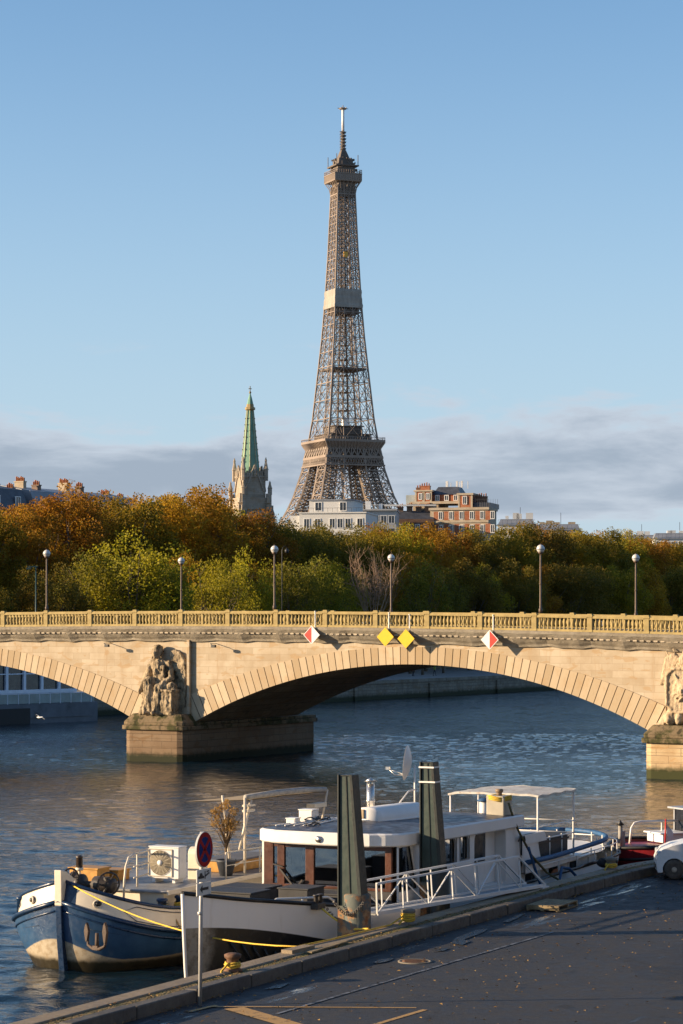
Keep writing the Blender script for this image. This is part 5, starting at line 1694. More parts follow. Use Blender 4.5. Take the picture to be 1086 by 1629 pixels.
# ---------------------------------------------------------------- hull builder
def hull_mesh(m, L, levels, sheer, st, stern_l, mi_of, sides=(-1, 1)):
    """levels: (fraction of sheer height or absolute z, breadth, stem x, bow length, bow power, stern x); lofted per side"""
    for s in sides:
        rows = []
        for kind, val, B, xs, Lb, pw, xe, Ls in levels:
            row = []
            for f in st:
                x = xs + (xe - xs) * f
                a = min(1.0, max(0.0, (x - xs) / Lb)); hb = B * (1 - (1 - a) ** pw[0]) ** (1 / pw[1])
                c = min(1.0, max(0.0, (xe - x) / Ls)); hb *= (1 - (1 - c) ** 2.2) ** (1 / 2.2)
                z = val if kind == 'z' else sheer(x, hb) + val if kind == 's' else sheer(x, hb) * val
                row.append((x, s * hb, z))
            rows.append(row)
        for i in range(len(rows) - 1):
            n = len(st)
            vs = rows[i] + rows[i + 1]
            for j in range(n - 1):
                m.add([rows[i][j], rows[i][j + 1], rows[i + 1][j + 1], rows[i + 1][j]], [(0, 1, 2, 3)], mi_of(i, rows[i][j][0], rows[i][j + 1][1]), True)
    return rows


def edge_line(levelspec, sheer, st, s):
    kind, val, B, xs, Lb, pw, xe, Ls = levelspec
    row = []
    for f in st:
        x = xs + (xe - xs) * f
        a = min(1.0, max(0.0, (x - xs) / Lb)); hb = B * (1 - (1 - a) ** pw[0]) ** (1 / pw[1])
        c = min(1.0, max(0.0, (xe - x) / Ls)); hb *= (1 - (1 - c) ** 2.2) ** (1 / 2.2)
        row.append((x, s * hb, sheer(x, hb) * val if kind == 'h' else sheer(x, hb) + val))
    return row


ST = [0, .0015, .004, .008, .014, .022, .032, .045, .06, .08, .10, .125, .155, .19, .23, .28, .34, .42, .5, .58, .66, .74, .81, .86, .9, .93, .955, .972, .985, .994, 1]

# ---------------------------------------------------------------- blue barge
barge = thing('blue_barge', 'old blue barge with cream bulwarks and an anchor on its bluff bow', 'boat', B_O, Q_RZ)
white_p = pm('boat_cream_paint', (.60, .53, .42), .07, 1.2, .42, .08, dirt=(.42, .36, .26), dirt_amt=.25, streak=True)
white_b = pm('boat_white_paint', (.70, .675, .64), .05, 1.0, .40, .06, dirt=(.48, .44, .37), dirt_amt=.18, streak=True)
blue_p = pm('boat_blue_paint', (.009, .026, .065), .2, 2, .32, .1)
black_p = pm('boat_black_paint', (.014, .014, .015), .3, 3, .45, .15, dirt=(.06, .055, .05), dirt_amt=.25)
t = NT('barge_hull_paint')
x, y, z = t.sep()
n0 = t.noise(.9, 6, .65); n1 = t.noise(5, 6, .65); n2 = t.noise(1.3, 6, .7, t.mapping((1.5, 1.5, .15)))
blue = t.mix(t.sm(n0, .35, .7), (.012, .042, .105), (.026, .072, .150))
blue = t.mix(t.sm(n2, .60, .74, 0, .55), blue, (.10, .14, .18))
blue = t.mix(t.sm(n1, .68, .80, 0, .6), blue, (.10, .07, .05))
ay = t.math('ABSOLUTE', t.math('SUBTRACT', y, .25))
arch = t.math('ADD', .36, t.math('MULTIPLY', t.sm(ay, .05, 1.9, 1, 0), .55))     # worn patch rises towards the stem
arch = t.math('ADD', arch, t.math('MULTIPLY', t.math('SUBTRACT', n0, .5), .12))
d = t.math('SUBTRACT', z, arch)
buff = t.mix(t.sm(n1, .4, .65), (.40, .34, .25), (.27, .21, .135))
col = t.mix(t.sm(d, -.02, .02), buff, blue)
dz = t.math('ADD', z, t.math('MULTIPLY', t.math('SUBTRACT', n1, .5), .22))
col = t.mix(t.sm(dz, .22, .40, 1, 0), col, (.030, .024, .012))
barge_m = t.set(col, t.sm(n1, .3, .7, .28, .5), 0, t.bump(t.math('ADD', n1, t.math('MULTIPLY', n0, 2)), .12, .05), .5)


def sheer_b(x, hb): return 2.0 - .27 * hb - .10 * min(max(x, 0), 3) - .012 * min(max(x - 3, 0), 8)


BP = (2.3, 2.0)
LV = [('z', -.7, 1.7, .75, 3.6, BP, 24.5, 3.5), ('z', .0, 2.28, .30, 3.0, BP, 25.5, 3.2), ('h', .35, 2.47, .15, 2.7, BP, 25.8, 3.0), ('h', .7, 2.58, .05, 2.5, BP, 26, 2.8), ('s', 0, 2.64, 0, 2.4, BP, 26, 2.7)]
m = M(); hull_mesh(m, 26, LV, sheer_b, ST, 3, lambda i, x, y: 0)
m.build('hull', barge_m, barge, merge=True)
LVB = [('s', .0, 2.60, .02, 2.4, BP, 26, 2.7), ('s', .30, 2.54, .08, 2.35, BP, 25.9, 2.7), ('s', .60, 2.47, .16, 2.3, BP, 25.8, 2.7)]
m = M(); hull_mesh(m, 26, LVB, sheer_b, ST, 3, lambda i, x, y: 1 if -.62 < y < .42 else 0)
m.build('bulwark', [white_p, blue_p], barge, merge=True)
m = M()
for s in (-1, 1): m.tube(edge_line(('s', 0.02, 2.67, -.02, 2.4, BP, 26, 2.7), sheer_b, ST, s), .07, 8); m.tube(edge_line(('s', -.22, 2.62, .02, 2.45, BP, 26, 2.7), sheer_b, ST, s), .03, 6)
m.build('rubbing_strake', blue_p, barge)
m = M()
for s in (-1, 1): m.tube(edge_line(('s', .62, 2.47, .16, 2.3, BP, 25.8, 2.7), sheer_b, ST, s), .055, 8)
m.build('bulwark_rail', blue_p, barge)
m = M()
for s in (-1, 1):
    for lv in (('h', .38, 2.487, .145, 2.7, BP, 25.8, 3.0), ('h', .54, 2.535, .10, 2.6, BP, 25.9, 2.9), ('h', .70, 2.585, .05, 2.5, BP, 26, 2.8)):
        ln = edge_line(lv, sheer_b, ST, s)
        m.tube([(x, y, z + .16 * math.sin(min(1.5, k * .07))) for k, (x, y, z) in enumerate(ln)][2:-2], .011, 4)
m.build('plating_seams', pm('seam_dark_blue', (.006, .014, .03), rough=.5), barge)
# blue outlined cream panels on the bulwark and the hawse rings
for s in (-1, 1):
    top = edge_line(('s', .50, 2.505, .125, 2.32, BP, 26, 2.7), sheer_b, ST, s); bot = edge_line(('s', .11, 2.585, .035, 2.38, BP, 26, 2.7), sheer_b, ST, s)
    a, b = 6, 12
    loop = [Vector(top[i]) for i in range(a, b)] + [(Vector(top[b]) + Vector(bot[b])) / 2] + [Vector(bot[i]) for i in range(b - 1, a - 1, -1)] + [(Vector(top[a - 1]) + Vector(bot[a - 1])) / 2]
    m = M(); m.tube([p + Vector((-.01, s * .012, 0)) for p in loop], .013, 5, closed=True)
    m.build('panel_outline', blue_p, barge)
    i = 3
    c = (Vector(top[i]) + Vector(bot[i])) / 2
    m = M(); n_ = Vector((-.75, s * .66, 0)); q_ = n_.to_track_quat('Z', 'Y').to_matrix()
    m.tube([c + n_ * .02 + q_ @ Vector((.13 * math.cos(k * .5236), .10 * math.sin(k * .5236), 0)) for k in range(12)], .03, 6, closed=True)
    m.build('hawse_ring', white_p, barge)
    m = M(); m.ell(c, (.1, .1, .08), 10, 6); m.build('hawse_hole', black_p, barge)
# stem post
m = M()
m.prism([(-.10, 2.93), (.20, 2.86), (.62, 2.62), (.30, 2.2), (.12, 1.9), (-.08, 1.9)], -.12, .12, 'y'); m.build('stem_head', white_p, barge, bevel=.02)
m = M(); m.prism([(-.085, 1.9), (.15, 1.9), (.18, 1.2), (.30, .3), (.55, -.6), (.2, -.6), (.10, .1), (-.02, 1.0)], -.10, .10, 'y'); m.build('stem', blue_p, barge, bevel=.02)
# deck and low trunk roof
deck_grey = pm('deck_grey_paint', (.20, .20, .20), .2, 2, .5, .1, dirt=(.10, .09, .08), dirt_amt=.4)
dk = edge_line(('s', .12, 2.52, .12, 2.35, BP, 25.8, 2.7), sheer_b, ST, 1)
m = M(); m.loft([[(x, y, z), (x, 0, z + .04), (x, -y, z)] for x, y, z in dk]); m.build('deck', deck_grey, barge)
m = M(); m.box((2.9, -1.75, 1.0), (24, 1.75, 2.05)); m.build('trunk', white_p, barge, bevel=.03)
m = M(); m.box((2.75, -1.95, 2.054), (24.1, 1.95, 2.13)); m.build('trunk_roof', deck_grey, barge, bevel=.03)
m = M(); m.box((2.74, -2.0, 2.02), (24.15, -1.954, 2.15)); m.build('trunk_fascia', white_p, barge)
# anchor against the port... starboard bow plating
anchor_m = pm('anchor_brown_rust', (.075, .05, .036), .25, 9, .75, .4)
an = thing('anchor', 'rusty brown stockless anchor hanging against the blue bow', 'anchor', bp(-.12, -1.32, .98), Q_RZ - math.radians(12))
m = M()
m.tube([(0, -.02, -.18), (0, -.02, .22)], [.06, .05], 8); m.build('shank', anchor_m, an)
m = M(); m.tube([(-.0, .34, .0), (-.03, .30, -.14), (-.04, .12, -.22), (-.04, -.16, -.22), (-.03, -.34, -.14), (0, -.38, .0)], [.035, .045, .055, .055, .045, .035], 8); m.cbox((-.02, -.02, -.2), (.14, .2, .13)); m.build('crown', anchor_m, an, bevel=.01)
for s, h in ((1, .50), (-1, .56)):
    y0 = s * .36
    m = M(); poly = [(y0 - .03, -.05), (y0 + .03, -.05), (y0 + .09, h * .5), (y0 + .05, h * .8), (y0, h), (y0 - .05, h * .8), (y0 - .09, h * .5)]
    m.prism(poly, -.06, .03, 'x'); m.build('fluke', anchor_m, an, bevel=.015)
# bow gear
gear_m = pm('dark_greased_gear', (.035, .028, .024), .3, 8, .5, .3)
def ring_wheel(name, label, loc, r, rz, tilt=0):
    t = thing(name, label, 'handwheel', loc, rz, 'handwheels on the barge bow')
    m = M(); m.tube([(0, r * math.cos(k * .2618), r * math.sin(k * .2618)) for k in range(24)], .028, 6, closed=True); m.build('rim', gear_m, t)
    m = M()
    for k in range(3): a = k * math.pi / 3; m.bar((0, -r * math.cos(a), -r * math.sin(a)), (0, r * math.cos(a), r * math.sin(a)), .025)
    m.ell((0, 0, 0), (.05, .05, .05), 8, 6); m.bar((0, 0, 0), (.35, 0, 0), .05); m.build('spokes', gear_m, t)
    m = M(); m.bar((.3, 0, 0), (.3, 0, -r - .2), .07); m.build('stand', gear_m, t)
ring_wheel('handwheel', 'large black handwheel beside the brake drums on the barge deck', bp(1.45, -.75, 2.42), .33, Q_RZ + .9)
ring_wheel('handwheel', 'black handwheel just behind the white stem head of the barge', bp(.75, .12, 2.62), .27, Q_RZ + 1.1)
t = thing('anchor_windlass', 'dark greasy anchor windlass on the barge foredeck', 'windlass', bp(1.6, .1, 1.75), Q_RZ)
m = M()
for y in (-.7, .6): m.prism([(-.25, 0), (.25, 0), (.12, .85), (-.12, .85)], y - .04, y + .04, 'y')
m.build('cheek_plates', gear_m, t)
m = M(); m.lathe([(.08, -.95), (.22, -.93), (.2, -.72), (.26, -.6), (.26, -.3), (.1, -.28), (.1, .1), (.3, .12), (.3, .3), (.12, .32), (.12, .9)], (0, 0, .6), 16, axis='y'); m.build('drum', gear_m, t)
m = M(); m.lathe([(.36, .40), (.36, .48)], (0, 0, .6), 20, axis='y'); m.build('gear_wheel', gear_m, t)
t = thing('deck_lamp', 'small caged navigation lamp on a white post on the barge bow', 'lamp', bp(1.6, .35, 1.8), Q_RZ)
m = M(); m.tube([(0, 0, 0), (0, 0, .95)], .04, 8); m.lathe([(.12, .95), (.12, 1.02), (.05, 1.04)], n=12); m.build('post', white_p, t)
m = M(); m.lathe([(.10, 1.04), (.10, 1.32), (.12, 1.34), (.05, 1.40)], n=12); m.build('lantern', pm('lantern_dark_glass', (.05, .035, .025), rough=.2), t)
for x, y, lab in ((2.35, -2.02, 'blue mooring bitt with yellow rope on the cream bulwark, left of the pair'), (3.3, -2.08, 'blue mooring bitt with yellow rope on the cream bulwark, right of the pair'), (.95, 1.95, 'blue mooring bitt on the far bow of the barge')):
    t = thing('mooring_bitt', lab, 'bitt', bp(x, y, 1.45), Q_RZ, 'blue bitts on the barge')
    m = M(); m.lathe([(.14, 0), (.13, .42), (.17, .44), (.17, .5), (.13, .52), (0, .525)], n=16); m.build('post', blue_p, t)
    if y < 0:
        m = M()
        for k in range(3): m.tube([(.16 * math.cos(a), .16 * math.sin(a), .2 + .05 * k + .02 * math.sin(2 * a)) for a in [j * .4488 for j in range(14)]], .028, 6, closed=True)
        m.build('rope_turns', rope_y, t)
ochre_wood = pm('ochre_varnished_wood', (.42, .21, .04), .2, 3, .45, .15)
for (x, y, dx, dy, h, lab) in ((3.9, 1.45, .7, 1.0, .42, 'ochre wooden chest left of the white handrail on the barge'), (4.9, 1.3, .7, .9, .28, 'low brown wooden chest between the handrail and the cooling unit')):
    t = thing('wooden_chest', lab, 'chest', bp(x, y, 2.134), Q_RZ, 'wooden chests on the barge')
    m = M(); m.box((-dx / 2, -dy / 2, 0), (dx / 2, dy / 2, h)); m.build('box', ochre_wood, t, bevel=.02)
    m = M(); m.box((-dx / 2 - .04, -dy / 2 - .04, h), (dx / 2 + .04, dy / 2 + .04, h + .05)); m.build('lid', ochre_wood, t, bevel=.01)
# handrail
t = thing('handrail', 'white tubular handrail at the front of the barge trunk roof', 'handrail', bp(0, 0, 0), Q_RZ)
m = M()
m.tube([(2.6, -.55, 1.6), (2.65, -.55, 2.4), (2.75, -.54, 2.8), (2.95, -.52, 3.05), (3.35, -.5, 3.12)], .035, 8); m.build('front_stanchion', white_p, t)
m = M()
m.tube([(3.35, -.5, 3.12), (4.45, -.30, 3.12)], .03, 8); m.tube([(3.2, -.55, 2.75), (4.45, -.30, 2.75)], .025, 8); m.tube([(3.2, -.55, 2.42), (4.45, -.30, 2.42)], .025, 8); m.tube([(6.5, .5, 2.13), (4.45, -.30, 3.12)], .03, 8); m.tube([(3.5, -.48, 2.13), (3.5, -.48, 3.12)], .03, 8)
m.build('rails', white_p, t)
# cooling unit
ac_w = pm('cooling_unit_white', (.62, .60, .57), .04, 3, .45, .03, dirt=(.5, .45, .38), dirt_amt=.12, streak=True)
t = thing('cooling_unit', 'white outdoor cooling unit with round fan grille on the barge roof', 'air conditioner', bp(5.0, -.66, 2.134), Q_RZ)
m = M(); m.box((-.24, -.52, .12), (.24, .52, 1.06)); m.box((-.26, -.54, 1.06), (.26, .54, 1.10)); m.build('casing', ac_w, t, bevel=.025)
m = M()
for y in (-.35, .35): m.box((-.25, y - .05, 0), (.25, y + .05, .118))
m.build('feet', ac_w, t)
cy = .12
m = M(); m.lathe([(.375, -.0), (.375, .01)], (-.253, cy, .60), 28, axis='x'); m.build('fan_recess', pm('fan_recess_dark', (.22, .185, .13), rough=.7), t)
m = M()
for k in range(8): r = .08 + .042 * k; m.tube([(-.27, cy + r * math.cos(j * .2094), .60 + r * math.sin(j * .2094)) for j in range(30)], .008, 4, closed=True)
for k in range(8): a = k * math.pi / 8; m.bar((-.272, cy - .38 * math.cos(a), .6 - .38 * math.sin(a)), (-.272, cy + .38 * math.cos(a), .6 + .38 * math.sin(a)), .010)
for (y0, z0, y1, z1) in ((cy - .41, .19, cy + .41, .19), (cy - .41, 1.01, cy + .41, 1.01), (cy - .41, .19, cy - .41, 1.01), (cy + .41, .19, cy + .41, 1.01)): m.bar((-.26, y0, z0), (-.26, y1, z1), .025)
m.build('grille', pm('grille_beige', (.42, .37, .28), rough=.6), t)
m = M(); m.lathe([(.085, -.02), (.085, .0), (.0, .004)], (-.275, cy, .60), 16, axis='x'); m.build('hub_badge', ac_w, t)
m = M(); m.box((-.06, -.545, .62), (.08, -.525, .70)); m.box((-.20, -.53, .16), (.2, -.522, .98)); m.build('service_panel', ac_w, t)
t = thing('white_locker', 'tall white round topped locker right of the cooling unit', 'locker', bp(6.15, -1.05, 2.134), Q_RZ)
m = M(); m.prism([(-.24, 0), (.24, 0), (.24, .78)] + [(.24 * math.cos(a), .78 + .22 * math.sin(a)) for a in [math.radians(22.5 * k) for k in range(1, 8)]] + [(-.24, .78)], -.22, .22, 'y'); m.build('body', white_p, t, bevel=.02)
m = M(); m.lathe([(.05, -.235), (.05, -.22)], (0, 0, .82), 10, axis='y'); m.build('knob', gear_m, t)
# planter with clipped tree
t = thing('potted_tree', 'small round russet tree in a dark planter on the barge roof', 'potted tree', bp(7.4, -1.35, 2.134), Q_RZ)
m = M(); m.lathe([(.20, 0), (.30, .42), (.33, .44), (.33, .5), (.28, .5), (.27, .42), (.0, .42)], n=18); m.build('planter', pm('planter_dark_grey', (.04, .045, .055), rough=.6), t)
PR = np.random.default_rng(5)
m = M(); m.tube([(0, 0, .4), (.02, .02, .8), (0, 0, 1.1)], [.05, .04, .035], 7)
for k in range(26):
    a = PR.uniform(0, 6.28); r = PR.uniform(.2, .58); z = PR.uniform(1.4, 2.25)
    e = Vector((r * math.cos(a), r * math.sin(a), z)); s0 = Vector((0, 0, PR.uniform(.75, 1.1)))
    m.tube([s0, s0.lerp(e, .5) + Vector((0, 0, .1)), e], [.02, .014, .006], 5)
    for j in range(5):
        s1 = s0.lerp(e, PR.uniform(.4, .95)); e1 = s1 + Vector(PR.normal(size=3)) * .14 + Vector((0, 0, .1)); m.tube([s1, e1], [.007, .003], 3)
m.build('trunk', pm('potted_bark', (.12, .08, .045), rough=.9), t)
cm = crown_mesh('potted_crown', PR, .52, .55, 1.85, 30, 1800, .05, leaf_material('potted_russet_leaves', [(.16, .075, .02), (.30, .15, .035), (.22, .09, .02)]), lo=.8)
link('crown', cm, t)
t = thing('roof_bench', 'ochre wooden bench box behind the potted tree on the barge', 'bench', bp(9.4, -.6, 2.134), Q_RZ)
m = M(); m.box((-1.3, -.55, 0), (1.6, .55, .34)); m.build('seat_box', ochre_wood, t, bevel=.02)
m = M(); m.box((-1.34, -.6, .344), (1.64, .6, .40)); m.build('lid', pm('bench_grey_lid', (.12, .12, .13), rough=.6), t, bevel=.01)
# awning frame
t = thing('awning_frame', 'white tubular awning frame with a rolled grey canvas on the barge', 'awning', bp(0, 0, 0), Q_RZ)
def pole_(m, p, q, r=.045): m.tube([p, q], r, 8)
m = M(); pole_(m, (8.35, -1.5, 2.13), (8.35, -1.5, 4.5)); pole_(m, (8.75, -1.5, 4.42), (8.0, -1.5, 2.9)); pole_(m, (8.0, -1.2, 2.13), (7.8, -1.0, 4.6)); pole_(m, (8.35, -1.5, 2.55), (8.0, -1.2, 2.3), .03)
m.box((8.35, -1.6, 4.05), (8.85, -1.4, 4.12)); m.box((8.35, -1.6, 4.22), (8.85, -1.4, 4.28)); m.build('front_posts', white_p, t)
m = M(); pole_(m, (13.4, -1.5, 2.1), (13.4, -1.5, 3.9)); pole_(m, (13.6, -1.4, 2.1), (13.6, -1.4, 3.9)); pole_(m, (14.15, -1.5, 4.4), (13.7, -1.5, 3.3), .035); m.box((13.0, -1.6, 3.86), (13.9, -1.3, 4.0)); m.build('rear_posts', white_p, t)
m = M(); m.tube([(8.4, -1.5, 4.52), (10.5, -1.5, 4.53), (12.5, -1.5, 4.5), (14.0, -1.5, 4.43)], [.085, .10, .10, .08], 10); m.build('canvas_roll', pm('awning_grey_canvas', (.33, .31, .28), .2, 5, .85, .3), t)
m = M(); m.loft([[(8.5, -1.5, 4.43), (8.6, .8, 4.30)], [(11, -1.5, 4.42), (11, .9, 4.24)], [(14.1, -1.5, 4.36), (14.2, .8, 4.24)]]); m.loft([[(8.5, -1.5, 4.41), (8.6, .8, 4.28)], [(11, -1.5, 4.40), (11, .9, 4.22)], [(14.1, -1.5, 4.34), (14.2, .8, 4.22)]]); m.build('canvas', pm('awning_tan_canvas', (.34, .25, .14), .15, 3, .9, .3), t)
# side railings of the barge roof
t = thing('side_railing', 'thin white wire railing along the barge roof beside the white boat', 'railing', bp(0, 0, 0), Q_RZ)
m = M()
for k in range(6): pole_(m, (6.4 + 2.2 * k, -1.9, 2.13), (6.4 + 2.2 * k, -1.9, 2.95), .028)
m.build('stanchions', white_p, t)
m = M(); pole_(m, (6.4, -1.9, 2.95), (17.4, -1.9, 2.9), .022); pole_(m, (6.4, -1.9, 2.55), (17.4, -1.9, 2.5), .014); m.build('wires', white_p, t)

# ropes between boats and quay
rope('mooring_rope', 'long yellow mooring rope from the barge stem across to the quay bollard', [bp(.25, -.2, 2.5), qp(12.0, .02, 2.09), qp(13.6, -.12, 2.085), qp(15.5, -.16, 2.085), qp(16.8, -.25, 2.1), qp(17.45, -.3, 2.25)], .021, rope_y, .42, 60)
rope('mooring_rope', 'tan rope hanging from the barge bitts down to the water by the white bow', [bp(2.35, -2.2, 1.85), bp(2.2, -3.0, .9), qp(11.2, .5, 1.0)], .03, rope_tan, .1, 24)
rope('hanging_rope', 'loop of yellow rope hanging below the blue bitts on the cream bulwark', [bp(2.4, -2.66, 1.85), bp(2.55, -2.72, 1.35), bp(2.9, -2.74, 1.12), bp(3.2, -2.74, 1.35), bp(3.35, -2.68, 1.85)], .028, rope_tan, 0, 24)
# ---------------------------------------------------------------- white houseboat
wb = thing('white_houseboat', 'long white houseboat with wooden wheelhouse front moored along the quay', 'boat', W_O, Q_RZ)


def sheer_w(x, hb):
    return float(np.interp(x, [0, 1.5, 4.2, 8, 12, 17, 22, 28.5], [3.05, 2.78, 2.42, 2.06, 1.88, 1.78, 1.84, 2.0]))


t = NT('houseboat_hull_paint')
x, y, z = t.sep()
n0 = t.noise(.9, 6, .65); n1 = t.noise(5, 6, .65); n2 = t.noise(1.3, 6, .7, t.mapping((1.5, 1.5, .12)))
wh = t.mix(t.sm(n2, .58, .74, 0, .5), (.81, .775, .73), (.62, .56, .48))
line = t.math('ADD', t.sm(x, .0, 8.0, 2.15, .95), 0.0)
blk = t.mix(t.sm(n1, .5, .72, 0, .6), (.016, .016, .017), (.07, .06, .05))
gre = t.mix(t.sm(n1, .4, .65), (.30, .27, .22), (.17, .14, .105))
low = t.mix(t.sm(t.math('ADD', x, t.math('MULTIPLY', n0, .7)), .95, 1.25), gre, blk)
col = t.mix(t.sm(t.math('SUBTRACT', z, line), -.012, .012), low, wh)
dz = t.math('ADD', z, t.math('MULTIPLY', t.math('SUBTRACT', n1, .5), .3))
col = t.mix(t.sm(dz, .2, .5, 1, 0), col, (.03, .028, .015))
hull_m = t.set(col, t.sm(n1, .3, .7, .3, .5), 0, t.bump(t.math('ADD', n1, t.math('MULTIPLY', n0, 3)), .12, .05), .45)
WP = (1.5, 1.0)
LW = [('z', -.8, 1.7, .55, 6.4, WP, 27.0, 4), ('z', .0, 2.2, .28, 6.2, WP, 27.6, 3.6), ('h', .4, 2.38, .16, 6.0, WP, 27.9, 3.4), ('h', .75, 2.48, .06, 5.9, WP, 28.1, 3.2), ('s', 0, 2.52, 0, 5.8, WP, 28.2, 3.0)]
STW = sorted(set(ST + [.03 * k for k in range(34)]))
m = M(); hull_mesh(m, 28, LW, sheer_w, STW, 3, lambda i, x, y: 0); m.build('hull', hull_m, wb, merge=True)
m = M(); hull_mesh(m, 28, [('s', .0, 2.50, .03, 5.8, WP, 28.1, 3.0), ('s', -1.0, 2.40, .12, 5.8, WP, 28.0, 3.0)], sheer_w, STW, 3, lambda i, x, y: 0); m.build('bulwark_lining', black_p, wb, merge=True)
m = M()
for s in (-1, 1): m.tube(edge_line(('s', .02, 2.52, -.01, 5.8, WP, 28.2, 3.0), sheer_w, STW, s), .055, 8)
m.build('gunwale_cap', black_p, wb)
m = M(); m.tube([(-.02, 0, 3.05), (.04, 0, 2.2), (.14, 0, 1.1), (.3, 0, 0)], .05, 8); m.build('stem_bar', white_b, wb)
dk = edge_line(('s', -.62, 2.46, .08, 5.8, WP, 28.0, 3.0), sheer_w, STW, 1)
m = M(); m.loft([[(x, y, z), (x, 0, z + .05), (x, -y, z)] for x, y, z in dk]); m.build('deck', pm('deck_dark_paint', (.035, .035, .038), .25, 3, .6, .2), wb)
# foredeck fittings
dbx = pm('deck_box_charcoal', (.028, .028, .03), .2, 4, .6, .2)
for bx_ in ((2.9, .1, 1.1, 1.6, .80, 'wide charcoal deck box in the bow well of the white boat'), (4.9, -.9, 1.0, .9, .98, 'square charcoal deck box with a white rail at its side'), (5.4, .95, 1.0, 1.4, .92, 'charcoal deck box in front of the wooden windows'), (7.2, .2, .8, 2.6, .80, 'low charcoal deck step below the wooden windows')):
    x, y, dx, dy, h, lab = bx_
    zd = sheer_w(x, 0) - .57
    t = thing('deck_box', lab, 'deck box', wp(x, y, zd), Q_RZ, 'charcoal boxes on the foredeck')
    m = M(); m.box((-dx / 2, -dy / 2, 0), (dx / 2, dy / 2, h)); m.build('box', dbx, t, bevel=.02)
    m = M(); m.box((-dx / 2 - .03, -dy / 2 - .03, h + .004), (dx / 2 + .03, dy / 2 + .03, h + .05)); m.build('lid', dbx, t, bevel=.012)
t = thing('deck_rail', 'low white handrail on the foredeck of the white boat by the green pile', 'handrail', wp(0, 0, 0), Q_RZ)
m = M()
m.tube([(2.4, -1.25, 2.15), (2.4, -1.25, 2.62), (2.6, -1.35, 2.72), (4.4, -1.95, 2.62), (4.7, -2.0, 2.5), (4.7, -2.0, 2.05)], .032, 8); m.build('top_rail', white_b, t)
m = M(); m.tube([(3.5, -1.65, 2.0), (3.5, -1.65, 2.67)], .028, 8); m.tube([(2.4, -1.25, 2.36), (4.7, -2.0, 2.28)], .02, 6); m.build('stanchion', white_b, t)
t = thing('fairlead', 'rusty fairlead with hanging chain on the white boat gunwale by the pile', 'fairlead', wp(3.7, -2.02, 2.46), Q_RZ)
m = M(); m.cbox((0, 0, .0), (.45, .22, .16)); m.lathe([(.07, 0), (.06, .2), (.09, .22), (.09, .26)], (-.12, 0, .05), 10); m.lathe([(.07, 0), (.06, .2), (.09, .22), (.09, .26)], (.12, 0, .05), 10); m.build('base', gear_m, t, bevel=.01)
m = M()
for k in range(14):
    a = k / 13; p = Vector((.2 + .9 * a, -.18 - .45 * a, -.10 - .35 * math.sin(math.pi * a)))
    m.tube([p + Vector((.05 * math.cos(j * .785), .03 * math.sin(j * .785) * (k % 2), .03 * math.sin(j * .785) * (1 - k % 2))) for j in range(8)], .013, 5, closed=True)
m.build('chain', gear_m, t)
# wheelhouse front in varnished wood
wood = pm('varnished_mahogany', (.075, .028, .016), .25, 2.5, .35, .15)
glass = NT('boat_window_glass')
tr = glass.n.new('ShaderNodeBsdfTransparent'); gl = glass.n.new('ShaderNodeBsdfGlossy'); gl.inputs['Roughness'].default_value = .03
tr.inputs['Color'].default_value = (.55, .57, .55, 1)
lw = glass.n.new('ShaderNodeLayerWeight'); lw.inputs['Blend'].default_value = .45
mx = glass.n.new('ShaderNodeMixShader')
glass.l.new(glass.sm(lw.outputs['Fresnel'], 0, 1, .30, .95), mx.inputs[0]); glass.l.new(tr.outputs[0], mx.inputs[1]); glass.l.new(gl.outputs[0], mx.inputs[2])
glass.l.new(mx.outputs[0], glass.n['Material Output'].inputs['Surface']); glass = glass.mat
dark_int = pm('dark_cabin_interior', (.05, .04, .032), .3, 1, .7, .1)
curt = pm('pale_curtain', (.45, .42, .36), .15, 6, .9, .3)
XF = 8.3                                                 # front bulkhead
YL, YR = 2.05, -2.05
m = M()
for y0, y1 in ((1.75, 2.05), (1.38, 1.62), (.42, .70), (-.60, -.34), (-.98, -.80), (-2.05, -1.85)): m.box((XF - .06, y0, 1.5), (XF + .06, y1, 3.66))
m.box((XF - .04, YR, 3.52), (XF + .04, YL, 3.70)); m.box((XF - .10, YR, 2.38), (XF + .02, YL, 2.46))
m.build('wheelhouse_front', wood, wb, bevel=.012)
m = M(); m.box((XF - .075, YR, 1.45), (XF + .05, YL, 2.375)); m.build('front_bulkhead', dbx, wb)
for y0, y1 in ((1.62, 1.75), (.70, 1.38), (-.34, .42), (-.80, -.60), (-1.85, -.98)):
    m = M(); m.box((XF - .008, y0, 2.46), (XF + .008, y1, 3.52)); m.build('windscreen', glass, wb)
m = M(); m.cbox((XF - .1, -.72, 2.95), (.06, .04, .22)); m.build('door_handle', pm('brass', (.45, .28, .07), .1, 5, .35, 0, metal=.8), wb)
m = M(); m.bar((XF - .12, 1.5, 2.9), (XF - .14, .95, 2.3), .05); m.bar((XF - .12, 1.72, 3.02), (XF - .12, 1.4, 2.95), .04); m.bar((XF - .14, 1.05, 2.25), (XF - .14, .75, 2.6), .05); m.build('wipers', gear_m, wb)
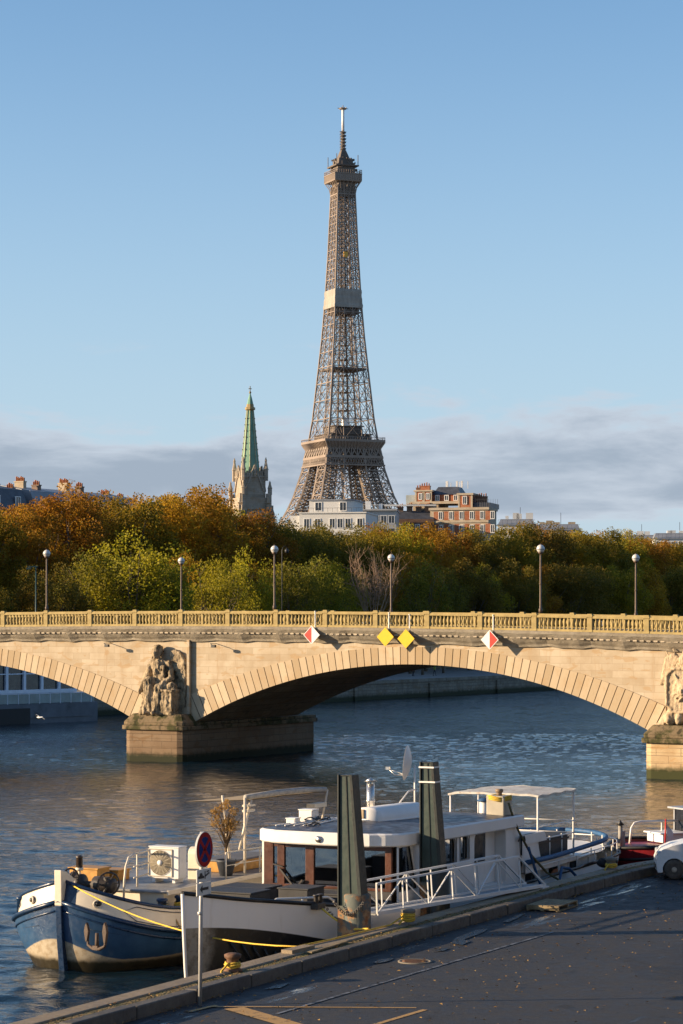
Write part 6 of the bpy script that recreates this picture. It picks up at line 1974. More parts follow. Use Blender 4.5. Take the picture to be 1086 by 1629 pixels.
# side walls with real openings
def wall_holes(m, x0, x1, z0, z1, holes, y0, y1):
    xs = sorted({x0, x1, *[h[0] for h in holes], *[h[1] for h in holes]}); zs = sorted({z0, z1, *[h[2] for h in holes], *[h[3] for h in holes]})
    for a, b in zip(xs, xs[1:]):
        run = None
        for c, d in zip(zs, zs[1:]):
            mx_, mz_ = (a + b) / 2, (c + d) / 2
            if any(h[0] < mx_ < h[1] and h[2] < mz_ < h[3] for h in holes): continue
            m.box((a, y0, c), (b, y1, d))
cab_w = white_b
HOL = [(8.42, 9.75, 2.35, 3.62), (10.35, 11.0, 2.2, 3.58), (11.15, 12.48, 2.85, 3.60), (12.75, 13.45, 2.88, 3.60), (13.85, 16.35, 1.9, 3.60)]
for s in (-1, 1):
    m = M()
    ya, yb = sorted((s * 2.14, s * 2.20))
    wall_holes(m, XF + .1, 17.3, 1.3, 3.66, HOL, ya, yb)
    # raked pillar between wheelhouse window and the saloon
    m.prism([(9.3, 3.62), (9.75, 3.62), (10.35, 2.35), (9.75, 2.35)], ya - .004, yb + .004, 'y')
    m.prism([(17.3, 1.3), (17.75, 1.3), (17.35, 3.66), (17.3, 3.66)], ya, yb, 'y')
    for (h0, h1, z0, z1) in HOL[1:]:                       # rounded upper corners
        for cx, sg in ((h0, 1), (h1, -1)):
            r = .22
            m.prism([(cx, z1), (cx + sg * r, z1)] + [(cx + sg * (r - r * math.sin(a)), z1 - (r - r * math.cos(a))) for a in [math.radians(22.5 * k) for k in range(1, 5)]], ya - .002, yb + .002, 'y')
    m.build('cabin_side', cab_w, wb)
    m = M(); yg = s * 2.10
    m.box((8.42, yg - .006, 2.35), (9.75, yg + .006, 3.62)); m.box((11.15, yg - .006, 2.85), (12.48, yg + .006, 3.6)); m.box((12.75, yg - .006, 2.88), (13.45, yg + .006, 3.6)); m.box((10.35, yg - .006, 2.2), (11.0, yg + .006, 3.58))
    m.build('side_windows', glass, wb)
    m = M(); 
    for (a, b, c, d) in ((11.15, 12.48, 2.85, 3.60), (12.75, 13.45, 2.88, 3.60)):
        for (p, q) in (((a, c), (b, c)), ((a, d), (b, d)), ((a, c), (a, d)), ((b, c), (b, d))): m.bar((p[0], s * 2.205, p[1]), (q[0], s * 2.205, q[1]), .035)
    m.build('window_trim', pm('window_trim_grey', (.25, .24, .23), rough=.5), wb)
    # recessed side door
    m = M(); yr = s * 1.78; ya2, yb2 = sorted((s * 1.78, s * 1.83)); 
    wall_holes(m, 13.85, 16.35, 1.9, 3.60, [(14.5, 15.6, 2.62, 3.5)], ya2, yb2)
    yc, yd = sorted((s * 1.834, s * 2.136))
    m.box((13.80, yc, 1.9), (13.846, yd, 3.60)); m.box((16.354, yc, 1.9), (16.40, yd, 3.60)); m.box((13.80, yc, 3.604), (16.40, yd, 3.63)); m.box((13.80, yc, 1.86), (16.40, yd, 1.896))
    m.build('door_recess', cab_w, wb)
    m = M(); a, b = sorted((s * 1.80, s * 1.815)); m.box((14.51, a, 2.63), (15.59, b, 3.49)); m.build('recess_window', win_glass, wb)
m = M(); m.box((17.3, -2.14, 1.3), (17.36, 2.14, 3.66)); m.box((8.6, -2.0, 1.42), (17.2, 2.0, 1.5)); m.build('cabin_back', cab_w, wb)
m = M(); m.box((10.9, -1.5, 1.5), (11.0, 2.1, 3.6)); m.box((8.9, .2, 1.5), (9.5, 1.8, 2.45)); m.box((9.2, -1.4, 1.5), (10.2, -.4, 2.3)); m.box((13.0, -1.2, 1.5), (13.1, 1.2, 3.6)); m.box((11.1, -1.2, 1.5), (13.6, -1.1, 3.6)); m.build('interior_fittings', wood, wb)
m = M()
for k in range(5): m.lathe([(.05, 2.3), (.07, 3.5)], (8.6, 1.3 - .07 * k, 0), 6)
for k in range(4): m.lathe([(.05, 2.3), (.07, 3.5)], (9.2 + .1 * k, -1.95, 0), 6)
m.build('curtains', curt, wb)
# roof with rounded white fascia
def roof_outline(off):
    pts = []
    r = .8
    pts.append((7.75 - off, 0))
    for k in range(7):
        y = (2.32 + off - r) * k / 6; pts.append((7.75 - off + .25 * (y / 2.3) ** 2, y))
    for k in range(1, 7):
        a = math.radians(15 * k); pts.append((8.0 - off + .2 + r - r * math.cos(a) - .22, 2.32 + off - r + r * math.sin(a)))
    pts += [(12, 2.34 + off), (15, 2.32 + off), (17.6 + off, 2.28 + off)]
    half = pts
    return half[1:] + [(x, -y) for x, y in half[:0:-1]]
ro = roof_outline(.0)
m = M()
secs = []
for off, z in ((0, 3.664), (.03, 3.70), (.03, 4.0), (-.03, 4.04)):
    o_ = roof_outline(off); secs.append([(x, y, z - .012 * max(0, x - 8) + .0) for x, y in o_])
m.loft(secs, closed=True, sm=False); m.add(secs[0], [tuple(range(len(secs[0])))])
m.build('roof_fascia', white_b, wb)
t_ = NT('roof_dark_panels'); bx_ = t_.n.new('ShaderNodeTexBrick'); t_.l.new(t_.tc, bx_.inputs['Vector'])
for k_, v_ in (('Color1', (.030, .032, .045)), ('Color2', (.045, .042, .05)), ('Mortar', (.10, .085, .075))): bx_.inputs[k_].default_value = C3(v_)
bx_.inputs['Scale'].default_value = 1; bx_.inputs['Brick Width'].default_value = 1.6; bx_.inputs['Row Height'].default_value = .55; bx_.inputs['Mortar Size'].default_value = .018
roof_dark = t_.set(bx_.outputs['Color'], t_.sm(t_.noise(3, 5), .3, .7, .3, .55), 0, None, .5)
m = M(); o_ = roof_outline(-.03)
n_ = len(o_); rings = []
for f, dz in ((1, 0), (.75, .05), (.4, .09), (.0, .11)):
    rings.append([(x if f == 1 else 12.6 + (x - 12.6) * (f * .5 + .5 if f else .5), y * f, 4.036 + dz - .012 * max(0, x - 8)) for x, y in o_])
m.loft(rings, closed=True); m.build('roof_deck', roof_dark, wb)
# roof furniture
t = thing('upturned_dinghy', 'small white dinghy lying upside down on the houseboat roof', 'dinghy', wp(13.0, .0, 4.06), Q_RZ - .10)
m = M(); secs = []
for k in range(13):
    f = k / 12; x = -1.9 + 3.8 * f
    wv = .56 * (1 - .12 * (1 - f)) * (1 if f < .6 else (1 - ((f - .6) / .4) ** 2 * .75)); hv = .44 * (1 if f < .7 else 1 - ((f - .7) / .3) ** 2 * .45)
    secs.append([(x, -wv, 0), (x, -wv * .98, .14), (x, -wv * .82, hv * .75), (x, -wv * .45, hv * .97), (x, 0, hv), (x, wv * .45, hv * .97), (x, wv * .82, hv * .75), (x, wv * .98, .14), (x, wv, 0)])
m.loft(secs, caps=True); m.build('hull', white_b, t)
m = M()
for s in (-1, 1): m.tube([(secs[k][0 if s < 0 else -1][0], secs[k][0 if s < 0 else -1][1] * 1.01, .03) for k in range(13)], .035, 6)
m.build('gunwale', white_b, t)
m = M(); m.cbox((-1.93, .15, .26), (.05, .30, .26)); m.build('motor_pad', pm('motor_pad_wood', (.30, .22, .13), rough=.7), t)
t = thing('chimney_flue', 'shiny steel stove flue with conical cap on the houseboat roof', 'chimney flue', wp(12.7, 0.75, 4.05), Q_RZ)
steel = pm('brushed_steel', (.55, .53, .50), .1, 6, .3, .05, metal=.9)
m = M(); m.tube([(0, 0, 0), (0, 0, 1.05)], .125, 14); m.lathe([(.135, .5), (.14, .52), (.14, .56), (.135, .58)], n=14); m.build('pipe', steel, t)
m = M(); m.lathe([(.20, 1.13), (.0, 1.25)], n=14)
for k in range(4): a = k * 1.5708; m.bar((.11 * math.cos(a), .11 * math.sin(a), 1.03), (.12 * math.cos(a), .12 * math.sin(a), 1.15), .015)
m.build('cap', steel, t)
t = thing('satellite_dish', 'white satellite dish seen edge on above the houseboat roof', 'satellite dish', wp(14.6, .35, 4.02), Q_RZ)
m = M(); m.tube([(0.25, -.1, 0), (.25, -.1, 1.55)], .03, 8); m.tube([(-.9, .1, .2), (0, 0, .75), (.25, -.1, .8)], .022, 6); m.build('mast', white_b, t)
dm = M(); ax = Vector((-.25, .93, .10)).normalized(); qm = ax.to_track_quat('Z', 'Y').to_matrix()
rings = []
for k in range(7):
    r = .48 * k / 6; rings.append([Vector((.12, -.02, 1.62)) + qm @ Vector((r * math.cos(j * .3142), r * 1.15 * math.sin(j * .3142), .16 * (k / 6) ** 2)) for j in range(20)])
dm.loft(rings, closed=True); dm.loft([[p - ax * .02 for p in rg] for rg in rings], closed=True)
dm.build('dish', white_b, t)
m = M(); m.tube([(.1, -.02, 1.25), (-.05, .45, 1.25), (-.1, .62, 1.42)], .018, 6); m.tube([(.0, .2, 1.28), (-.1, .6, 1.42)], .015, 6); m.cbox((-.1, .66, 1.46), (.09, .12, .09)); m.build('receiver_arm', steel, t)
t = thing('wooden_crate', 'brown wooden crate on the houseboat roof behind the dinghy', 'crate', wp(14.4, -.5, 4.03), Q_RZ)
m = M()
for k in range(4): m.box((-.3, -.25, .03 + .13 * k), (.3, -.22, .14 + .13 * k)); m.box((-.3, .22, .03 + .13 * k), (.3, .25, .14 + .13 * k)); m.box((-.3, -.215, .03 + .13 * k), (-.27, .215, .14 + .13 * k)); m.box((.27, -.215, .03 + .13 * k), (.3, .215, .14 + .13 * k))
m.box((-.27, -.215, 0), (.27, .215, .03)); m.build('slats', pm('crate_brown_wood', (.14, .075, .035), .25, 4, .8, .2), t)
t = thing('floodlight', 'white box floodlight at the roof edge of the houseboat', 'floodlight', wp(11.4, -1.9, 4.03), Q_RZ)
m = M(); m.cbox((0, 0, .28), (.34, .42, .32), 0, .3); m.build('housing', white_b, t, bevel=.03)
m = M(); m.cbox((-.16, -.06, .27), (.03, .34, .24), 0, .3); m.build('lens', pm('floodlight_lens', (.04, .045, .055), rough=.15), t)
m = M(); m.bar((0, 0, 0), (0, 0, .14), .06); m.build('bracket', steel, t)
t = thing('roof_vent', 'white mushroom vent with blue cap at the rear of the houseboat roof', 'vent', wp(18.0, -.75, 3.25), Q_RZ)
m = M(); m.tube([(0, 0, 0), (0, 0, 1.0)], .14, 12); m.build('pipe', white_b, t)
m = M(); m.lathe([(.2, 1.02), (.21, 1.06), (.1, 1.12), (0, 1.13)], n=14); m.build('cap', rope_blue, t)
# jumble at the left front edge of the roof
t = thing('rolled_cables', 'coils of cable and white rods lying on the front left of the roof', 'cables', wp(9.2, 1.35, 4.06), Q_RZ)
m = M(); CR = random.Random(2)
for k in range(5): c = Vector((CR.uniform(-.3, 1.6), CR.uniform(-.6, .5), .05 + .03 * k)); m.tube([c + Vector((.26 * math.cos(j * .4488), .2 * math.sin(j * .4488), .04 * math.sin(j * 1.3 + k))) for j in range(14)], .02, 5, closed=True)
m.build('coils', black_p, t)
m = M()
for k in range(5): m.tube([(-.6 + .1 * k, .5 - .25 * k, .04), (1.9, .3 - .2 * k, .07 + .02 * k)], .022, 6)
m.build('rods', white_b, t)
for x, y, dx, dy, h, lab in ((10.1, 1.55, .4, .45, .42, 'upright white box among the cables on the front of the roof'), (9.5, 1.75, .35, .3, .2, 'small flat white box at the front left of the roof')):
    t = thing('equipment_box', lab, 'box', wp(x, y, 4.04), Q_RZ, 'white boxes on the roof front')
    m = M(); m.box((-dx / 2, -dy / 2, 0), (dx / 2, dy / 2, h)); m.build('casing', white_b, t, bevel=.03)
    m = M(); m.box((-dx / 2 - .015, -dy / 2 - .015, h), (dx / 2 + .015, dy / 2 + .015, h + .03)); m.build('lid', white_b, t)
m = M(); m.lathe([(.10, -.02), (.10, 0), (.06, .04), (.0, .05)], (7.70, .0, 3.84), 12, axis='x'); m.build('horn', steel, wb)
m = M(); m.tube([(10.4, -2.28, 4.05), (10.6, -2.3, 3.3), (11.0, -2.3, 2.7), (10.2, -2.32, 2.2)], .015, 5); m.build('loose_cable', white_b, wb)
# after deck: raised platform, locker, blue fender rail, canopy and rails
def aft_row(off, s=1):
    out = []
    for k in range(13): out.append((17.6 + k * .55, 2.32 + off))
    for k in range(1, 13):
        a = math.radians(7.5 * k); out.append((24.2 + (3.0 + off) * math.sin(a), (2.32 + off) * math.cos(a)))
    return out
def ring_aft(off, z): 
    r = aft_row(off); return [(x, y, z + .03 * max(0, x - 20)) for x, y in r] + [(x, -y, z + .03 * max(0, x - 20)) for x, y in r[::-1]]
def ring_wall(off, lowz, f):
    out = []
    for x, y, z in ring_aft(off, 2.42):
        k = min(1, max(0, (x - 20.8) / 1.6)); out.append((x, y, lowz + (z - lowz) * f * (1 - .82 * k)))
    return out
m = M(); secs = [ring_aft(0, 2.02), ring_aft(.04, 2.05), ring_wall(.04, 2.10, 1), ring_wall(-.06, 2.10, 1), ring_aft(-.06, 2.06)]
m.loft(secs, sm=False); m.add(ring_aft(0, 2.02), [tuple(range(50))[::-1]]); m.add(ring_aft(-.06, 2.06), [tuple(range(50))]); [m.bar((x, y, 2.1), (x, y, z), .035) for x, y, z in ring_aft(-.0, 2.42)[8:42:3]]; m.build('aft_deck', white_b, wb)
m = M()
r_ = ring_aft(.09, 2.40)
m.tube(r_[0:], [.085] * len(r_), 8); m.build('blue_fender', pm('blue_fender_hose', (.02, .075, .17), .25, 6, .6, .2), wb)
for s in (-1, 1):
    m = M(); ya, yb = sorted((s * 1.95, s * 2.02)); wall_holes(m, 17.8, 25.0, 1.2, 2.02, [(18.4, 19.4, 1.45, 1.95), (20.3, 21.4, 1.4, 1.98), (22.2, 23.2, 1.4, 1.98)], ya, yb)
    m.build('aft_bulkhead', white_b, wb)
    for x in (19.9, 21.8, 23.7, 25.4): m = M(); m.bar((x, s * 2.2, 1.3), (x, s * 2.2, 2.05), .05); m.build('aft_pillar', white_b, wb)
m = M()
for s in (-1, 1):
    a, b = sorted((s * 1.9, s * 1.93)); m.box((18.3, a, 1.4), (23.4, b, 2.0))
m.build('aft_portlights', win_glass, wb)
m = M()
lower = edge_line(('s', .42, 2.46, 0, 5.8, WP, 28.1, 3.0), sheer_w, STW, -1); lower = [p for p in lower if p[0] > 18]
m.tube(lower, .02, 6)
for p in lower[::3]: m.bar((p[0], p[1], p[2] - .45), p, .03)
m.build('stern_guard_wire', white_b, wb)
m = M(); m.prism([(17.76, 2.42), (19.3, 2.42), (18.9, 3.25), (17.5, 3.25)], -2.2, -2.12, 'y'); m.prism([(17.5, 3.25), (19.5, 3.25), (19.7, 2.95), (17.6, 2.95)], -2.26, 2.2, 'y'); m.build('aft_screen', white_b, wb)
t = thing('roof_locker', 'buff upright locker with yellow rope at the rear corner of the cabin', 'locker', wp(16.9, -1.75, 3.94), Q_RZ)
m = M(); m.box((-.35, -.3, 0), (.35, .3, .62)); m.build('cabinet', pm('locker_buff_paint', (.42, .38, .30), .12, 2, .6, .1), t, bevel=.03)
m = M(); m.tube([(0, 0, .62), (0, 0, .8)], [.1, .08], 8); m.lathe([(.11, .72), (.13, .75), (.13, .8), (.11, .83)], n=10); m.build('cap', pm('locker_cap_brown', (.20, .14, .09), rough=.6), t)
m = M()
for k in range(3): m.tube([(.42 * math.cos(a) , .38 * math.sin(a), .5 + .05 * k + .03 * math.sin(3 * a)) for a in [j * .4488 for j in range(14)]], .028, 5, closed=True)
m.build('rope_turns', rope_y, t)
rope('hawser', 'mossy hawser hanging from the buff roof locker down the white cabin side to the quay', [wp(16.7, -2.15, 4.35), wp(17.1, -2.35, 3.4), wp(17.9, -2.45, 2.6), wp(18.6, -2.7, 2.0), qp(31.2, .1, 1.6)], .04, rope_dark, .05, 30)
rope('hose', 'blue hose looping over the side of the white boat below the aft deck', [wp(17.5, -2.5, 2.9), wp(17.8, -2.6, 2.2), wp(17.9, -2.75, 1.7), wp(18.4, -3.0, 1.5), wp(19.2, -2.9, 1.7), wp(19.9, -2.7, 2.05), wp(20.6, -2.7, 1.95), wp(21.1, -2.8, 1.6)], .05, rope_blue, 0, 40, 'hose')
t = thing('grapnel', 'black folding grapnel hung on the white cabin side near the stern', 'grapnel', wp(17.35, -2.32, 3.0), Q_RZ)
m = M(); m.tube([(0, 0, .25), (0, 0, -.35)], .03, 6); m.build('shank', black_p, t)
m = M(); m.tube([(-.28, -.02, .12), (-.15, -.03, .24), (0, 0, .2), (.15, -.03, .24), (.26, -.02, .1)], .03, 6); m.build('arms', black_p, t)
t = thing('dark_awning_box', 'dark charcoal canvas box on the after deck under the white canopy', 'canvas box', wp(21.0, -1.1, 2.2), Q_RZ)
m = M(); m.box((-1.5, -.9, 0), (1.3, 1.4, .78)); m.build('cover', dbx, t, bevel=.05)
m = M(); m.box((-1.53, -.93, .6), (1.33, 1.43, .66)); m.build('hem', black_p, t)
t = thing('sun_canopy', 'weathered white canopy on a tube frame over the after deck', 'canopy', wp(0, 0, 0), Q_RZ)
m = M(); rows = []
for k in range(13):
    x = 19.5 + 3.4 * k / 12
    rows.append([(x, -2.05 + 3.2 * j / 10, 4.40 + .02 * math.sin(k * 1.7 + j) + .015 * math.sin(j * 2.3) + .05 * math.sin(math.pi * j / 10)) for j in range(11)])
m.loft(rows); m.loft([[(a, b, c - .05) for a, b, c in r] for r in rows])
rim = [rows[0][j] for j in range(11)] + [rows[k][10] for k in range(1, 13)] + [rows[12][j] for j in range(9, -1, -1)] + [rows[k][0] for k in range(11, 0, -1)]
for a, b in zip(rim, rim[1:] + rim[:1]): m.bar((a[0], a[1], a[2] - .03), (b[0], b[1], b[2] - .03), .05, .07)
t2 = NT('canopy_weathered_white'); na = t2.noise(5, 6, .75); nb = t2.noise(2, 5, .6)
m.build('roof', t2.set(t2.mix(t2.sm(na, .52, .68), t2.mix(t2.sm(nb, .4, .7), (.54, .52, .47), (.40, .37, .32)), (.30, .19, .13)), .7, 0, None, .3), t)
for x, y in ((19.55, -2.0), (22.8, -2.0), (19.55, 1.1), (22.8, 1.1)): m = M(); pole_(m, (x, y, 2.2), (x, y, 4.37), .035); m.build('post', white_b, t)
for x in (20.6, 21.7): m = M(); pole_(m, (x, -2.0, 2.2), (x, -2.0, 3.0), .028); m.build('stanchion', white_b, t)
for y in (-1.0, 0.1): m = M(); pole_(m, (19.55, y, 3.3), (19.55, y, 4.37), .028); m.build('hanger', white_b, t)
m = M()
for z in (2.95, 3.35): pole_(m, (19.55, -2.0, z), (22.8, -2.0, z), .025); pole_(m, (22.8, -2.0, z), (22.8, 1.1, z), .025)
m.build('rails', white_b, t)
t = thing('lifebuoy_bag', 'orange bag hanging inside the stern of the white boat', 'bag', wp(21.0, -2.05, 1.72), Q_RZ)
m = M(); m.ell((0, 0, 0), (.42, .07, .17), 14, 8); m.build('bag', pm('orange_bag', (.42, .13, .04), .2, 6, .7, .2), t)
m = M(); m.bar((-.3, 0, .1), (-.3, 0, .35), .02); m.bar((.3, 0, .1), (.3, 0, .35), .02); m.build('straps', black_p, t)
# fenders and rope tangles on the black bow
t = thing('rope_tangle', 'tangle of black ropes and old fenders on the black bow plating', 'rope tangle', wp(0, 0, 0), Q_RZ)
m = M(); TR2 = random.Random(8)
for k in range(7):
    x0_ = 1.3 + .32 * k; hb = 2.4 * (1 - (1 - x0_ / 6.0) ** 1.5)
    m.tube([(x0_ - .1, -hb + .0, 1.75 - .1 * k), (x0_ + .15, -hb - .12, 1.3 - .1 * k), (x0_ + .4, -hb - .22, .9 + .1 * TR2.random()), (x0_ + .7, -hb - .2, 1.25 - .05 * k)], .035, 6)
m.build('ropes', black_p, t)
m = M()
for x0_ in (1.9, 2.6): hb = 2.42 * (1 - (1 - x0_ / 6.0) ** 1.5); m.tube([(x0_ + .22 * math.cos(j * .4488), -hb - .18, .95 + .22 * math.sin(j * .4488)) for j in range(14)], .06, 8, closed=True)
m.build('tyre_fender', black_p, t)
rope('bow_line', 'short yellow line from the white boat fairlead down to the quay edge', [wp(3.6, -2.2, 2.4), qp(16.2, .6, 2.0), qp(15.9, -.05, 2.09)], .028, rope_y, .03, 16)

# ---------------------------------------------------------------- green mooring piles
pile_green = pm('pile_dark_green_paint', (.031, .047, .038), .2, 1.5, .45, .12, dirt=(.035, .04, .035), dirt_amt=.5, streak=True)
pile_dark = pm('pile_black_green_paint', (.016, .020, .018), .3, 2, .45, .15, dirt=(.08, .05, .03), dirt_amt=.2)
pile_rust = NT('pile_rust'); n1 = pile_rust.noise(2.2, 6, .7); n2 = pile_rust.noise(6, 5, .7)
pile_rust = pile_rust.set(pile_rust.mix(pile_rust.sm(n1, .45, .55), pile_rust.mix(pile_rust.sm(n2, .4, .6), (.22, .085, .03), (.32, .19, .09)), (.10, .11, .095)), .8, 0, pile_rust.bump(n2, .5, .03), .3)
for (x, y, lab, bands) in ((16.42, .70, 'dark green steel mooring pile with a rusty foot, left and nearer of two', 0), (22.75, 1.22, 'dark green steel mooring pile with two pale bands at its top, farther of two', 2)):
    t = thing('mooring_pile', lab, 'mooring pile', qp(x, y, 0), Q_RZ, 'green mooring piles beside the quay')
    # wedge: the river side is plumb, the quay side leans out towards the foot
    def wedge(m, x0, x1, ya, yt, yb, z0, z1, yab=None):
        yab = ya if yab is None else yab
        m.add([(x0, yab, z0), (x0, yb, z0), (x0, yt, z1), (x0, ya, z1), (x1, yab, z0), (x1, yb, z0), (x1, yt, z1), (x1, ya, z1)], [(0, 1, 2, 3), (5, 4, 7, 6), (1, 5, 6, 2), (4, 0, 3, 7), (3, 2, 6, 7), (0, 4, 5, 1)])
    m = M(); wedge(m, -.15, .15, .27, -.02, -.30, 2.5, 6.0); m.build('beam', pile_green, t, bevel=.015)
    m = M(); wedge(m, -.20, .20, -.024, -.11, -.42, 2.5, 6.04, -.304); m.box((-.20, .274, 1.0), (.20, .32, 6.04)); m.build('flange', pile_dark, t, bevel=.01)
    m = M(); wedge(m, -.17, -.152, .10, .075, -.06, 2.6, 6.0, -.035); m.box((-.17, -.02, 6.002), (.17, .27, 6.03)); m.build('rib', pile_dark, t)
    m = M(); m.lathe([(.36, -3), (.36, 2.88), (.31, 2.92), (0, 2.93)], (.06, -.14, 0), 22); m.build('foot_tube', pile_rust if not bands else pile_dark, t)
    m = M(); m.box((-.22, -.1, -3), (.2, .30, 2.6)); m.build('pile_shaft', pile_rust, t, bevel=.02)
    for k in range(bands):
        z = 5.86 - .42 * k; q_ = (6.0 - z) / 3.5 * .31
        m = M(); m.box((-.215, -.125 - q_, z), (.215, .335, z + .045)); m.build('band', white_b, t)
    if not bands:
        m = M()
        for k in range(16):
            a = k / 15; p = Vector((-.36, .34 - .85 * a, 2.72 - .32 * math.sin(math.pi * a)))
            m.tube([p + Vector((.02 * math.cos(j * .785), .045 * math.cos(j * .785), .035 * math.sin(j * .785))) for j in range(8)], .014, 5, closed=True)
        m.build('chain', gear_m, t)

# ---------------------------------------------------------------- gangway
g = thing('gangway', 'white lattice gangway from the houseboat to the quay', 'gangway', QM @ Vector((0, 0, 0)), Q_RZ)
al = pm('gangway_white_paint', (.64, .63, .61), .05, 4, .4, .04)
A = Vector((17.15, .30, 2.33)); B_ = Vector((27.4, -.42, 2.12)); C_ = Vector((17.1, .30, 3.12)); D_ = Vector((25.6, -.28, 3.13))
o2 = Vector((.05, .66, 0))
for k, off in enumerate((Vector((0, 0, 0)), o2)):
    m = M()
    a, b, c, d = A + off, B_ + off, C_ + off, D_ + off
    m.bar(a, b, .06, .10); m.bar(c, d, .055); m.bar(d, b, .055); m.bar(a, c, .045)
    N = 6
    for i in range(N):
        p, p2 = a.lerp(b, i / N * .84), a.lerp(b, (i + 1) / N * .84); q_, q2 = c.lerp(d, i / N), c.lerp(d, (i + 1) / N)
        if i: m.bar(p, q_, .035)
        if (i + k) % 2 == 0: m.bar(p, q2, .028)
        else: m.bar(q_, p2, .028)
    m.bar(a.lerp(b, .84), d, .03)
    m.build('side_truss', al, g)
m = M()
m.add([A + Vector((0, .05, .0)), B_ + Vector((0, .05, 0)), B_ + o2 - Vector((0, .05, 0)), A + o2 - Vector((0, .05, 0))], [(0, 1, 2, 3)])
for i in range(21): m.bar(A.lerp(B_, i / 20) + Vector((0, .04, -.03)), (A + o2).lerp(B_ + o2, i / 20) - Vector((0, .04, .03)), .04)
m.build('walkway', pm('gangway_grey_tread', (.30, .30, .30), rough=.7), g)
m = M(); m.cbox((B_.x - .1, B_.y - .02, 2.02 - .0), (.5, .09, .14)); m.cbox((B_.x - .25, B_.y, 1.97), (.18, .06, .16)); m.cbox((B_.x - .1, B_.y + .66, 2.11), (.3, .08, .08)); m.build('feet', al, g)
t = thing('wooden_step', 'weathered wooden pallet step against the kerb at the gangway foot', 'step', qp(24.6, -1.72, 1.80), Q_RZ + .04)
pw = pm('weathered_pallet_wood', (.22, .165, .09), .3, 3, .85, .35, dirt=(.08, .075, .03), dirt_amt=.4)
m = M()
for k in range(6): m.box((-.85, -.50 + .165 * k, .13), (.85, -.36 + .165 * k, .16))
m.build('top_boards', pw, t)
for x in (-.8, 0, .8):
    m = M(); m.box((x - .05, -.5, .035), (x + .05, .47, .128)); m.build('bearer', pw, t)
m = M()
for y in (-.47, 0, .42): m.box((-.85, y - .05, 0), (.85, y + .05, .032))
m.build('bottom_boards', pw, t)
t = thing('old_planks', 'two old planks and a flat stone lying on the coping behind the sign pole', 'planks', qp(12.4, -.62, 2.05), Q_RZ)
m = M(); m.cbox((0, 0, .02), (2.2, .14, .04), 0, .05); m.build('upper_plank', pw, t)
m = M(); m.cbox((-.9, .35, .05), (1.1, .3, .09), 0, -.05); m.build('flat_stone', cop_m, t)

# ---------------------------------------------------------------- no stopping sign
pb = asq(318, 1597)
sg = thing('road_sign', 'round no stopping sign with small plates on a grey pole at the kerb', 'road sign', QM @ Vector((pb[0], pb[1], 1.8)))
galv = pm('galvanised_pole', (.40, .39, .37), .1, 6, .45, .05, metal=.3)
m = M(); m.tube([(0, 0, -.1), (0.015, 0, 1.8), (.04, 0, 3.72)], .042, 12); m.lathe([(.046, 1.93), (.055, 1.94), (.055, 1.99), (.046, 2.0)], n=12); m.build('pole', galv, sg)
fa = math.radians(66)                                    # the face looks to the right of the camera
n_ = Vector((math.sin(fa), -math.cos(fa), 0)); tx = Vector((math.cos(fa), math.sin(fa), 0)); zc_ = 3.34
s_red = pm('sign_face_red', (.34, .014, .012), .08, 4, .7, .02, spec=.15); s_blue = pm('sign_face_blue', (.010, .024, .13), .08, 4, .7, .02, spec=.15); s_wh = pm('sign_face_white', (.62, .60, .55), .06, 4, .45, .02, dirt=(.4, .36, .3), dirt_amt=.2)
def SP(a, b, c): return Vector((.035, 0, zc_)) + tx * a + n_ * c + Vector((0, 0, b))
def disc(m, r, c, r0=0.0, n=40):
    if r0:
        m.add([SP(r * math.cos(2 * math.pi * k / n), r * math.sin(2 * math.pi * k / n), c) for k in range(n)] + [SP(r0 * math.cos(2 * math.pi * k / n), r0 * math.sin(2 * math.pi * k / n), c) for k in range(n)], [(k, (k + 1) % n, n + (k + 1) % n, n + k) for k in range(n)])
    else: m.add([SP(r * math.cos(2 * math.pi * k / n), r * math.sin(2 * math.pi * k / n), c) for k in range(n)], [tuple(range(n))])
m = M(); secs = [[SP(.385 * math.cos(2 * math.pi * k / 40), .385 * math.sin(2 * math.pi * k / 40), c) for k in range(40)] for c in (.03, .075)]
m.loft(secs, closed=True, sm=False, caps=True); d_ = m.build('disc', pm('sign_back_grey', (.52, .51, .48), .05, 5, .5, .02), sg)
m = M(); disc(m, .372, .079, .275); m.build('red_border', s_red, d_)
m = M(); disc(m, .275, .078); m.build('blue_field', s_blue, d_)
m = M()
for s in (-1, 1): m.bar(SP(-.20, -.20 * s, .080), SP(.20, .20 * s, .080), .085, .004, up=tuple(n_))
m.build('red_cross', s_red, d_)
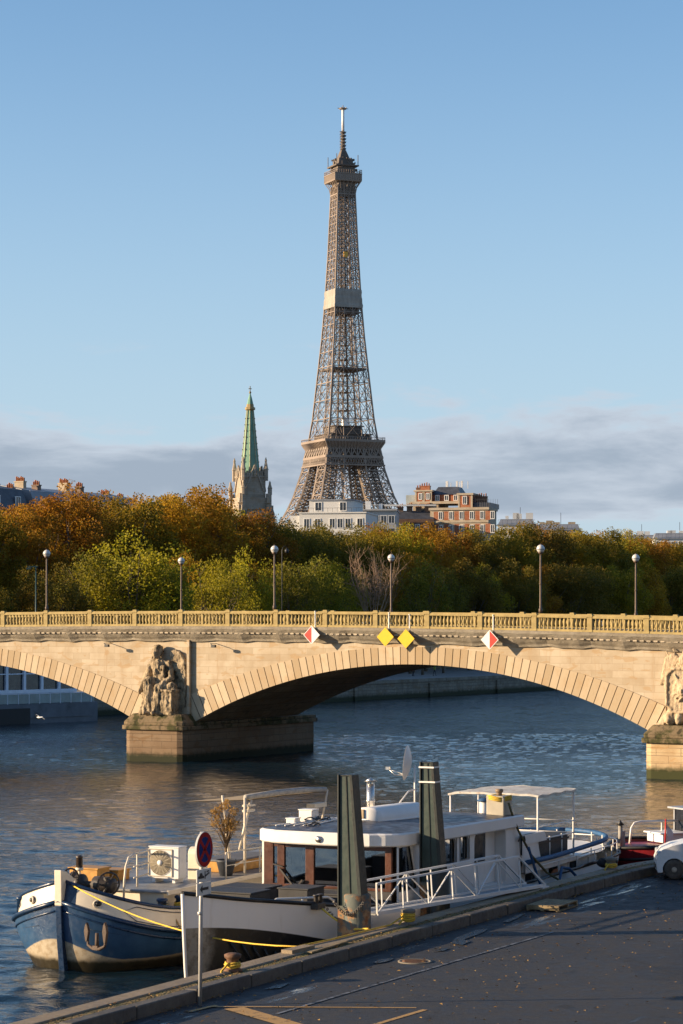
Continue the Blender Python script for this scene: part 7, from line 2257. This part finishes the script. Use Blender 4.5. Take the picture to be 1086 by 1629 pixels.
for zz0, h, kind in ((-.69, .27, 'tow'), (-.98, .27, 'arrow')):
    m = M(); p0 = [SP(-.33, zz0, .04), SP(.33, zz0, .04), SP(.33, zz0 + h, .04), SP(-.33, zz0 + h, .04)]; p1 = [SP(-.33, zz0, .06), SP(.33, zz0, .06), SP(.33, zz0 + h, .06), SP(-.33, zz0 + h, .06)]
    m.add(p0 + p1, [(0, 3, 2, 1), (4, 5, 6, 7), (0, 1, 5, 4), (1, 2, 6, 5), (2, 3, 7, 6), (3, 0, 4, 7)]); pl = m.build('plate', s_wh, sg)
    m = M(); zc2 = zz0 + h / 2
    def quad(m, pts): m.add([SP(a, b + zc2, .064) for a, b in pts], [tuple(range(len(pts)))])
    if kind == 'arrow':
        quad(m, [(-.2, 0), (-.08, .09), (-.08, .03), (.2, .03), (.2, -.03), (-.08, -.03), (-.08, -.09)]); m.build('arrow_mark', black_p, pl)
    else:
        quad(m, [(-.28, -.06), (.0, -.06), (.0, -.01), (-.06, -.01), (-.1, .06), (-.2, .06), (-.22, .0), (-.28, -.01)]); quad(m, [(.04, .0), (.24, .06), (.25, .02), (.05, -.04)])
        quad(m, [(.02, -.08), (.06, -.08), (.06, .09), (.02, .09)]); quad(m, [(.1, .08), (.22, .1), (.24, .07), (.12, .05)]); m.build('tow_mark', black_p, pl)

# ---------------------------------------------------------------- red boat at the bend
R_RZ = math.atan2(.40, .916)
rb = thing('red_boat', 'dark red working boat with black rubbing strakes, half hidden behind the white car', 'boat', (9.55, 86.2, 0), R_RZ)
def sheer_r(x, hb): return float(np.interp(x, [0, 1.4, 1.45, 6, 12], [2.02, 2.16, 2.16, 2.05, 2.0]))
RP = (1.8, 1.3)
LR_ = [('z', -.5, 1.2, .7, 2.6, RP, 12, 1.5), ('z', .3, 1.6, .4, 2.4, RP, 12, 1.5), ('h', .7, 1.75, .12, 2.2, RP, 12, 1.5), ('s', 0, 1.8, 0, 2.0, RP, 12, 1.5)]
red_p = pm('boat_dark_red_paint', (.20, .012, .018), .25, 2, .45, .1, dirt=(.08, .02, .02), dirt_amt=.3)
m = M(); hull_mesh(m, 12, LR_, sheer_r, ST, 2, lambda i, x, y: 1 if i < 2 else 0); m.build('hull', [red_p, black_p], rb, merge=True)
m = M()
for s in (-1, 1): m.tube(edge_line(('s', .0, 1.82, -.02, 2.0, RP, 12, 1.5), sheer_r, ST, s), .06, 8); m.tube(edge_line(('s', -.42, 1.78, .05, 2.1, RP, 12, 1.5), sheer_r, ST, s), .05, 8)
m.build('rubbing_strake', black_p, rb)
dk = edge_line(('s', -.12, 1.76, .05, 2.0, RP, 11.9, 1.5), sheer_r, ST, 1)
m = M(); m.loft([[(x, y, z), (x, 0, z + .04), (x, -y, z)] for x, y, z in dk]); m.build('deck', red_p, rb)
m = M(); m.box((3.4, -1.2, 2.0), (6.8, 1.2, 2.2)); m.build('coaming', red_p, rb, bevel=.03)
m = M(); m.box((2.2, .0, 2.1), (3.2, 1.1, 2.40)); m.box((2.1, -.1, 2.404), (3.3, 1.2, 2.46)); m.build('white_hatch', white_b, rb, bevel=.02)
m = M(); c = edge_line(('s', -.2, 1.8, .02, 2.0, RP, 12, 1.5), sheer_r, ST, -1)[13]; m.lathe([(.14, -.02), (.15, .03), (.1, .04), (.1, -.02)], (c[0], c[1] - .05, c[2] - .08), 14, axis='y'); m.build('porthole_ring', white_b, rb)
t = thing('deck_shelter', 'dark glazed deck shelter with grey frame on the red boat', 'shelter', Matrix.Translation((9.55, 86.2, 0)) @ Matrix.Rotation(R_RZ, 4, 'Z') @ Vector((3.4, .2, 1.95)), R_RZ)
m = M(); m.box((0, -.9, .4), (3.6, .9, 1.3)); m.build('glazing', pm('shelter_dark_glass', (.02, .02, .024), rough=.15), t)
m = M(); m.prism([(-.25, 1.3), (3.8, 1.3), (3.8, 1.42), (-.25, 1.36)], -1.05, 1.05, 'y')
for x in (0, 1.2, 2.4, 3.6): m.bar((x, -.94, .0), (x, -.94, 1.3), .07); m.bar((x, .94, .0), (x, .94, 1.3), .07)
m.bar((-.1, -.95, .62), (3.6, -.95, .62), .06); m.build('frame', pm('shelter_grey_frame', (.30, .31, .33), rough=.5), t)
t = thing('life_ring', 'orange life ring on the frame of the dark deck shelter', 'life ring', Matrix.Translation((9.55, 86.2, 0)) @ Matrix.Rotation(R_RZ, 4, 'Z') @ Vector((4.35, -.86, 2.75)), R_RZ)
m = M(); m.tube([(.32 * math.cos(k * .2618), 0 - .08, .32 * math.sin(k * .2618)) for k in range(24)], .075, 8, closed=True); m.build('ring', pm('life_ring_orange', (.55, .10, .03), .1, 4, .6, .1), t)
m = M()
for k in range(4):
    a = k * math.pi / 2 + .6; m.tube([((.32 + .0) * math.cos(a + d) , -.08, .32 * math.sin(a + d)) for d in (-.1, 0, .1)], .079, 8)
m.build('bands', white_b, t)
RBM = Matrix.Translation((9.55, 86.2, 0)) @ Matrix.Rotation(R_RZ, 4, 'Z')
t = thing('flag', 'small white red and blue flag on a short red staff on the red boat', 'flag', RBM @ Vector((1.75, -.9, 2.1)), R_RZ)
m = M(); m.tube([(0, 0, 0), (.03, 0, .95)], .028, 8); m.build('staff', sign_red, t)
fw_ = pm('flag_white_cloth', (.68, .64, .62), .06, 5, .85, .1)
m = M(); m.loft([[(.03 + .02 * k + (.10 if 0 < k < 3 else .02) * j, .04 * math.sin(j * 2 + k), .95 - .2 * k - .10 * j) for j in range(4)] for k in range(4)]); m.build('white_cloth', fw_, t)
m = M(); m.loft([[(.10 + .02 * k + .08 * j, .05 + .03 * math.sin(j * 2 + k), .62 - .16 * k - .12 * j) for j in range(3)] for k in range(3)]); m.build('blue_band', rope_blue, t)
t = thing('exhaust_post', 'grey post with a small dark hood at the bow of the red boat', 'exhaust pipe', RBM @ Vector((.65, .35, 1.95)), R_RZ)
m = M(); m.tube([(0, 0, 0), (0, 0, .80)], .08, 10); m.bar((.13, .05, 0), (.13, .05, .6), .12); m.build('pipe', pm('post_grey', (.27, .25, .22), rough=.7), t)
m = M(); m.lathe([(.16, .82), (.03, .96), (.02, 1.0)], n=12); m.build('hood', black_p, t)
t = thing('bow_rail', 'white tube rail bent down at its end on the red boat', 'railing', RBM @ Vector((0, 0, 0)), R_RZ)
m = M(); m.tube([(1.35, .9, 2.0), (1.42, .9, 2.6), (1.55, .9, 2.78), (1.8, .9, 2.82), (4.2, .9, 2.8)], .04, 8); m.build('rail', white_b, t)
m = M(); m.tube([(2.7, .9, 2.0), (2.7, .9, 2.8)], .03, 8); m.tube([(3.9, .9, 2.0), (3.9, .9, 2.8)], .03, 8); m.build('stanchions', white_b, t)
m = M(); m.ell((0, 0, 0), (.30, .2, .16), 12, 8)
for k in range(4): m.ell((-.1 + .12 * k, .1 * (-1) ** k, .06), (.14, .12, .1), 8, 6)
o = m.build('rope_heap', pm('rope_heap_black', (.02, .02, .022), rough=.9)); o.location = qp(34.2, .15, 2.16) ; tag(o, 'black heap of fender rope at the quay edge before the red bow', 'rope heap')
rope('mooring_line', 'thin dark line from the stern of the white boat to the red boat', [wp(26.6, -1.2, 2.3), RBM @ Vector((.2, -.1, 1.95))], .022, rope_dark, .12, 20)

# ---------------------------------------------------------------- white car
car = thing('parked_car', 'white hatchback with dusty steel wheels cut by the right edge', 'car', (10.72, 77.5 + .83, 1.80), math.radians(180 - 4))
car_w = pm('car_white_paint', (.64, .64, .63), .03, 2, .25, .02)
car_b = pm('car_black_trim', (.015, .015, .016), .2, 4, .5, .05)
tyre_m = pm('tyre_dusty_rubber', (.075, .062, .05), .3, 6, .9, .3); rim_m = pm('steel_rim_dusty', (.34, .28, .21), .25, 8, .65, .2)
# local frame: x forward, origin between the front wheels on the ground
def arc(cx, cz, r, a0, a1, n=9): return [(cx + r * math.cos(math.radians(a0 + (a1 - a0) * k / n)), cz + r * math.sin(math.radians(a0 + (a1 - a0) * k / n))) for k in range(n + 1)]
WB = 2.5
poly = [(.52, .22), (.56, .42), (.56, .62), (.50, .80), (.36, .95), (.05, 1.08), (-.35, 1.17), (-.6, 1.20), (-3.15, 1.20), (-3.28, 1.1), (-3.32, .55), (-3.25, .24)] + [(-WB - .36, .24)] + arc(-WB, .31, .37, 190, -10)[0:] + [(-WB + .37, .24), (-.37, .22)] + arc(0, .31, .37, 190, -10) + [(.38, .22)]
m = M(); m.prism(poly, -.82, .82, 'y'); m.build('body', car_w, car, bevel=.07)
secs = []
for x, z, hw, hw0 in ((-.42, 1.16, .74, .76), (-.75, 1.42, .68, .76), (-1.10, 1.66, .63, .77), (-1.8, 1.76, .62, .78), (-2.6, 1.75, .62, .77), (-3.1, 1.68, .62, .76), (-3.25, 1.16, .70, .74)):
    secs.append([(x, -hw0, 1.10), (x, -hw, z - .04), (x, -hw + .10, z), (x, 0, z + .02), (x, hw - .10, z), (x, hw, z - .04), (x, hw0, 1.10)])
m = M(); m.loft(secs); m.build('roof', car_w, car)
for s in (-1, 1):
    m = M(); m.prism([(-.82, 1.22), (-1.2, 1.60), (-1.9, 1.67), (-1.9, 1.22)], s * .725 - .03, s * .725 + .03, 'y'); m.prism([(-1.97, 1.22), (-1.97, 1.67), (-2.85, 1.62), (-2.95, 1.22)], s * .725 - .03, s * .725 + .03, 'y'); m.build('side_window', win_glass, car)
    m = M(); m.cbox((-.82, s * .90, 1.26), (.12, .2, .14)); m.build('mirror', car_w, car, bevel=.03)
    m = M(); m.cbox((.40, s * .62, .80), (.26, .30, .20)); m.build('headlight', pm('headlight_glass', (.35, .36, .38), .1, 4, .15, 0), car, bevel=.05)
    m = M(); m.cbox((-1.5, s * .835, .86), (.16, .02, .03)); m.build('door_handle', car_w, car)
    for x in (0, -WB):
        w = M(); w.lathe([(.20, -.09), (.27, -.10), (.31, -.08), (.318, -.03), (.318, .05), (.30, .10), (.2, .10)], (x, s * .75, .318), 28, axis='y'); wh = w.build('wheel', tyre_m, car)
        r = M(); sg_ = -1 if s < 0 else 1
        r.lathe([(.21, .0), (.205, sg_ * .06), (.15, sg_ * .035), (.06, sg_ * .07), (.0, sg_ * .07)], (x, s * .79, .318), 24, axis='y'); rm = r.build('rim', rim_m, wh)
        h = M()
        for k in range(10): a = k * .6283; h.ell((x + .165 * math.cos(a), s * .79 + sg_ * .046, .318 + .165 * math.sin(a)), (.026, .01, .02), 8, 6)
        h.build('rim_slots', car_b, rm)
    m = M(); m.box((-WB + .4, s * .78 - .04, .20), (-.4, s * .78 + .045, .30)); m.build('sill', car_b, car)
m = M(); m.prism([(-.46, 1.19), (-1.09, 1.665), (-1.07, 1.68), (-.42, 1.20)], -.60, .60, 'y'); m.build('windscreen', win_glass, car)
for s in (-1, 1):
    m = M(); yg_ = s * .823
    for p, q_ in (((-.62, 1.16), (-.70, .35)), ((-1.93, 1.18), (-1.93, .32)), ((-2.95, 1.16), (-2.75, .70)), ((-.70, .35), (-1.93, .32))): m.bar((p[0], yg_, p[1]), (q_[0], yg_, q_[1]), .012, .008, up=(0, 1, 0))
    m.build('door_gaps', car_b, car)
m = M(); m.box((.555, -.5, .34), (.575, .5, .46)); m.build('grille', car_b, car)
m = M(); m.box((-WB - .3, -.6, .25), (.3, .6, .45)); m.build('underbody', car_b, car)
